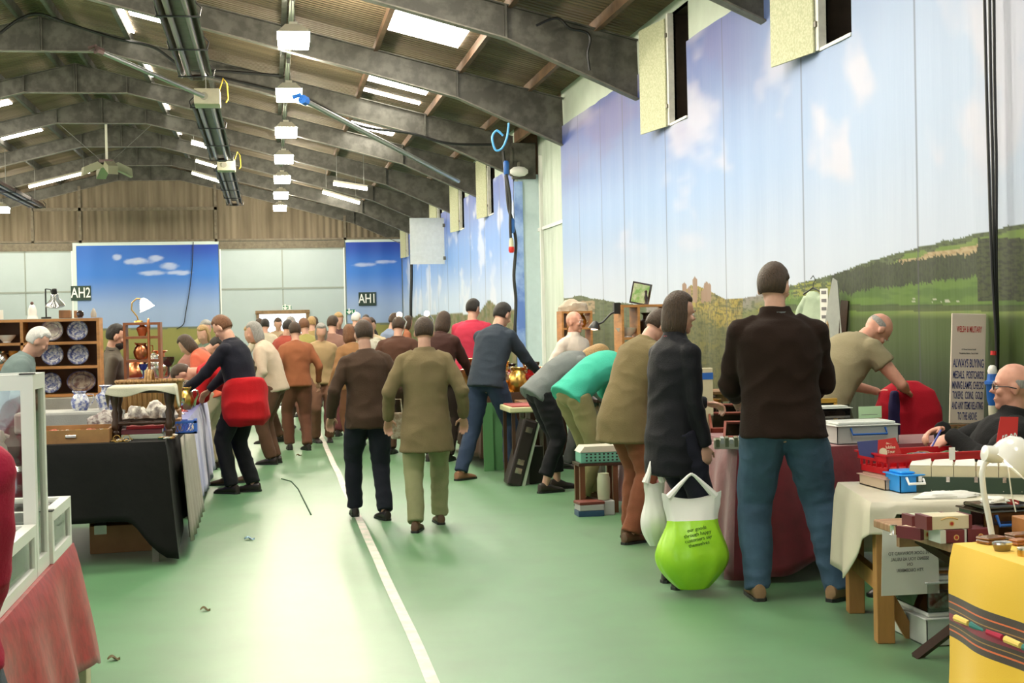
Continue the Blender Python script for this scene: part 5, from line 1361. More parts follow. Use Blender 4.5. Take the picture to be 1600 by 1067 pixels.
# wicker basket
wick = wave_mat('wicker', (.30, .15, .045), (.50, .28, .09), 9, 'X', .7, 1.0, vs=14, dist=.02)
root = empty('wicker_basket', (-.86, 10.45, tz+.14), 0, 'long wicker basket with a hooped handle behind the dark stool', 'basket')
mb = MB(); loft(mb, [(Vector((0, 0, z)), Vector((a, 0, 0)), Vector((0, b, 0))) for z, a, b in ((0, .20, .11), (.02, .215, .125), (.20, .235, .145), (.20, .222, .132), (.03, .20, .11), (.025, .01, .01))], 4 if False else 28); mb.build('basket_body', wick, root)
mb = MB(); mb.tube([(.235*math.cos(a), .145*math.sin(a), .205) for a in [2*PI*i/32 for i in range(33)]], .011, 8); mb.build('woven_rim', wick, root)
mb = MB(); M_ = [(0, .142*math.cos(a), .19+.09*math.sin(a)) for a in [PI*i/14 for i in range(15)]]
for dx in (-.018, 0, .018): mb.tube([(x+dx, y, z) for x, y, z in M_], .010, 6)
mb.build('handle', wick, root)
boxt('wooden_riser', (-.86, 10.45, tz), .42, .26, .138, oak, 'brown wooden crate under the wicker basket', 'crate')
for i, (x, y, s, sd, lab) in enumerate(((-.92, 10.03, .075, 2, 'ball of crumpled newspaper at the left between the stool legs'), (-.79, 10.06, .085, 4, 'largest ball of crumpled newspaper seen between the stool legs'), (-.70, 9.98, .06, 7, 'small ball of crumpled newspaper by the right stool leg'))):
    crumple('crumpled_newspaper', (x, y, tz+.10), (s, s*.8, s), mat('newsprint', (.66, .62, .54), .8, col2=(.30, .26, .24), vscale=22), lab, 'paper', sd)
boxt('carton', (-.80, 10.03, tz), .36, .18, .10, card, 'shallow brown carton holding the crumpled newspaper')
# blue plastic crate
crate_b = mat('blue crate plastic', (.05, .16, .62), .4)
def lattice_crate(loc, sx, sy, sz, m, label, rz=0, n=12, handle=None):
    root = empty('plastic_crate', loc, rz, label, 'crate'); mb = MB(); mb.box(-sx/2, sx/2, -sy/2, sy/2, 0, .008)
    for z in (0, sz-.014):
        mb.box(-sx/2, sx/2, -sy/2, -sy/2+.006, z, z+.014); mb.box(-sx/2, sx/2, sy/2-.006, sy/2, z, z+.014); mb.box(-sx/2, -sx/2+.006, -sy/2, sy/2, z, z+.014); mb.box(sx/2-.006, sx/2, -sy/2, sy/2, z, z+.014)
    for i in range(n):
        x = -sx/2+sx*i/n; d = sx/n
        for y in (-sy/2+.003, sy/2-.003):
            mb.tube([(x, y, .01), (x+d, y, sz-.01)], .0022, 4); mb.tube([(x+d, y, .01), (x, y, sz-.01)], .0022, 4)
    for x in (-sx/2+.003, sx/2-.003):
        for i in range(5): y = -sy/2+sy*i/5; mb.tube([(x, y, .01), (x, y+sy/5, sz-.01)], .0022, 4)
    for x in (-sx/2, sx/2-.02):
        for y in (-sy/2, sy/2-.02): mb.box(x, x+.02, y, y+.02, 0, sz+.012)
    mb.build('crate_body', m, root); return root
lattice_crate((-.68, 9.93, tz+.0), .34, .10, .085, crate_b, 'blue lattice plastic basket on the black table seen through the stool')
stuff_bits('green_tangle', -.72, -.64, 9.42, 9.7, tz, 60, .016, [mat('dark green bead', (.03, .08, .03), .4), brass, china, card], 'tangle of green and gold trinkets at the aisle corner of the black table', 'trinkets', 12)

# ================================================================ LEFT: blue cloth table with glassware
TC = (-1.25, -.68, 11.45, 14.7)
table(*TC, .762, 'steel-legged table under the royal blue cloth')
cloth(*TC, .767, lambda s_, t: .06+.03*math.sin(t*8), mat('royal blue cloth', (.03, .05, .32), .6, sheen=.5, bump=.15, bscale=20, var=.15), 'royal blue tablecloth on the left stall beyond the black table', fold=.02, freq=9, seed=9, flare=.06)
boxt('wooden_chest', (-1.02, 15.6, 0), .6, .5, .42, mat('reddish chest wood', (.16, .05, .02), .5, var=.2), 'reddish wooden chest on the carpet beyond the blue table', 'chest')
# glassware and metalware
rnd = random.Random(21); kinds = ['goblet', 'teapot', 'jug', 'bowl', 'tankard', 'candlestick', 'cup', 'vase']; mm = [(silver, 'silver'), (copper, 'copper'), (brass, 'brass'), (amber, 'amber glass'), (rubyg, 'ruby glass'), (china, 'white china')]
cells = [(r_, c_) for r_ in range(8) for c_ in range(4)]
ROWN = ['front', 'second', 'third', 'fourth', 'fifth', 'sixth', 'seventh', 'back']; COLN = ['aisle-side', 'second from the aisle', 'third from the aisle', 'innermost']
for i, (r_, c_) in enumerate(cells):
    k = kinds[(i*5+r_) % 8]; m_, mn = mm[(i*7+c_) % 6]
    sz = {'goblet': .15, 'teapot': .16, 'jug': .17, 'bowl': .13, 'tankard': .15, 'candlestick': .2, 'cup': .13, 'vase': .16}[k]*rnd.uniform(.85, 1.2)
    x = -.76-.13*c_+rnd.uniform(-.012, .012); y = 12.1+.33*r_+rnd.uniform(-.04, .04)
    if (x < -.84 and 12.2 < y < 12.95): continue
    vessel(k, sz, m_, (x, y, tz), '%s %s, %s row of the blue table, %s' % (mn, k, ROWN[r_], COLN[c_]), k if k != 'candlestick' else 'candlestick', 'tableware on the blue cloth', rz=rnd.uniform(0, 6))
vessel('stand', .26, silver, (-.86, 11.68, tz), 'wide silver cake stand at the front corner of the blue table', 'cake stand')
stuff_bits('amber_beads', -.96, -.76, 11.58, 11.78, tz+.125, 60, .014, [amber, brass, MATS['coral bead']], 'amber beads heaped on the silver cake stand', 'beads', 15)
vessel('bowl', .2, china, (-.98, 11.36+.18, tz), 'white china bowl beneath the silver cake stand', 'bowl') if False else None
# wooden cabinet with lamp
def shelf_unit(loc, w_, d_, h_, zs, m, label, name='open_shelf', back=None, divs=(), rz=0, t=.022, cat='shelf'):
    root = empty(name, loc, rz, label, cat)
    for x in (-w_/2, w_/2-t): mb = MB(); mb.box(x, x+t, -d_/2, d_/2, 0, h_); mb.build('side_panel', m, root)
    for z in zs: mb = MB(); mb.box(-w_/2+t, w_/2-t, -d_/2, d_/2, z, z+t); mb.build('shelf_board', m, root)
    for x in divs: mb = MB(); mb.box(x-t/2, x+t/2, -d_/2, d_/2, zs[0], zs[-1]); mb.build('divider', m, root)
    if back: mb = MB(); mb.box(-w_/2+t, w_/2-t, d_/2-.006, d_/2-.002, 0, h_); mb.build('back_panel', back, root)
    return root
cabm = mat('red-brown cabinet wood', (.24, .08, .028), .45, var=.2)
boxt('wooden_riser', (-1.085, 12.62, tz), .31, .3, .27, MATS['reddish chest wood'], 'dark chest of boxes beneath the small glass-fronted cabinet', 'box')
shelf_unit((-1.085, 12.62, tz+.272), .31, .24, .50, (.0, .16, .36, .478), cabm, 'small red-brown display cabinet topped by a curved brass lamp', 'display_cabinet', divs=(), cat='cabinet')
vessel('vase', .09, mat('orange lustre glaze', (.45, .10, .03), .2), (-1.085, 12.56, tz+.272+.384), 'orange vase in the top of the small red-brown cabinet', 'vase')
vessel('jug', .14, copper, (-1.095, 12.56, tz+.272+.184), 'copper jug in the middle of the small red-brown cabinet', 'jug')
vessel('goblet', .12, blueg, (-1.085, 12.56, tz+.272+.024), 'cobalt glass goblet at the bottom of the small red-brown cabinet', 'goblet')
root = empty('table_lamp', (-1.12, 12.62, tz+.774), 0, 'curved brass lamp with a lit frilled glass shade on the small cabinet', 'lamp')
mb = MB(); mb.lathe([(0, 0), (.04, 0), (.035, .012), (.008, .02)], n=16); mb.tube([(0, 0, .01), (-.01, 0, .05), (-.055, 0, .11), (-.05, 0, .17), (-.01, 0, .205), (.03, 0, .20)], .006, 8); mb.build('stem', brass, root)
mb = MB(); mb.lathe([(.012, 0), (.03, -.02), (.05, -.06), (.058, -.09), (.068, -.10)], n=20, M=Matrix.Translation((.035, 0, .205)) @ Matrix.Rotation(R(-25), 4, 'Y'), cap=False); mb.build('glass_shade', mat('lit frosted shade', (1, .9, .75), .5, emit=9, ecol=(1, .84, .62)), root)
mb = MB(); mb.tube([(0, 0, 0), (0, 0, .86)], .011, 10); mb.lathe([(.014, .86), (.012, .9), (.005, .92)]); mb.build('x', copper) if False else None
mb = MB(); mb.tube([(0, 0, 0), (.0, 0, .72)], .012, 10); mb.lathe([(.013, .72), (.016, .73), (.010, .80), (0, .81)], n=10)
tag(mb.build('copper_pole', copper, loc=(-1.02, 12.42, tz)), 'upright copper pole standing beside the small cabinet', 'pole')
vessel('bowl', .17, brass, (-1.10, 12.62, tz+.0), 'large brass bowl right of the copper pole', 'bowl') if False else None

# ---- plate shelves
SH = Vector((-1.780, 11.98, .96))
table(-2.86, -1.36, 11.72, 12.26, .762, 'table under the pine plate shelves')
boxt('wooden_riser', (-2.110, 11.98, tz-.01), 1.45, .36, .19, fab('white table runner', (.5, .47, .4)), 'cloth-covered riser under the plate shelves', 'riser')
shelf_unit((-1.790, 11.98, .96), .86, .26, .63, (.0, .225, .42, .605), pine, 'orange pine shelf unit displaying blue and white plates', divs=(-.17,), back=mat('shelf back board', (.16, .08, .04), .7))
PL = [(-1.540, 1.405, .082, 'blue-rimmed china plate at the top right of the pine shelves', bwc, 1), (-1.740, 1.405, .088, 'large pale plate left of the blue-rimmed plate on the top shelf', mat('pale transfer china', (.78, .72, .6), .2, col2=(.5, .38, .36), vscale=26), 1),
      (-1.540, 1.208, .084, 'grey-blue plate at the right of the middle pine shelf', bwc, 1), (-1.740, 1.208, .086, 'grey-blue plate left of the divider on the middle pine shelf', bwc, 1),
      (-1.760, .983, .085, 'dark blue plate on the bottom pine shelf', bwc, 1), (-1.520, .983, .115, 'brown and cream oval meat platter on the bottom pine shelf', mat('brown transfer china', (.42, .32, .22), .3, col2=(.14, .06, .04), vscale=20), .78)]
for x, z, r, lab, m_, ov in PL: plate(r, (x, 11.96, z), lab, m_, oval=ov)
vessel('bowl', .12, china, (-2.090, 11.94, 1.405), 'cream bowl on the top shelf behind the pale-haired person', 'bowl')
for i, (x, z, k) in enumerate(((-2.14, 1.208, 'jug'), (-2.04, 1.208, 'goblet'), (-2.14, .983, 'teapot'), (-2.03, .983, 'cup'))): vessel(k, .13, [silver, amber, blkg, china][i], (x, 11.94, z), ['silver jug on the middle shelf left of the divider', 'amber goblet on the middle shelf left of the divider', 'dark teapot on the bottom shelf left of the divider', 'white cup on the bottom shelf left of the divider'][i], k)
shelf_unit((-2.480, 11.98, .96), .48, .26, .60, (.0, .2, .40, .578), pine, 'second pine shelf unit cut off at the left picture edge', back=MATS['shelf back board'])
for i, (x, z, k, m_, lab) in enumerate(((-2.44, 1.382, 'candlestick', brass, 'gilt figure candlestick on the left pine shelf'), (-2.34, 1.382, 'vase', china, 'cream vase beside the gilt candlestick'), (-2.40, 1.182, 'bowl', brass, 'brass bowl on the middle of the left pine shelf'), (-2.320, .983, 'teapot', MATS['orange lustre glaze'], 'orange teapot low on the left pine shelf'))): vessel(k, .13, m_, (x, 11.94, z), lab, k)
plate(.08, (-2.50, 11.97, .983), 'pale round plate low on the left pine shelf', china)
# on top of the shelves
zt = 1.592
mb = MB(); mb.lathe([(0, 0), (.045, 0), (.04, .015), (.034, .03), (.036, .06), (.028, .09), (.018, .11), (0, .125)], n=14, sy=.8); root = mb.build('statuette', china, loc=(-1.890, 11.96, zt)); tag(root, 'white robed statuette standing on top of the pine shelves', 'statuette')
mb = MB(); mb.ball((.0, -.01, .125), .014, 10); mb.build('head', mat('dark painted head', (.10, .04, .03), .5), root)
root = empty('desk_lamp', (-1.790, 12.0, zt), 0, 'black desk lamp with a chromed round shade on the pine shelves', 'lamp')
mb = MB(); mb.lathe([(0, 0), (.04, 0), (.04, .012), (0, .014)], n=16); mb.tube([(0, 0, .01), (.0, 0, .24)], .006, 8); mb.tube([(0, 0, .24), (.04, -.01, .235), (.055, -.02, .19)], .005, 6); mb.build('arm', dark, root)
mb = MB(); mb.lathe([(.02, .05), (.03, .04), (.035, .0), (.072, -.04), (.078, -.055), (.07, -.05), (.03, -.0)], n=24, M=Matrix.Translation((.075, -.03, .155)) @ Matrix.Rotation(R(18), 4, 'X'), cap=False); mb.build('lamp_shade', mat('grey chrome', (.5, .5, .48), .2, .9), root)
mb = MB(); mb.lathe([(0, .09), (.02, .085), (.024, .04), (.0, .03)], n=14, M=Matrix.Translation((.075, -.03, .155)) @ Matrix.Rotation(R(18), 4, 'X')); mb.build('shade_cap', dark, root)
boxt('wooden_box', (-1.640, 12.0, zt), .09, .1, .065, oak, 'brown wooden box on the pine shelves right of the desk lamp')
boxt('wooden_box', (-1.545, 12.01, zt), .05, .08, .06, card, 'pale upright carton beside the brown wooden box')
mb = MB(); mb.lathe([(0, 0), (.028, 0), (.03, .01), (.028, .02), (0, .024)], n=20, M=Matrix.Translation((0, 0, .03)) @ Matrix.Rotation(PI/2, 4, 'X')); mb.box(-.02, .02, -.02, .02, 0, .008)
tag(mb.build('alarm_clock', blkg, loc=(-1.510, 11.9, zt)), 'small round dark clock in front of the wooden box', 'clock')
mb = MB(); mb.lathe([(0, 0), (.022, 0), (.024, .03), (.014, .06), (.005, .075), (0, .078)], n=14); tag(mb.build('bell', mat('stone grey', (.34, .3, .25), .6), loc=(-1.410, 11.93, zt)), 'grey pointed bell at the right end of the shelf top', 'bell')
mb = MB(); mb.box(-.022, .022, -.002, .002, 0, .075); tag(mb.build('price_card', paper, loc=(-2.130, 11.92, zt)), 'small white card standing at the left of the pine shelf top', 'card')
mb = MB(); mb.tube([(0, 0, 0), (-.08, 0, .23)], .007, 6); mb.tube([(.016, 0, 0), (-.064, 0, .23)], .005, 6); mb.lathe([(0, -.02), (.04, -.02), (.035, .0), (0, .005)], n=14)
tag(mb.build('spring_lamp', dark, loc=(-2.200, 11.98, 1.592)), 'double black spring lamp arm leaning at the left picture edge', 'lamp')
# tall white pole behind, left
mb = MB(); mb.tube([(0, 0, 0), (0, 0, 3.6)], .03, 8); tag(mb.build('white_pole', mat('white pole paint', (.8, .8, .8), .4), loc=(-3.9, 21.0, 0)), 'tall slim white pole behind the left shelves', 'pole')

# ================================================================ RIGHT: wooden trestle at the front
def XA(px, Y): return PY(px, 600, Y).x
def ZA(px, py, Y): return PY(px, py, Y).z
def kx(px, Y):     # metres per picture column at this place (for widths)
    return (PY(px+5, 600, Y).x-PY(px-5, 600, Y).x)/10
# yellow cloth table
YT = (2.30, 3.35, 3.1, 4.50)
root = empty('folding_table', (2.82, 3.79, -.028), 0, 'folding table with a crossed dark wooden leg under the yellow cloth', 'table')
mb = MB(); mb.box(-.5, .5, -.69, .69, .70, .725); mb.build('tabletop', midw, root)
for y in (-.62, .60):
    for sg in (-1, 1):
        mb = MB(); mb.tube([(sg*-.42, y+sg*.02, .70), (sg*.42, y+sg*.02, .0)], .022, 4); mb.build('leg', mat('dark red-brown timber', (.13, .05, .02), .5, var=.2), root)
ycl = mat('yellow woven cloth', (.76, .46, .015), .75, bump=.08, bscale=300, sheen=.2, var=.06, vscale=6)
yo = cloth(*YT, .700, lambda s_, t: .12 if s_ != 3 else .10+.02*math.sin(t*7), ycl, 'yellow woven tablecloth with dark striped band at the right front', fold=.03, freq=8, seed=3, flare=.05)
# the woven bands are part of the cloth's own pattern
nt = ycl.node_tree; b_ = nt.nodes['Principled BSDF']; tc = nt.nodes.new('ShaderNodeTexCoord'); sp = nt.nodes.new('ShaderNodeSeparateXYZ'); nt.links.new(tc.outputs['Object'], sp.inputs[0])
cr = nt.nodes.new('ShaderNodeValToRGB'); cr.color_ramp.interpolation = 'CONSTANT'; mr = nt.nodes.new('ShaderNodeMapRange')
mr.inputs[1].default_value = .38; mr.inputs[2].default_value = .56; nt.links.new(sp.outputs['Z'], mr.inputs[0]); nt.links.new(mr.outputs[0], cr.inputs[0])
K_ = (.035, .02, .012, 1); O_ = (.62, .12, .02, 1); YL = (.76, .46, .015, 1); MR = (.20, .01, .03, 1)
els = [(0, YL), (.06, K_), (.17, O_), (.20, K_), (.27, (.30, .16, .03, 1)), (.29, K_), (.36, MR), (.50, K_), (.58, (.30, .16, .03, 1)), (.60, K_), (.70, O_), (.73, K_), (.86, YL)]
e = cr.color_ramp.elements; e[0].position = 0; e[0].color = YL; e[1].position = .06; e[1].color = K_
for p_, c_ in els[2:]: q = e.new(p_); q.color = c_
old = b_.inputs['Base Color'].links[0].from_socket if b_.inputs['Base Color'].links else None
nt.links.new(cr.outputs[0], b_.inputs['Base Color'])
# coloured tufts sewn on the band
rng = [(mat('yellow wool', (.7, .5, .12), .9), 'yellow'), (mat('teal wool', (.03, .16, .14), .9), 'teal'), (mat('crimson wool', (.35, .01, .04), .9), 'crimson')]
for i in range(8):
    y = 4.40-.11*i; mb = MB(); mb.tube([(0, -.045, 0), (0, .045, 0)], [.010, .012], 8); o = mb.build('tuft', rng[i % 3][0], yo, loc=(-.580, y-3.80, .47)); o['label'] = rng[i % 3][1]+' wool tuft'

# worn plank folding table
root = empty('folding_table', (3.12, 5.40, 0), 0, 'worn wooden folding table with crossed legs beyond the yellow cloth', 'table')
mb = MB(); mb.box(-.55, .6, -.40, .44, .565, .60, bev=.006); mb.box(-.48, .55, -.36, -.33, .49, .565); mb.box(-.48, .55, .33, .36, .49, .565); mb.build('tabletop', midw, root)
for y in (-.345, .345):
    for sg in (-1, 1): mb = MB(); mb.tube([(sg*.40, y+sg*.025, .53), (sg*-.40, y+sg*.025, .0)], .026, 4); mb.build('leg', mat('dark folding leg', (.05, .022, .012), .5), root)
mb = MB(); mb.box(-.05, -.02, -.34, .34, .3, .34); mb.build('stretcher', MATS['dark folding leg'], root)
# sturdy trestle with cream sheet
root = empty('wooden_table', (3.02, 6.42, 0), 0, 'sturdy honey-coloured wooden table under the cream sheet with crates', 'table'); hw = mat('honey timber', (.36, .175, .045), .5, var=.15, vscale=3, stretch=(6, 6, 1))
mb = MB(); mb.box(-.36, .50, -.38, .40, .60, .635, bev=.004); mb.build('tabletop', hw, root)
for x, y in ((-.31, -.32), (-.31, .34), (.44, -.32), (.44, .34)): mb = MB(); mb.box(x-.04, x+.04, y-.04, y+.04, 0, .60, bev=.004); mb.build('leg', hw, root)
mb = MB(); mb.box(-.27, .40, -.34, -.30, .22, .32, bev=.003); mb.build('stretcher', hw, root)
mb = MB(); mb.box(-.33, -.29, -.28, .30, .22, .30); mb.build('stretcher', hw, root)
mb = MB(); mb.prism([(-.20, 0), (-.14, 0), (-.32, .34), (-.34, .26)], 'y', -.26, -.22); mb.build('brace', hw, root)
def hemc(s_, t): return .66 if s_ in (0, 1) else (.70-.42*sstep(0, .35, t)*(1-.2*math.sin(t*9)) if s_ == 3 else .4)
cloth(2.66, 3.52, 6.04, 6.82, .638, lambda s_, t: (.56+.03*math.sin(t*12) if t > .1 else .50) if s_ == 0 else .5 if s_ == 1 else .28 if s_ == 2 else .22+.26*sstep(.45, 1, t), mat('cream plastic sheet', (.58, .54, .42), .4, bump=.3, bscale=9), 'creased cream sheet over the sturdy wooden table', fold=.018, freq=10, seed=6, flare=.02, out=.012, name='plastic_sheet')['category'] = 'sheet'
for o_ in [o for o in bpy.data.objects if o.name in ('plastic_sheet', 'wooden_table')]:
    pv = Vector((2.64, 6.03, 0)); Rm = Matrix.Rotation(R(-12), 3, 'Z'); o_.location = pv+Rm @ (Vector(o_.location)-pv); o_.rotation_euler = (0, 0, R(-12))
# notice hanging from the table edge, lettering seen from behind
npx = (1372, 1462); Yn = 5.955
root = empty('paper_notice', (XA(1417, Yn), Yn, 0), 0, 'white paper notice with reversed lettering hanging below the wooden table', 'notice')
w2 = (XA(1462, Yn)-XA(1372, Yn))/2; zt_, zb_ = ZA(1400, 822, Yn), ZA(1420, 929, Yn)
zt_ = min(zt_, .60)
mb = MB(); mb.add([(-w2*.93, 0, zt_), (w2*.55, 0, zt_), (w2, .0, zt_-.16), (w2, -.004, zb_), (-w2, .004, zb_), (-w2*.97, .002, (zt_+zb_)/2)], [(0, 5, 4, 3, 2, 1)]); o = mb.build('sheet', paper, root); sdm = o.modifiers.new('s', 'SOLIDIFY'); sdm.thickness = .0012
inkg = mat('grey ink', (.16, .15, .15), .6)
H_ = zt_-zb_
for i, (t_, f_) in enumerate((('HERE ON 12TH', .13), ('OCTOBER!', .20), ('WE LOOK FORWARD TO', .355), ('SEEING YOU AS USUAL', .43), ('ON', .50), ('7TH DECEMBER!', .575))):
    text_obj('lettering', t_, .0205, inkg, (-.002, -.005, zt_-H_*f_*1.12), (PI/2, 0, 0), root, sx=.86, mirror=True, ext=.0003)
# clear boxes under the plank table
def lidbox(loc, sx, sy, sz, label, m=tub, lidm=None, handle=None, rz=0, hc='blue', fill=None):
    root = empty('plastic_box', loc, rz, label, 'box'); mb = MB(); k = .93
    t = .004
    for (a, b, c, d) in ((-sx/2, sx/2, -sy/2, -sy/2+t), (-sx/2, sx/2, sy/2-t, sy/2), (-sx/2, -sx/2+t, -sy/2, sy/2), (sx/2-t, sx/2, -sy/2, sy/2)): mb.box(a, b, c, d, 0, sz*.8)
    mb.box(-sx/2, sx/2, -sy/2, sy/2, 0, t); mb.build('box_body', m, root)
    mb = MB(); mb.box(-sx/2-.012, sx/2+.012, -sy/2-.012, sy/2+.012, sz*.8, sz*.86, bev=.004); mb.box(-sx/2+.01, sx/2-.01, -sy/2+.01, sy/2-.01, sz*.86, sz, bev=.008); mb.build('lid', lidm or mat('milky lid', (.62, .64, .60), .35), root)
    if handle:
        w_ = sx*.28; mb = MB(); mb.tube([(-w_, -sy/2-.004, sz*.72), (-w_, -sy/2-.03, sz*.45), (w_, -sy/2-.03, sz*.45), (w_, -sy/2-.004, sz*.72)], .007, 6); mb.build('handle', handle, root)
    if fill: mb = MB(); mb.box(-sx/2+.02, sx/2-.02, -sy/2+.02, sy/2-.02, .01, sz*.55, bev=.01); mb.build('contents', fill, root)
    return root
milky = mat('milky plastic', (.50, .54, .48), .35)
lidbox((3.12, 6.12, 0), .52, .36, .15, 'frosted storage box on the carpet under the plank table, lower of two', milky)
lidbox((3.12, 6.12, .152), .50, .34, .16, 'clear storage box on top of the frosted one under the plank table', tub, fill=mat('mixed red contents', (.3, .08, .05), .7, col2=(.4, .4, .35), vscale=18))
# crates on the sheet
zt3 = .648
red = mat('red crate plastic', (.55, .008, .015), .35)
def stack_crate(loc, sx, sy, sz, m, label, rz=0):
    root = empty('plastic_crate', loc, rz, label, 'crate'); mb = MB(); mb.box(-sx/2+.02, sx/2-.02, -sy/2+.02, sy/2-.02, 0, .01)
    for z0, z1, o_ in ((sz-.04, sz, 0.0), (0, .03, .012)):
        for (a, b, c, d) in ((-sx/2+o_, sx/2-o_, -sy/2+o_, -sy/2+o_+.008), (-sx/2+o_, sx/2-o_, sy/2-o_-.008, sy/2-o_), (-sx/2+o_, -sx/2+o_+.008, -sy/2+o_, sy/2-o_), (sx/2-o_-.008, sx/2-o_, -sy/2+o_, sy/2-o_)): mb.box(a, b, c, d, z0, z1)
    mb.box(-sx/2-.012, sx/2+.012, -sy/2-.012, -sy/2+.004, sz-.008, sz); mb.box(-sx/2-.012, sx/2+.012, sy/2-.004, sy/2+.012, sz-.008, sz); mb.box(-sx/2-.012, -sx/2+.004, -sy/2, sy/2, sz-.008, sz); mb.box(sx/2-.004, sx/2+.012, -sy/2, sy/2, sz-.008, sz)
    n = int(sx/.05)
    for i in range(n+1):
        x = -sx/2+.012+(sx-.032)*i/n
        for y in (-sy/2+.010, sy/2-.018): mb.box(x, x+.009, y, y+.008, .03, sz-.04)
    for i in range(6):
        y = -sy/2+.012+(sy-.032)*i/5
        for x in (-sx/2+.010, sx/2-.018): mb.box(x, x+.008, y, y+.009, .03, sz-.04)
    mb.build('crate_body', m, root); return root
Yc = 6.62
lidbox((XA(1366, 6.55)+.13, 6.55, zt3), .30, .30, .062, 'low tan storage box with a blue handle under the corner of the red crate', mat('tan plastic', (.55, .42, .30), .4), lidm=mat('pink lid', (.5, .32, .25), .4), handle=bluepl)
xa, xb = XA(1350, Yc), XA(1603, Yc)
stack_crate(((xa+xb)/2+.02, Yc, zt3+.065), xb-xa, .30, .10, red, 'long red plastic crate full of photographs on the wooden table', rz=R(4))
boxt('box_plinth', ((xa+xb)/2+.22, Yc+.02, zt3), (xb-xa)*.5, .20, .063, cream, 'cream carton supporting the red crate')
stuff_bits('photographs', xa+.25, xb-.25, Yc-.08, Yc+.08, zt3+.12, 90, .03, [paper, mat('photo blue', (.08, .12, .25), .4), mat('photo green', (.12, .2, .1), .4), card], 'loose photographs and postcards filling the red crate', 'photographs', 4)
# open book with lettering
bc = PY(1371, 716, 6.84); root = empty('booklet', (XA(1371, 6.6), 6.60, zt3+.155), R(4), 'red and navy booklet propped at the left end of the red crate', 'booklet')
mb = MB(); mb.add([(-.115, 0, .065), (-.01, -.012, .070), (-.025, -.03, -.02), (-.11, -.01, .0)], [(0, 1, 2, 3)]); o = mb.build('back_cover', mat('navy print', (.04, .05, .17), .5), root); o.modifiers.new('s', 'SOLIDIFY').thickness = .003
mb = MB(); mb.add([(-.01, -.012, .070), (.085, -.012, .078), (.11, -.03, -.01), (-.025, -.03, -.02)], [(0, 1, 2, 3)]); o = mb.build('front_cover', mat('red print', (.50, .02, .02), .5), root); o.modifiers.new('s', 'SOLIDIFY').thickness = .003
for i, t_ in enumerate(('Silver', 'Jubilee', 'Tour')): text_obj('lettering', t_, .022, mat('cream ink', (.75, .66, .45), .5), (.052, -.024+.0055*(-i+1), .055-.022*i), (PI/2-.25, 0, 0), root, sx=.9, ext=.0004)
mb = MB(); mb.lathe([(0, 0), (.022, 0), (.022, .002), (0, .002)], n=18, M=Matrix.Translation((.008, -.031, .01)) @ Matrix.Rotation(PI/2-.2, 4, 'X')); mb.build('emblem', MATS['cream ink'], root)
# price card
rp = PY(1570, 702, 6.9); root = empty('price_card', (XA(1558, 6.55), 6.50, zt3+.165), R(4), 'red card reading £5.00 standing in the red crate', 'card'); kk_ = .0034
mb = MB(); mb.add([(-.045, 0, 0), (.075, 0, 0), (.095, .012, .155), (-.005, .012, .16)], [(0, 1, 2, 3)]); o = mb.build('card_sheet', mat('red card', (.62, .03, .03), .5), root); o.modifiers.new('s', 'SOLIDIFY').thickness = .002
text_obj('lettering', '£5.00', .075, whitep, (.030, -.006, .045), (PI/2, R(-8), 0), root, sx=.55, ext=.0004)
# blue box with a handle
lidbox((XA(1420, 6.32), 6.36, zt3), (XA(1442, 6.32)-XA(1398, 6.32)), .16, .10, 'bright blue small plastic box with a white handle below the red crate', mat('bright blue plastic', (.02, .28, .75), .3), lidm=mat('blue lid', (.02, .33, .85), .3), handle=whitep)
# long green coin filing case with cream cards
def file_case(x, y, w_, d_, label):
    root = empty('filing_case', (x, y, zt3), R(-28), label, 'case')
    mb = MB(); mb.box(-w_/2, w_/2, -d_/2, d_/2, 0, .075, bev=.003); mb.build('case_body', mat('dark green leathercloth', (.02, .045, .022), .5), root)
    for i in range(5):
        xx = -w_/2+.06+(w_-.12)*i/4
        mb = MB(); mb.box(xx-.008, xx+.008, -d_/2-.004, -d_/2, .052, .078); mb.build('clasp', silver, root)
    for i in range(8):
        xx = -w_/2+.03+(w_-.06)*i/7
        mb = MB(); mb.ball((xx, -d_/2-.001, .012), .004, 6); mb.build('stud', silver, root)
    for i in range(6):
        for j in range(3):
            xx = -w_/2+.01+(w_-.02)*(i+.5)/6; yy = -d_/2+.01+(d_-.02)*(j+.5)/3
            mb = MB(); mb.box(xx-(w_/6)*.47, xx+(w_/6)*.47, yy-(d_/3)*.47, yy+(d_/3)*.44, .075, .125); mb.build('card_box', cream, root)
            mb = MB(); mb.add([(xx-(w_/6)*.45, yy-(d_/3)*.42, .126), (xx+(w_/6)*.45, yy-(d_/3)*.42, .126), (xx+(w_/6)*.4, yy+(d_/3)*.4, .138), (xx-(w_/6)*.4, yy+(d_/3)*.35, .132)], [(0, 1, 2, 3)]); o = mb.build('card_flap', paper, root); o.modifiers.new('s', 'SOLIDIFY').thickness = .002
    return root
fc = file_case(XA(1540, 6.1)+.03, 6.26, .62, .24, 'long dark green filing case topped with rows of cream card boxes')
boxt('white_tab', (XA(1492, 6.3), 6.34, zt3+.14), .03, .004, .06, paper, 'white tab card standing up among the cream card boxes', 'card', bev=.001)
crumple('paper_bag', (XA(1478, 6.08), 6.08, zt3), (.16, .06, .022), paper, 'flattened white paper bag at the front edge of the cream sheet', 'bag', 5)
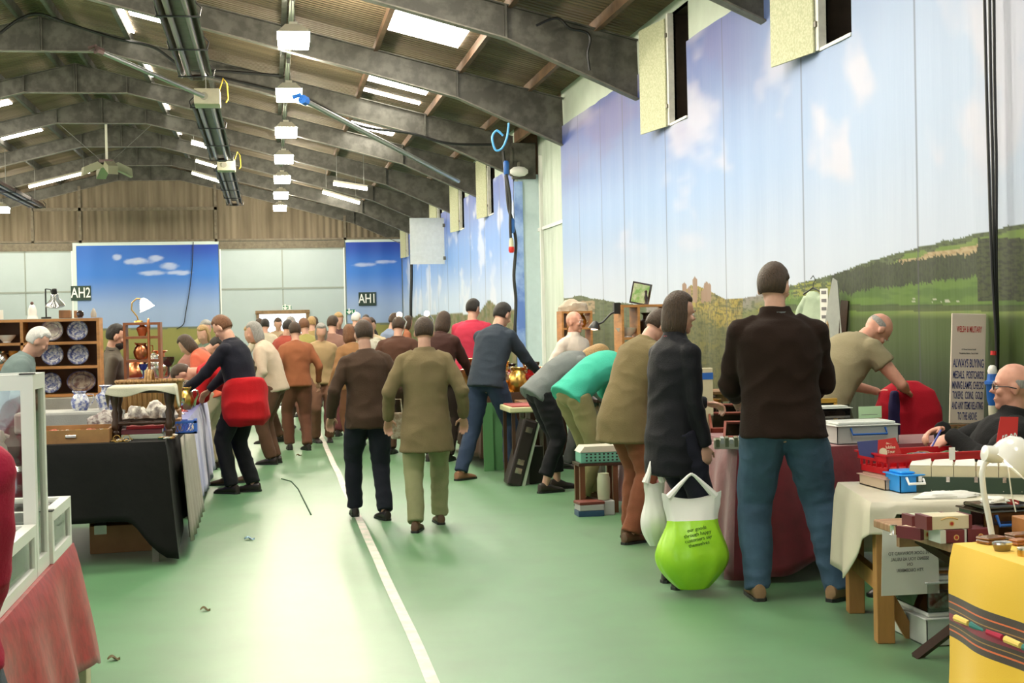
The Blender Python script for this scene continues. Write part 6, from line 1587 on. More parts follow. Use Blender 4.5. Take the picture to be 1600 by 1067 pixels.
# model boxes on the plank table
zp = .602
mrn = mat('maroon carton', (.12, .012, .02), .45)
def carton(x, y, z, sx, sy, sz, fm, label, rz=0, crest=True):
    root = empty('model_box', (x, y, z), rz, label, 'box'); mb = MB(); mb.box(-sx/2, sx/2, -sy/2, sy/2, 0, sz, bev=.002); mb.build('carton_body', fm[0], root)
    mb = MB(); mb.box(-sx/2-.001, -sx/2+.022, -sy/2-.001, sy/2+.001, -.0, sz+.001); mb.build('end_band', fm[1], root)
    mb = MB(); mb.box(sx/2-.012, sx/2+.001, -sy/2-.001, sy/2+.001, 0, sz+.001); mb.build('end_band', fm[1], root)
    if crest:
        mb = MB(); mb.lathe([(0, 0), (.011, 0), (.011, .001), (0, .001)], n=16, M=Matrix.Translation((.01, -sy/2, sz*.42)) @ Matrix.Rotation(PI/2, 4, 'X')); mb.build('round_badge', mat('gold print', (.55, .36, .12), .4), root)
        mb = MB(); mb.lathe([(0, 0), (.007, 0), (.007, .0016), (0, .0016)], n=12, M=Matrix.Translation((.01, -sy/2, sz*.42)) @ Matrix.Rotation(PI/2, 4, 'X')); mb.build('badge_centre', mat('red badge', (.35, .03, .02), .4), root)
    return root
Yb = 5.16
xs = lambda p: XA(p, Yb)
carton((xs(1462)+xs(1500))/2, Yb+.02, zp, xs(1500)-xs(1458), .10, .050, (mrn, milky), 'maroon model box at the lower left of the small stack on the plank table')
carton((xs(1501)+xs(1537))/2, Yb+.02, zp, xs(1537)-xs(1501), .10, .050, (mrn, mrn), 'maroon model box at the lower right of the small stack')
carton((xs(1438)+xs(1510))/2+.005, Yb+.03, zp+.052, xs(1510)-xs(1440), .10, .052, (mat('cream carton', (.56, .50, .34), .6), mrn), 'cream model box with maroon ends lying on top of the maroon ones')
root = [o for o in bpy.data.objects if o.get('label', '').startswith('cream model box')][0]
mb = MB(); mb.tube([(-.035+.07*i/8, -.0515, .038+.008*math.sin(PI*i/8)) for i in range(9)], .0025, 4); mb.build('gold_scroll', MATS['gold print'], root)
carton(xs(1440)+.02, Yb+.13, zp, .07, .11, .045, (cream, mrn), 'buff model box standing left of the maroon ones', rz=.5)
carton((xs(1455)+xs(1500))/2, Yb+.18, zp, .17, .09, .085, (mat('pale green carton', (.48, .50, .36), .6), mrn), 'pale green model box behind the cream one', crest=False)
vessel('tankard', .045, silver, (xs(1434), Yb+.24, zp), 'tiny silver pot left of the model boxes', 'pot')
lidbox((XA(1560, 5.25), 5.26, zp), .24, .20, .13, 'smoky grey plastic organiser box with a blue handle on the plank table', smoke, lidm=smoke, handle=bluepl)
crumple('white_tissue', (XA(1553, 5.25), 5.26, zp+.132), (.05, .06, .02), paper, 'white tissue on the smoky plastic box', 'tissue', 2)
boxt('wooden_box', (XA(1597, 5.05)+.06, 5.05, zp), .16, .12, .10, mat('amber box wood', (.40, .17, .05), .4, var=.2), 'amber wooden box at the right edge of the plank table')
# white lamp
Yl = 4.86; bx = XA(1545, Yl)
root = empty('desk_lamp', (bx, Yl, zp if Yl > 5.0 else .692), 0, 'white enamel desk lamp with a round shade at the right edge', 'lamp')
root.location = (XA(1548, 5.03), 5.03, zp); root.scale = (1.28, 1.28, 1.28)
wl = mat('white enamel', (.78, .76, .70), .2, coat=.4)
mb = MB(); mb.lathe([(0, 0), (.045, 0), (.042, .012), (0, .018)], n=20); mb.build('base', wl, root)
pts = [(0, 0, .01), (-.012, 0, .08), (-.028, 0, .16), (-.033, 0, .215), (-.026, 0, .245), (-.004, 0, .262), (.02, 0, .266)]
mb = MB(); mb.tube(pts, .009, 10); mb.build('arm', wl, root)
M_ = Matrix.Translation((.075, -.0, .265)) @ Matrix.Rotation(R(42), 4, 'Y') @ Matrix.Rotation(R(12), 4, 'X')
mb = MB(); mb.lathe([(0, .055), (.028, .052), (.052, .034), (.064, .005), (.067, -.03), (.069, -.034), (.063, -.03), (.058, .0), (.03, .04), (0, .046)], n=28, M=M_, cap=False); mb.lathe([(.022, .03), (.026, .055), (.024, .085), (0, .088)], n=18, M=Matrix.Translation((.06, 0, .262)) @ Matrix.Rotation(R(-80), 4, 'Y')); mb.build('lamp_shade', wl, root)
mb = MB(); mb.ball(M_ @ Vector((0, 0, -.012)), .026, 12); mb.build('bulb', mat('small lit bulb', (1, .92, .8), .5, emit=5, ecol=(1, .85, .6)), root)
mb = MB(); mb.tube([(.045, -.01, .235), (.055, -.012, .15), (.066, -.014, .10)], .0022, 5); mb.build('pull_cord', wl, root)
# snuff boxes and tins on the yellow cloth
zy = .709
def snuff(x, y, sx, sy, sz, m, label, rz=0):
    root = empty('snuff_box', (x, y, zy), rz, label, 'box'); mb = MB(); mb.box(-sx/2, sx/2, -sy/2, sy/2, 0, sz*.6, bev=sz*.2); mb.build('box_body', m, root)
    mb = MB(); mb.box(-sx/2, sx/2, -sy/2, sy/2, sz*.62, sz, bev=sz*.17); mb.build('lid', m, root); return root
rosew = mat('polished rosewood', (.17, .06, .02), .2, var=.25, coat=.4); tinm = mat('aged tin', (.28, .24, .18), .3, .9)
snuff(XA(1540, 4.5), 4.48, .082, .06, .024, rosew, 'polished brown snuff box at the corner of the yellow cloth', .3)
snuff(XA(1588, 4.52)+.01, 4.53, .085, .06, .022, rosew, 'second brown snuff box behind the round tin', .15)
snuff(XA(1588, 4.42), 4.42, .05, .045, .02, mat('red-brown leather', (.33, .11, .03), .4), 'small orange-brown box touching the round tin', .2)
root = empty('round_tin', (XA(1562, 4.33), 4.33, zy), 0, 'oval grey metal tin in front of the snuff boxes on the yellow cloth', 'tin')
mb = MB(); mb.lathe([(0, 0), (.026, 0), (.032, .018), (.033, .022), (0, .022)], n=26, sy=.75); mb.build('tin_body', tinm, root)
mb = MB(); mb.lathe([(.0345, .022), (.034, .028), (.026, .031), (0, .032)], n=26, sy=.75); mb.build('lid', silver, root)
root = empty('round_tin', (XA(1598, 4.22), 4.22, zy), 0, 'pale round tin cut by the right picture edge on the yellow cloth', 'tin')
mb = MB(); mb.lathe([(0, 0), (.024, 0), (.024, .02), (0, .02)], n=22); mb.build('tin_body', brass, root)
mb = MB(); mb.lathe([(.026, .02), (.026, .026), (0, .027)], n=22); mb.build('lid', silver, root)

# ================================================================ RIGHT: maroon stall
marc = mat('maroon velvet cloth', (.17, .010, .018), .6, sheen=.4, bump=.15, bscale=16, var=.2)
def hemm(s_, t):
    if s_ == 3: return .02+.10*(.5-.5*math.cos(t*PI*2))*(1 if t < .9 else .5)
    if s_ == 0: return .03+.28*sstep(.12, .5, t)
    return .1
TM = (2.56, 4.20, 7.62, 8.18)
table(2.60, 4.30, 7.66, 8.16, .735, 'steel-legged table under the maroon cloth near the jeans man')
cloth(*TM, .74, hemm, marc, 'maroon pleated tablecloth reaching the carpet beside the man in jeans', fold=.035, freq=17, seed=7, flare=.06, out=.0)
zm = .750
xm = lambda p, Y=7.85: XA(p, Y)
lidbox(((xm(1290)+xm(1384))/2, 7.82, zm), xm(1384)-xm(1290), .26, .125, 'wide clear storage box with blue handle on the maroon cloth', mat('hazy clear plastic', (.52, .55, .52), .3), handle=bluepl, fill=mat('pale contents', (.55, .56, .5), .7, col2=(.25, .3, .36), vscale=14))
lidbox(((xm(1296)+xm(1338))/2, 8.02, zm+.128), xm(1336)-xm(1290), .12, .075, 'small clear tub standing behind the wide storage box', smoke, fill=card)
root = empty('gilt_picture', (xm(1296, 8.1), 8.12, zm+.0), 0, 'gilt picture frame corner beside the jeans man', 'frame')
mb = MB(); zf = ZA(1296, 622, 8.12)-zm
for a in ((-.14, .055, zf-.03, zf), (.03, .055, 0, zf-.03), (-.14, -.115, 0, zf-.03)): mb.box(a[0], a[1], -.01, .01, a[2], a[3], bev=.006)
mb.build('moulding', mat('gilt', (.58, .33, .06), .35, .8), root); mb = MB(); mb.box(-.12, .04, .0, .006, 0, zf-.02); mb.build('picture', MATS['black felt'], root)
mb = MB(); cz = ZA(1360, 635, 7.93)-zm
root = empty('display_card', (xm(1360, 7.93), 7.94, zm), 0, 'pale green paper card standing on the clear storage box', 'card'); mb.box(-.072, .072, 0, .003, .126, cz); mb.build('card_sheet', mat('pale green paper', (.38, .55, .33), .7), root)
for i in range(3): mb = MB(); mb.box(-.055, .045, -.001, 0, cz-.05-.03*i, cz-.047-.03*i); mb.build('written_line', inkg, root)
# coin card box with grid pattern at the left corner
root = empty('filing_box', (xm(1150, 7.72), 7.72, zm), R(-16), 'low box of green slide cards at the corner of the maroon cloth', 'box')
mb = MB(); mb.box(-.13, .13, -.07, .07, 0, .05); mb.build('box_body', mat('pale green carton', (.3, .3, .2), .6), root)
for i in range(10):
    mb = MB(); x = -.12+.0255*i; mb.box(x, x+.02, -.073, .06, .03 if i % 2 else .012, .062 if i % 3 else .055); mb.build('slide_card', milky if i % 2 else mat('olive slide card', (.14, .17, .08), .6), root)
# second table of the stall going away from the camera
TN = (2.72, 3.28, 8.32, 11.0)
table(2.76, 3.24, 8.38, 10.95, .735, 'long side table of the maroon stall running away from the camera')
cloth(*TN, .74, lambda s_, t: .05+.03*math.sin(t*6), marc, 'maroon tablecloth on the side table behind the coat woman', fold=.03, freq=15, seed=11, flare=.05, out=.0)
def tray_case(x, y, z, sx, sy, label, tilt=R(14), inner=None, rz=0, fr=None):
    root = empty('display_tray', (x, y, z), rz, label, 'display case'); M_ = Matrix.Rotation(tilt, 4, 'X')
    mb = MB(); t = .015
    mb.box(-sx/2, sx/2, -sy/2, sy/2, 0, .012, 0, M_)
    for a in ((-sx/2, sx/2, -sy/2, -sy/2+t), (-sx/2, sx/2, sy/2-t, sy/2), (-sx/2, -sx/2+t, -sy/2, sy/2), (sx/2-t, sx/2, -sy/2, sy/2)): mb.box(*a, .012, .045, 0, M_)
    mb.build('tray_body', fr or mat('red-brown tray wood', (.2, .04, .02), .4), root)
    mb = MB(); mb.box(-sx/2+t, sx/2-t, -sy/2+t, sy/2-t, .012, .02, 0, M_); mb.build('lining', inner or paper, root)
    mb = MB(); mb.box(-sx/2+t, sx/2-t, -sy/2+t, sy/2-t, .04, .043, 0, M_); mb.build('glass_pane', glass, root)
    rn = random.Random(int(x*100)); mb = MB()
    for i in range(14): 
        c = M_ @ Vector((rn.uniform(-sx/2+.03, sx/2-.03), rn.uniform(-sy/2+.03, sy/2-.03), .026)); mb.ball(c, (.010, .008, .005), 8)
    o = mb.build('medals', silver, root); o['kind'] = 'stuff'
    return root
tray_case(2.93, 8.52, zm+.0, .30, .26, 'glass-topped tray of silver medals nearest the man in brown', inner=paper, rz=R(-20), tilt=R(18))
tray_case(2.96, 8.88, zm+.03, .32, .26, 'red-brown glass-topped tray behind the first medal tray', inner=mat('slate lining', (.12, .14, .17), .8), rz=R(-14), tilt=R(20))
tray_case(2.98, 9.22, zm+.06, .32, .26, 'third glass-topped tray with a blue label behind the others', inner=mat('blue label card', (.10, .18, .38), .6), rz=R(-10), tilt=R(22))
boxt('card_stand', (XA(1104, 9.0), 9.02, zm), .085, .05, ZA(1104, 575, 9.0)-zm, cream, 'tall cream box with a blue band standing behind the coat woman', 'box')
r_ = [o for o in bpy.data.objects if o.get('label', '').startswith('tall cream box')][0]
h_ = ZA(1104, 575, 9.0)-zm; mb = MB(); mb.box(-.044, .044, -.027, -.024, h_-.075, h_-.03); mb.build('blue_band', bluepl, r_)
stuff_bits('jewellery_heap', 2.76, 3.2, 9.5, 10.8, zm, 150, .02, [silver, brass, dkw, paper, rubyg], 'mixed jewellery and small silver along the side table', 'jewellery', 31)
vessel('goblet', .16, brass, (3.10, 9.72, zm), 'gilt chandelier-like goblet between the coat woman and the man in brown', 'goblet')
# bags carried by the coat woman
def carrier(loc, label, w_, h_, m_up, m_lo, split, txt=False, rz=0, hand_z=None):
    root = empty('carrier_bag', loc, rz, label, 'bag'); mb1 = MB(); N_ = 28
    def prof(k):     # k from bottom 0 to top 1 -> half width
        return w_*(.30+.70*math.sin(min(1, k*2.6+.1)*PI/2))*(1-.30*sstep(.35, .75, k)+.12*sstep(.75, 1, k))*.5
    rows = 30
    def ring(k, sd=0):
        a, b = prof(k), prof(k)*(.62-.50*sstep(.5, 1.0, k)); z = h_*k
        vs = []
        for i in range(N_*2):
            an = 2*PI*i/(N_*2); n_ = 1+.05*noise.noise(Vector((math.cos(an)*2, math.sin(an)*2, k*3+sd)))+.02*math.sin(an*11+k*4)
            vs.append((a*math.cos(an)*n_, b*math.sin(an)*n_, z+(.02*math.cos(an*2) if k > .9 else 0)))
        return vs
    def part(k0, k1, m, nm, off=0):
        mb = MB(); R_ = [k0+(k1-k0)*j/rows for j in range(rows+1)]; P_ = N_*2
        for k in R_:
            mb.v += [(x*(1+off), y*(1+off), z) for x, y, z in ring(k)]
        mb.f = [(j*P_+i, j*P_+(i+1) % P_, (j+1)*P_+(i+1) % P_, (j+1)*P_+i) for j in range(rows) for i in range(P_)]
        if k0 == 0: mb.f.append(tuple(range(P_))[::-1])
        mb.m = [0]*len(mb.f); mb.sm = [True]*len(mb.f); return mb.build(nm, m, root)
    part(0, split, m_lo, 'bag_body')
    if split < 1: part(split, 1.0, m_up, 'bag_top')
    for sg in (-1, 1):
        a, b = prof(1), prof(1)*.12; mb = MB()
        mb.tube([(sg*a*.8, 0, h_-.01), (sg*a*.45, 0, h_+.05), (sg*.018, 0, h_+.105), (0, 0, h_+.115)], [.022, .014, .008, .008], 8); mb.build('handle', m_up, root)
    if txt:
        for i, (t_, z_) in enumerate((('our goods', .66), ('through happy', .61), ('customers say', .56), ('themselves', .51))):
            yy = -prof(z_)*(.62-.50*sstep(.5, 1.0, z_))*1.0-.006
            text_obj('lettering', t_, .026, mat('dark green ink', (.02, .07, .01), .5), (-.0, yy, h_*z_), (PI/2, R(-9), 0), root, sx=1.0, ext=.0004)
    return root
wbag = mat('white carrier film', (.78, .77, .72), .35, bump=.2, bscale=12); gbag = mat('lime carrier film', (.30, .62, .02), .3, bump=.2, bscale=12, col2=(.36, .68, .03), vscale=5)
J_ = PY(1078, 740, 7.42)
carrier((J_.x-.01, 7.36, J_.z-.61), 'lime green and white carrier bag hanging from the coat woman\'s hand', .40, .50, wbag, gbag, .74, txt=True)
carrier((PY(1024, 850, 7.62).x, 7.62, PY(1024, 852, 7.62).z), 'small white carrier bag half hidden behind the lime green bag', .17, .36, wbag, wbag, .9, rz=.3)

# ---- behind the maroon stall
redj = fab('scarlet coat cloth', (.40, .008, .02))
chair((XA(1415, 9.0), 9.03, 0), R(-20), MATS['navy chair shell'], 'navy chair behind the clear boxes wearing a scarlet coat', seat=.46)
root = empty('coat', (XA(1418, 8.8), 8.80, .40), R(-20), 'scarlet coat with navy lining hung over the navy chair', 'coat')
mb = MB(); loft(mb, [(Vector((0, 0, z)), Vector((a, 0, 0)), Vector((0, b, 0))) for z, a, b in ((0, .20, .10), (.2, .23, .13), (.45, .21, .12), (.58, .17, .09), (.64, .07, .05))], 24); remeshed('coat_body', mb, .012, 3, redj, root, .014, 6)
mb = MB(); loft(mb, [(Vector((-.09, -.07, z)), Vector((a, 0, 0)), Vector((0, .06, 0))) for z, a in ((.05, .05), (.3, .06), (.5, .04), (.58, .02))], 14); remeshed('lining', mb, .012, 3, fab('navy lining', (.02, .015, .06)), root, .008, 6)
# WELSH & MILITARY board
Yw = 9.5
a_, b_ = PY(1480, 491, Yw), PY(1534, 491, Yw)
zb = ZA(1500, 662, Yw); zt2 = ZA(1505, 490, Yw)
tblx = (a_.x+b_.x)/2
root = empty('sign_board', (tblx, Yw, zb), 0, 'tall cream board headed WELSH & MILITARY standing by the cable bundle', 'sign'); tilt = Matrix.Rotation(R(2.5), 4, 'Y')
sw, sh_ = (b_.x-a_.x), zt2-zb
mb = MB(); mb.box(-sw/2, sw/2, -.008, .008, 0, sh_, 0, tilt, bev=.006); mb.build('board', mat('cream board', (.68, .58, .48), .6), root)
navy = mat('navy print ink', (.03, .04, .16), .6); redi = mat('red print ink', (.50, .06, .05), .6)
def sline(t_, fr, size, m, sx=.62):
    p = tilt @ Vector((0, -.010, sh_*(1-fr))); text_obj('lettering', t_, size, m, p, (PI/2, R(2.5), 0), root, sx=sx, ext=.0005)
sline('WELSH & MILITARY', .145, .062, redi, .36)
sline('177 Broad Avenue Cardiff', .325, .014, inkg, .75); sline('Abergavenny Market - Tues & Weds', .36, .014, inkg, .7)
for t_, fr, sx in (('ALWAYS BUYING', .455, .36), ('MEDALS,  POSTCARDS', .56, .31), ('MINING LAMPS, CHECKS', .655, .29), ('TOKENS,  COINS,  GOLD', .745, .275), ('AND ANY ITEMS RELATING', .84, .255), ('TO THE ABOVE', .935, .28)):
    sline(t_, fr, .084 if fr < .5 else .076, navy, sx)
root = empty('picture', (tblx-.02, Yw-.03, ZA(1500, 712, Yw-.03)-.1), 0, 'green glossy picture in a wooden frame below the cream board', 'picture'); ph = zb-.005-(ZA(1500, 712, Yw-.03)-.1)
mb = MB(); mb.box(-.16, .18, 0, .05, 0, ph, bev=.004); mb.build('frame', oak, root)
mb = MB(); mb.box(-.135, .155, -.004, 0, .02, ph-.05); mb.build('print', mat('green picture print', (.02, .10, .02), .15, col2=(.30, .34, .26), vscale=9, coat=.5), root)
mb = MB(); mb.box(-.16, .18, -.006, .0, ph-.05, ph-.01); mb.build('carved_rail', mat('carved pale wood', (.34, .22, .10), .6, col2=(.05, .04, .02), vscale=40), root)
table(tblx-.3, tblx+.45, Yw-.25, Yw+.2, ZA(1500, 712, Yw-.03)-.102, 'low dark table carrying the green picture and cream board', dkw)
# clothes and cut-outs hanging on the mural
Ym = 12.2
def XW_(px): return PX(px, 500, XW-.10)
root = empty('dress', PX(1272, 520, XW-.12), R(-90)+0.5, 'pale green child\'s dress on a hanger against the hill print', 'dress')
z_hi = PX(1272, 437, XW-.12).z-PX(1272, 520, XW-.12).z
mb = MB(); loft(mb, [(Vector((0, 0, z)), Vector((a, 0, 0)), Vector((0, b, 0))) for z, a, b in ((-.1, .19, .05), (.05, .17, .045), (.22, .125, .04), (.32, .11, .035), (.38, .05, .025))], 22)
mb.tube([(-.08, 0, .33), (-.16, 0, .2), (-.2, 0, .02)], [.035, .04, .05], 10); mb.tube([(.08, 0, .33), (.16, 0, .2), (.2, 0, .02)], [.035, .04, .05], 10)
remeshed('dress_body', mb, .010, 2, fab('pale green muslin', (.42, .50, .36)), root, .008, 8)
mb = MB(); mb.tube([(-.12, 0, .36), (0, 0, .42), (.12, 0, .36)], .008, 6); mb.tube([(0, 0, .41), (0, 0, .46), (.03, 0, .49), (.0, 0, .53), (-.03, 0, .50)], .004, 6); mb.build('hanger', dark, root)
root = empty('printed_scroll', PX(1288, 478, XW-.08), R(-90)+.4, 'white scroll with black figures hanging beside the green dress', 'scroll')
mb = MB(); mb.box(-.05, .05, -.003, .003, -.35, .16); mb.build('scroll_sheet', paper, root)
for i in range(7): mb = MB(); mb.box(-.03, .03, -.006, -.003, .11-.075*i, .14-.075*i); mb.build('printed_figure', inkg, root)
q = PX(1300, 478, XW-.10); root = empty('saw_cutout', q, R(-90)+.35, 'tall grey saw-shaped cut-out propped against the print', 'cut-out')
mb = MB(); mb.prism([(-.16, -.42), (-.02, -.42), (.02, -.36), (.08, -.40), (.14, -.38), (.12, -.2), (.08, .22), (.02, .25), (-.03, .1), (-.10, -.2)], 'y', -.006, .006); mb.build('cutout_panel', mat('grey painted board', (.30, .31, .28), .6, var=.1), root)
q = PX(1318, 508, XW-.045); mb = MB(); mb.box(-.04, .04, -.01, .01, -.4, .22); o = mb.build('narrow_black_frame', blkg, loc=q, rot=(0, R(6), R(-60))); tag(o, 'narrow black frame leaning right of the grey cut-out', 'frame')
q = PY(1293, 530, 9.6); mb = MB(); mb.lathe([(0, .14), (.012, .10), (.018, .0), (.014, -.15), (.014, -.52), (.014, -q.z+.01), (.0, -q.z)], n=10); o = mb.build('wooden_spear', mat('pale turned wood', (.45, .30, .16), .5), loc=q, rot=(0, 0, 0)); tag(o, 'pale pointed wooden shaft behind the shoulder of the man in brown', 'shaft')

# ================================================================ RIGHT: middle stalls
table(2.95, 4.4, 13.0, 13.5, .78, 'table in front of the bald man in the cream shirt')
TR = (2.62, 3.7, 11.75, 12.75)
table(2.86, 3.8, 10.95, 11.6, .70, 'dark wooden table of small goods by the bending women', dkw)
stuff_bits('small_goods', 2.88, 3.6, 11.0, 11.55, .70, 120, .03, [card, brass, paper, blkg, mat('teal card', (.05, .25, .2), .6)], 'mixed small goods on the dark wooden table by the bending women', 'goods', 41)
# open pine display stands
s1 = PY(1003, 560, 12.6); zb1 = .78
table(s1.x-.5, s1.x+.6, 12.3, 12.85, .78, 'table under the tall open pine stand', dkw)
hs = ZA(1003, 476, 12.6)-zb1
shelf_unit((s1.x, 12.6, zb1+.002), .44, .30, hs, (.0, hs*.32, hs*.62, hs-.024), pine, 'tall open pine stand topped by a leaning picture', divs=(-.06,))
for i, (dx, fz, k, m_, lab) in enumerate(((.05, .62, 'vase', dkw, 'dark carved figure vase in the top of the tall pine stand'), (-.14, .62, 'bowl', china, 'white bowl in the top left of the tall pine stand'), (.06, .32, 'goblet', silver, 'silver goblet in the middle of the tall pine stand'), (-.13, .32, 'cup', china, 'white cup in the middle left of the tall pine stand'), (.08, 0, 'teapot', silver, 'silver teapot at the bottom of the tall pine stand'))): vessel(k, .17, m_, (s1.x+dx, 12.58, zb1+.026+hs*fz), lab, k)
root = empty('picture', (PY(998, 470, 12.6).x, 12.6, zb1+hs+.003), R(-30), 'green picture in a black frame leaning on top of the tall pine stand', 'picture')
mb = MB(); M_ = Matrix.Rotation(R(12), 4, 'Y'); mb.box(-.09, .09, -.01, .01, 0, .20, 0, M_); mb.build('frame', blkg, root); mb = MB(); mb.box(-.075, .075, -.014, -.01, .015, .185, 0, M_); mb.build('print', mat('green watercolour', (.16, .32, .08), .5, col2=(.5, .5, .35), vscale=12), root)
mb = MB(); mb.lathe([(0, 0), (.02, 0), (.012, .02), (.018, .06), (.010, .09), (.014, .12), (0, .13)], n=12); tag(mb.build('dark_statuette', blkg, loc=(s1.x+.02, 12.49, zb1+hs+.002)), 'dark statuette standing in front of the leaning picture', 'statuette')
root = empty('desk_lamp', (s1.x-.246, 12.52, zb1+hs-.10), 0, 'black desk lamp reaching left from the tall pine stand', 'lamp')
mb = MB(); mb.box(-.03, .03, -.03, .03, .02, .12); mb.tube([(0, 0, .05), (-.06, 0, .02), (-.13, 0, -.05), (-.18, 0, -.07)], .009, 8); mb.build('arm', dark, root)
mb = MB(); mb.lathe([(.012, .06), (.03, .05), (.055, .0), (.056, -.012)], n=20, M=Matrix.Translation((-.21, 0, -.10)) @ Matrix.Rotation(R(12), 4, 'Y'), cap=False); mb.build('lamp_shade', dark, root)
mb = MB(); mb.ball((-.21, 0, -.112), (.035, .035, .012), 12); mb.build('bulb', mat('pinkish lit bulb', (1, .7, .5), .5, emit=6, ecol=(1, .62, .42)), root)
s2 = PY(898, 520, 15.2); hs2 = ZA(898, 486, 15.2)-.78
table(s2.x-.5, s2.x+.6, 14.95, 15.5, .775, 'table under the small open pine cabinet behind the bald man', dkw)
shelf_unit((s2.x, 15.2, .78), .34, .28, hs2, (.0, hs2*.4, hs2*.75, hs2-.024), pine, 'small open pine cabinet behind the bald man', divs=(-.1,))
vessel('jug', .16, brass, (s2.x+.05, 15.18, .80+hs2*.75), 'gilt jug inside the small pine cabinet', 'jug')
crumple('lace_bundle', (s2.x-.02, 15.2, .78+hs2), (.16, .08, .09), fab('cream lace', (.5, .42, .32)), 'cream lace bundle on top of the small pine cabinet', 'cloth', 4)
mb = MB(); mb.tube([(0, 0, 0), (0, 0, 1.15)], .012, 8); mb.tube([(-.2, 0, 1.12), (0, 0, 1.15), (.02, 0, 1.2)], .008, 6); mb.lathe([(0, 0), (.1, 0), (.02, .02)], n=12)
tag(mb.build('display_rail', steel2, loc=(PY(922, 520, 14.6).x, 14.6, 0)), 'slim metal stand right of the bald man', 'stand')
# glassware table by the crowd
TG = (2.10, 2.90, 14.2, 16.6)
table(2.14, 2.86, 14.25, 16.55, .755, 'long table of dark glass and pottery at the right of the aisle')
cloth(*TG, .76, lambda s_, t: .1+.04*math.sin(t*7), fab('dark brown cloth', (.05, .025, .015)), 'dark brown cloth on the long glassware table', fold=.03, freq=12, seed=13, flare=.05, out=0)
rnd = random.Random(5); mm2 = [(blkg, 'dark glazed'), (rubyg, 'ruby glass'), (copper, 'copper'), (amber, 'amber glass'), (silver, 'silver'), (brass, 'brass')]
RW = ['front', 'second', 'third', 'fourth', 'fifth', 'sixth', 'seventh', 'eighth', 'ninth', 'back']; CN = ['aisle-side', 'second from the aisle', 'middle', 'fourth from the aisle', 'wall-side']
for r_ in range(10):
    for c_ in range(5):
        k = kinds[(r_*3+c_*5) % 8]; m_, mn = mm2[(r_*5+c_*2+1) % 6]
        s_ = {'goblet': .17, 'teapot': .19, 'jug': .2, 'bowl': .16, 'tankard': .17, 'candlestick': .24, 'cup': .15, 'vase': .2}[k]*rnd.uniform(.85, 1.25)
        vessel(k, s_, m_, (2.18+.155*c_+rnd.uniform(-.02, .02), 14.35+.235*r_+rnd.uniform(-.02, .02), .768), '%s %s, %s row of the long glassware table, %s' % (mn, k, RW[r_], CN[c_]), k, 'tableware on the long glassware table', rz=rnd.uniform(0, 6))
boxt('red_box', (2.36, 16.35, .768), .22, .2, .28, mat('scarlet box', (.55, .01, .02), .4), 'bright scarlet box standing among the dark glassware', 'box') if False else None
# green boards, instrument case and tray table
x1 = PY(762, 650, 13.9).x
table(2.40, 2.72, 13.60, 14.08, .70, 'low wooden table end beyond the navy jacket man', oak)
for px, w_, lab in ((762, .10, 'narrow green board leaning on the end of the glassware table'), (776, .20, 'wider green board leaning behind the navy jacket man')):
    mb = MB(); mb.box(-w_/2, w_/2, -.01, .01, 0, .62 if w_ < .15 else .68); o = mb.build('green_board', mat('green painted board', (.07, .20, .07), .6), loc=(XA(px, 13.98), 14.0 if w_ < .15 else 14.05, 0), rot=(R(-4), 0, 0)); tag(o, lab, 'board')
root = empty('instrument_case', (XA(797, 12.75), 12.75, 0), 0, 'black instrument case with metal clasps leaning against the stall', 'case')
M_ = Matrix.Rotation(R(16), 4, 'Y'); mb = MB(); mb.box(-.07, .07, -.12, .12, 0, .62, 0, M_, bev=.02); mb.build('case_body', mat('black leathercloth', (.02, .014, .012), .4), root)
for z in (.12, .2, .5): mb = MB(); mb.box(-.03, .03, -.128, -.12, z, z+.05, 0, M_); mb.build('clasp', silver, root)
mb = MB(); mb.box(-.02, .02, -.02, .02, 0, .68, 0, Matrix.Rotation(R(15), 4, 'Y')); o = mb.build('pale_green_strut', mat('sage paint', (.3, .36, .26), .5), loc=(XA(812, 12.7), 12.66, 0)); tag(o, 'pale sage strut leaning beside the instrument case', 'strut')
boxt('dark_case', (XA(832, 12.8), 12.85, 0), .14, .16, .34, MATS['black leathercloth'], 'black upright case on the carpet beside the bending blonde woman', 'case', rz=.2)
boxt('yellow_book', (XA(822, 12.95), 12.98, 0), .04, .12, .20, mat('yellow book cloth', (.6, .4, .03), .6), 'yellow book standing on the carpet behind the black case', 'book')
tq = PY(838, 642, 12.1); root = empty('tray_table', (tq.x+.10, 12.95, 0), 0, 'small cream-edged tray table with red baize by the bending blonde woman', 'table')
mb = MB(); mb.box(-.24, .22, -.28, .28, tq.z-.05, tq.z, bev=.01); mb.build('tray_top', mat('cream painted edge', (.5, .5, .28), .5), root)
mb = MB(); mb.box(-.21, .19, -.25, .25, tq.z, tq.z+.012); mb.build('baize', mat('faded red baize', (.35, .08, .07), .8), root)
for x, y in ((-.2, -.24), (.18, -.24), (-.2, .24), (.18, .24)): mb = MB(); mb.box(x-.015, x+.015, y-.015, y+.015, 0, tq.z-.05); mb.build('leg', dkw, root)
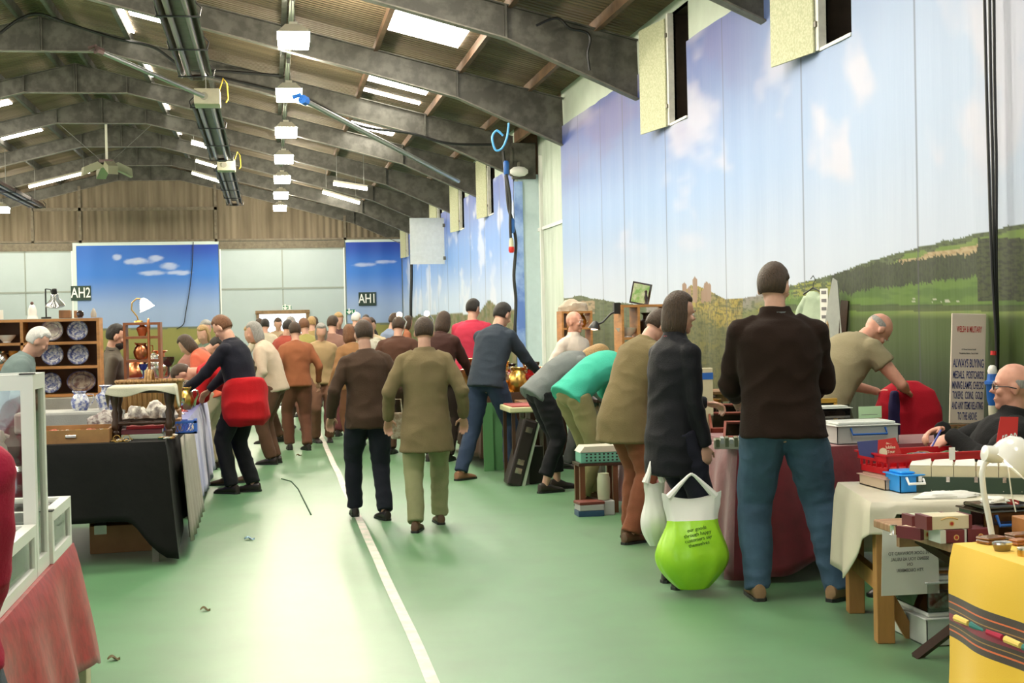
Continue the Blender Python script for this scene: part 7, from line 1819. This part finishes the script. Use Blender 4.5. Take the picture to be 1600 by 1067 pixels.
# green patterned box on a small table, jars and stacked boxes
c1 = PY(934, 722, 10.75); 
root = empty('side_table', (c1.x+.0, 10.78, 0), 0, 'small dark side table holding the green patterned box', 'table')
mb = MB(); mb.box(-.17, .19, -.12, .12, c1.z-.02, c1.z); mb.build('tabletop', dkw, root)
for x in (-.14, .12):
    for y in (-.09, .09): mb = MB(); mb.box(x-.02, x+.02, y-.02, y+.02, 0, c1.z-.02); mb.build('leg', mat('reddish side leg', (.13, .05, .02), .4), root)
root = empty('storage_box', (c1.x, 10.78, c1.z), 0, 'sea-green patterned box with a cream lid on the small side table', 'box')
mb = MB(); mb.box(-.15, .17, -.10, .10, 0, .085, bev=.01); mb.build('box_body', mat('sea green', (.14, .40, .29), .5), root)
for i in range(8):
    for j in range(3): mb = MB(); mb.box(-.11+.034*i, -.095+.034*i, -.102, -.1, .015+.024*j, .027+.024*j); mb.build('printed_motif', dark, root)
mb = MB(); mb.prism([(-.155, .085), (.175, .085), (.175, .13), (-.12, .13)], 'y', -.105, .105); mb.build('lid', mat('cream lid', (.6, .56, .46), .5), root)
mb = MB(); mb.lathe([(0, 0), (.045, 0), (.05, .05), (.05, .16), (.042, .19), (.042, .2), (0, .2)], n=20); o = mb.build('jar', mat('cloudy jar', (.36, .38, .26), .3), loc=(XA(940, 10.6), 10.6, 0)); tag(o, 'cloudy glass jar on the carpet beneath the small side table', 'jar')
o.location.z = .115
for i, (z, sx, m_, lab) in enumerate(((0, .20, mat('dark blue cover', (.02, .06, .12), .5), 'dark blue flat box at the bottom of the stack on the carpet'), (.045, .19, mat('grey cover', (.36, .36, .34), .6), 'grey box in the middle of the stack on the carpet'), (.09, .20, mat('maroon cover', (.14, .03, .02), .5), 'maroon box topmost in the stack on the carpet'))):
    boxt('flat_box', (XA(918, 10.55), 10.58, z), sx, .16, .044 if i < 2 else .022, m_, lab, 'box', rz=.05*i)
boxt('flat_box', (XA(942, 10.6), 10.6, 0), .12, .12, .11, MATS['grey cover'], 'pale carton under the cloudy glass jar', 'box')
# far stalls with lamps behind the crowd
for i, (x0, y0, y1, lab) in enumerate(((2.6, 19.6, 25.5, 'far right table of lamps and brass'), (2.9, 27.5, 36, 'farthest right table in the crowd'), (-2.2, 17.8, 24, 'far left table behind the crowd'))):
    table(x0, x0+.9, y0, y1, .75, lab)
    cloth(x0-.02, x0+.92, y0-.02, y1+.02, .756, lambda s_, t: .15, [fab('rust cloth', (.2, .06, .03)), fab('dark brown cloth', (.05, .025, .015)), fab('plum cloth', (.1, .02, .04))][i], ['rust cloth on the far right table of lamps', 'brown cloth on the farthest right table', 'plum cloth on the far left table'][i], seed=20+i, out=0)
    for j in range(9):
        k = ['vase', 'candlestick', 'jug', 'teapot', 'goblet'][(i*2+j) % 5]; m_, mn = mm2[(i+j*2) % 6]
        vessel(k, .3, m_, (x0+.2+.5*((j*3) % 4)/3, y0+.4+(y1-y0-.8)*j/8, .764), '%s %s on the %s, %s along it' % (mn, k, ['rust cloth table', 'farthest right table', 'plum cloth table'][i], ORD[j]), k, 'ware on the far tables')
for i, (px, py, Y) in enumerate(((624, 492, 20.5), (667, 490, 22.0))):
    p = PY(px, py, Y); root = empty('desk_lamp', (p.x, Y, .764), 0, ['small lit desk lamp left of centre above the far right table', 'small lit desk lamp at the right above the far right table'][i], 'lamp')
    hh = p.z-.764; mb = MB(); mb.tube([(0, 0, 0), (.02, 0, hh*.6), (.1, 0, hh-.1), (.02, 0, hh)], .012, 6); mb.lathe([(0, 0), (.08, 0), (.06, .02), (0, .03)], n=14); mb.build('stem', silver, root)
    mb = MB(); mb.ball((0, 0, hh), .045, 10); mb.build('bulb', MATS['pinkish lit bulb'], root)
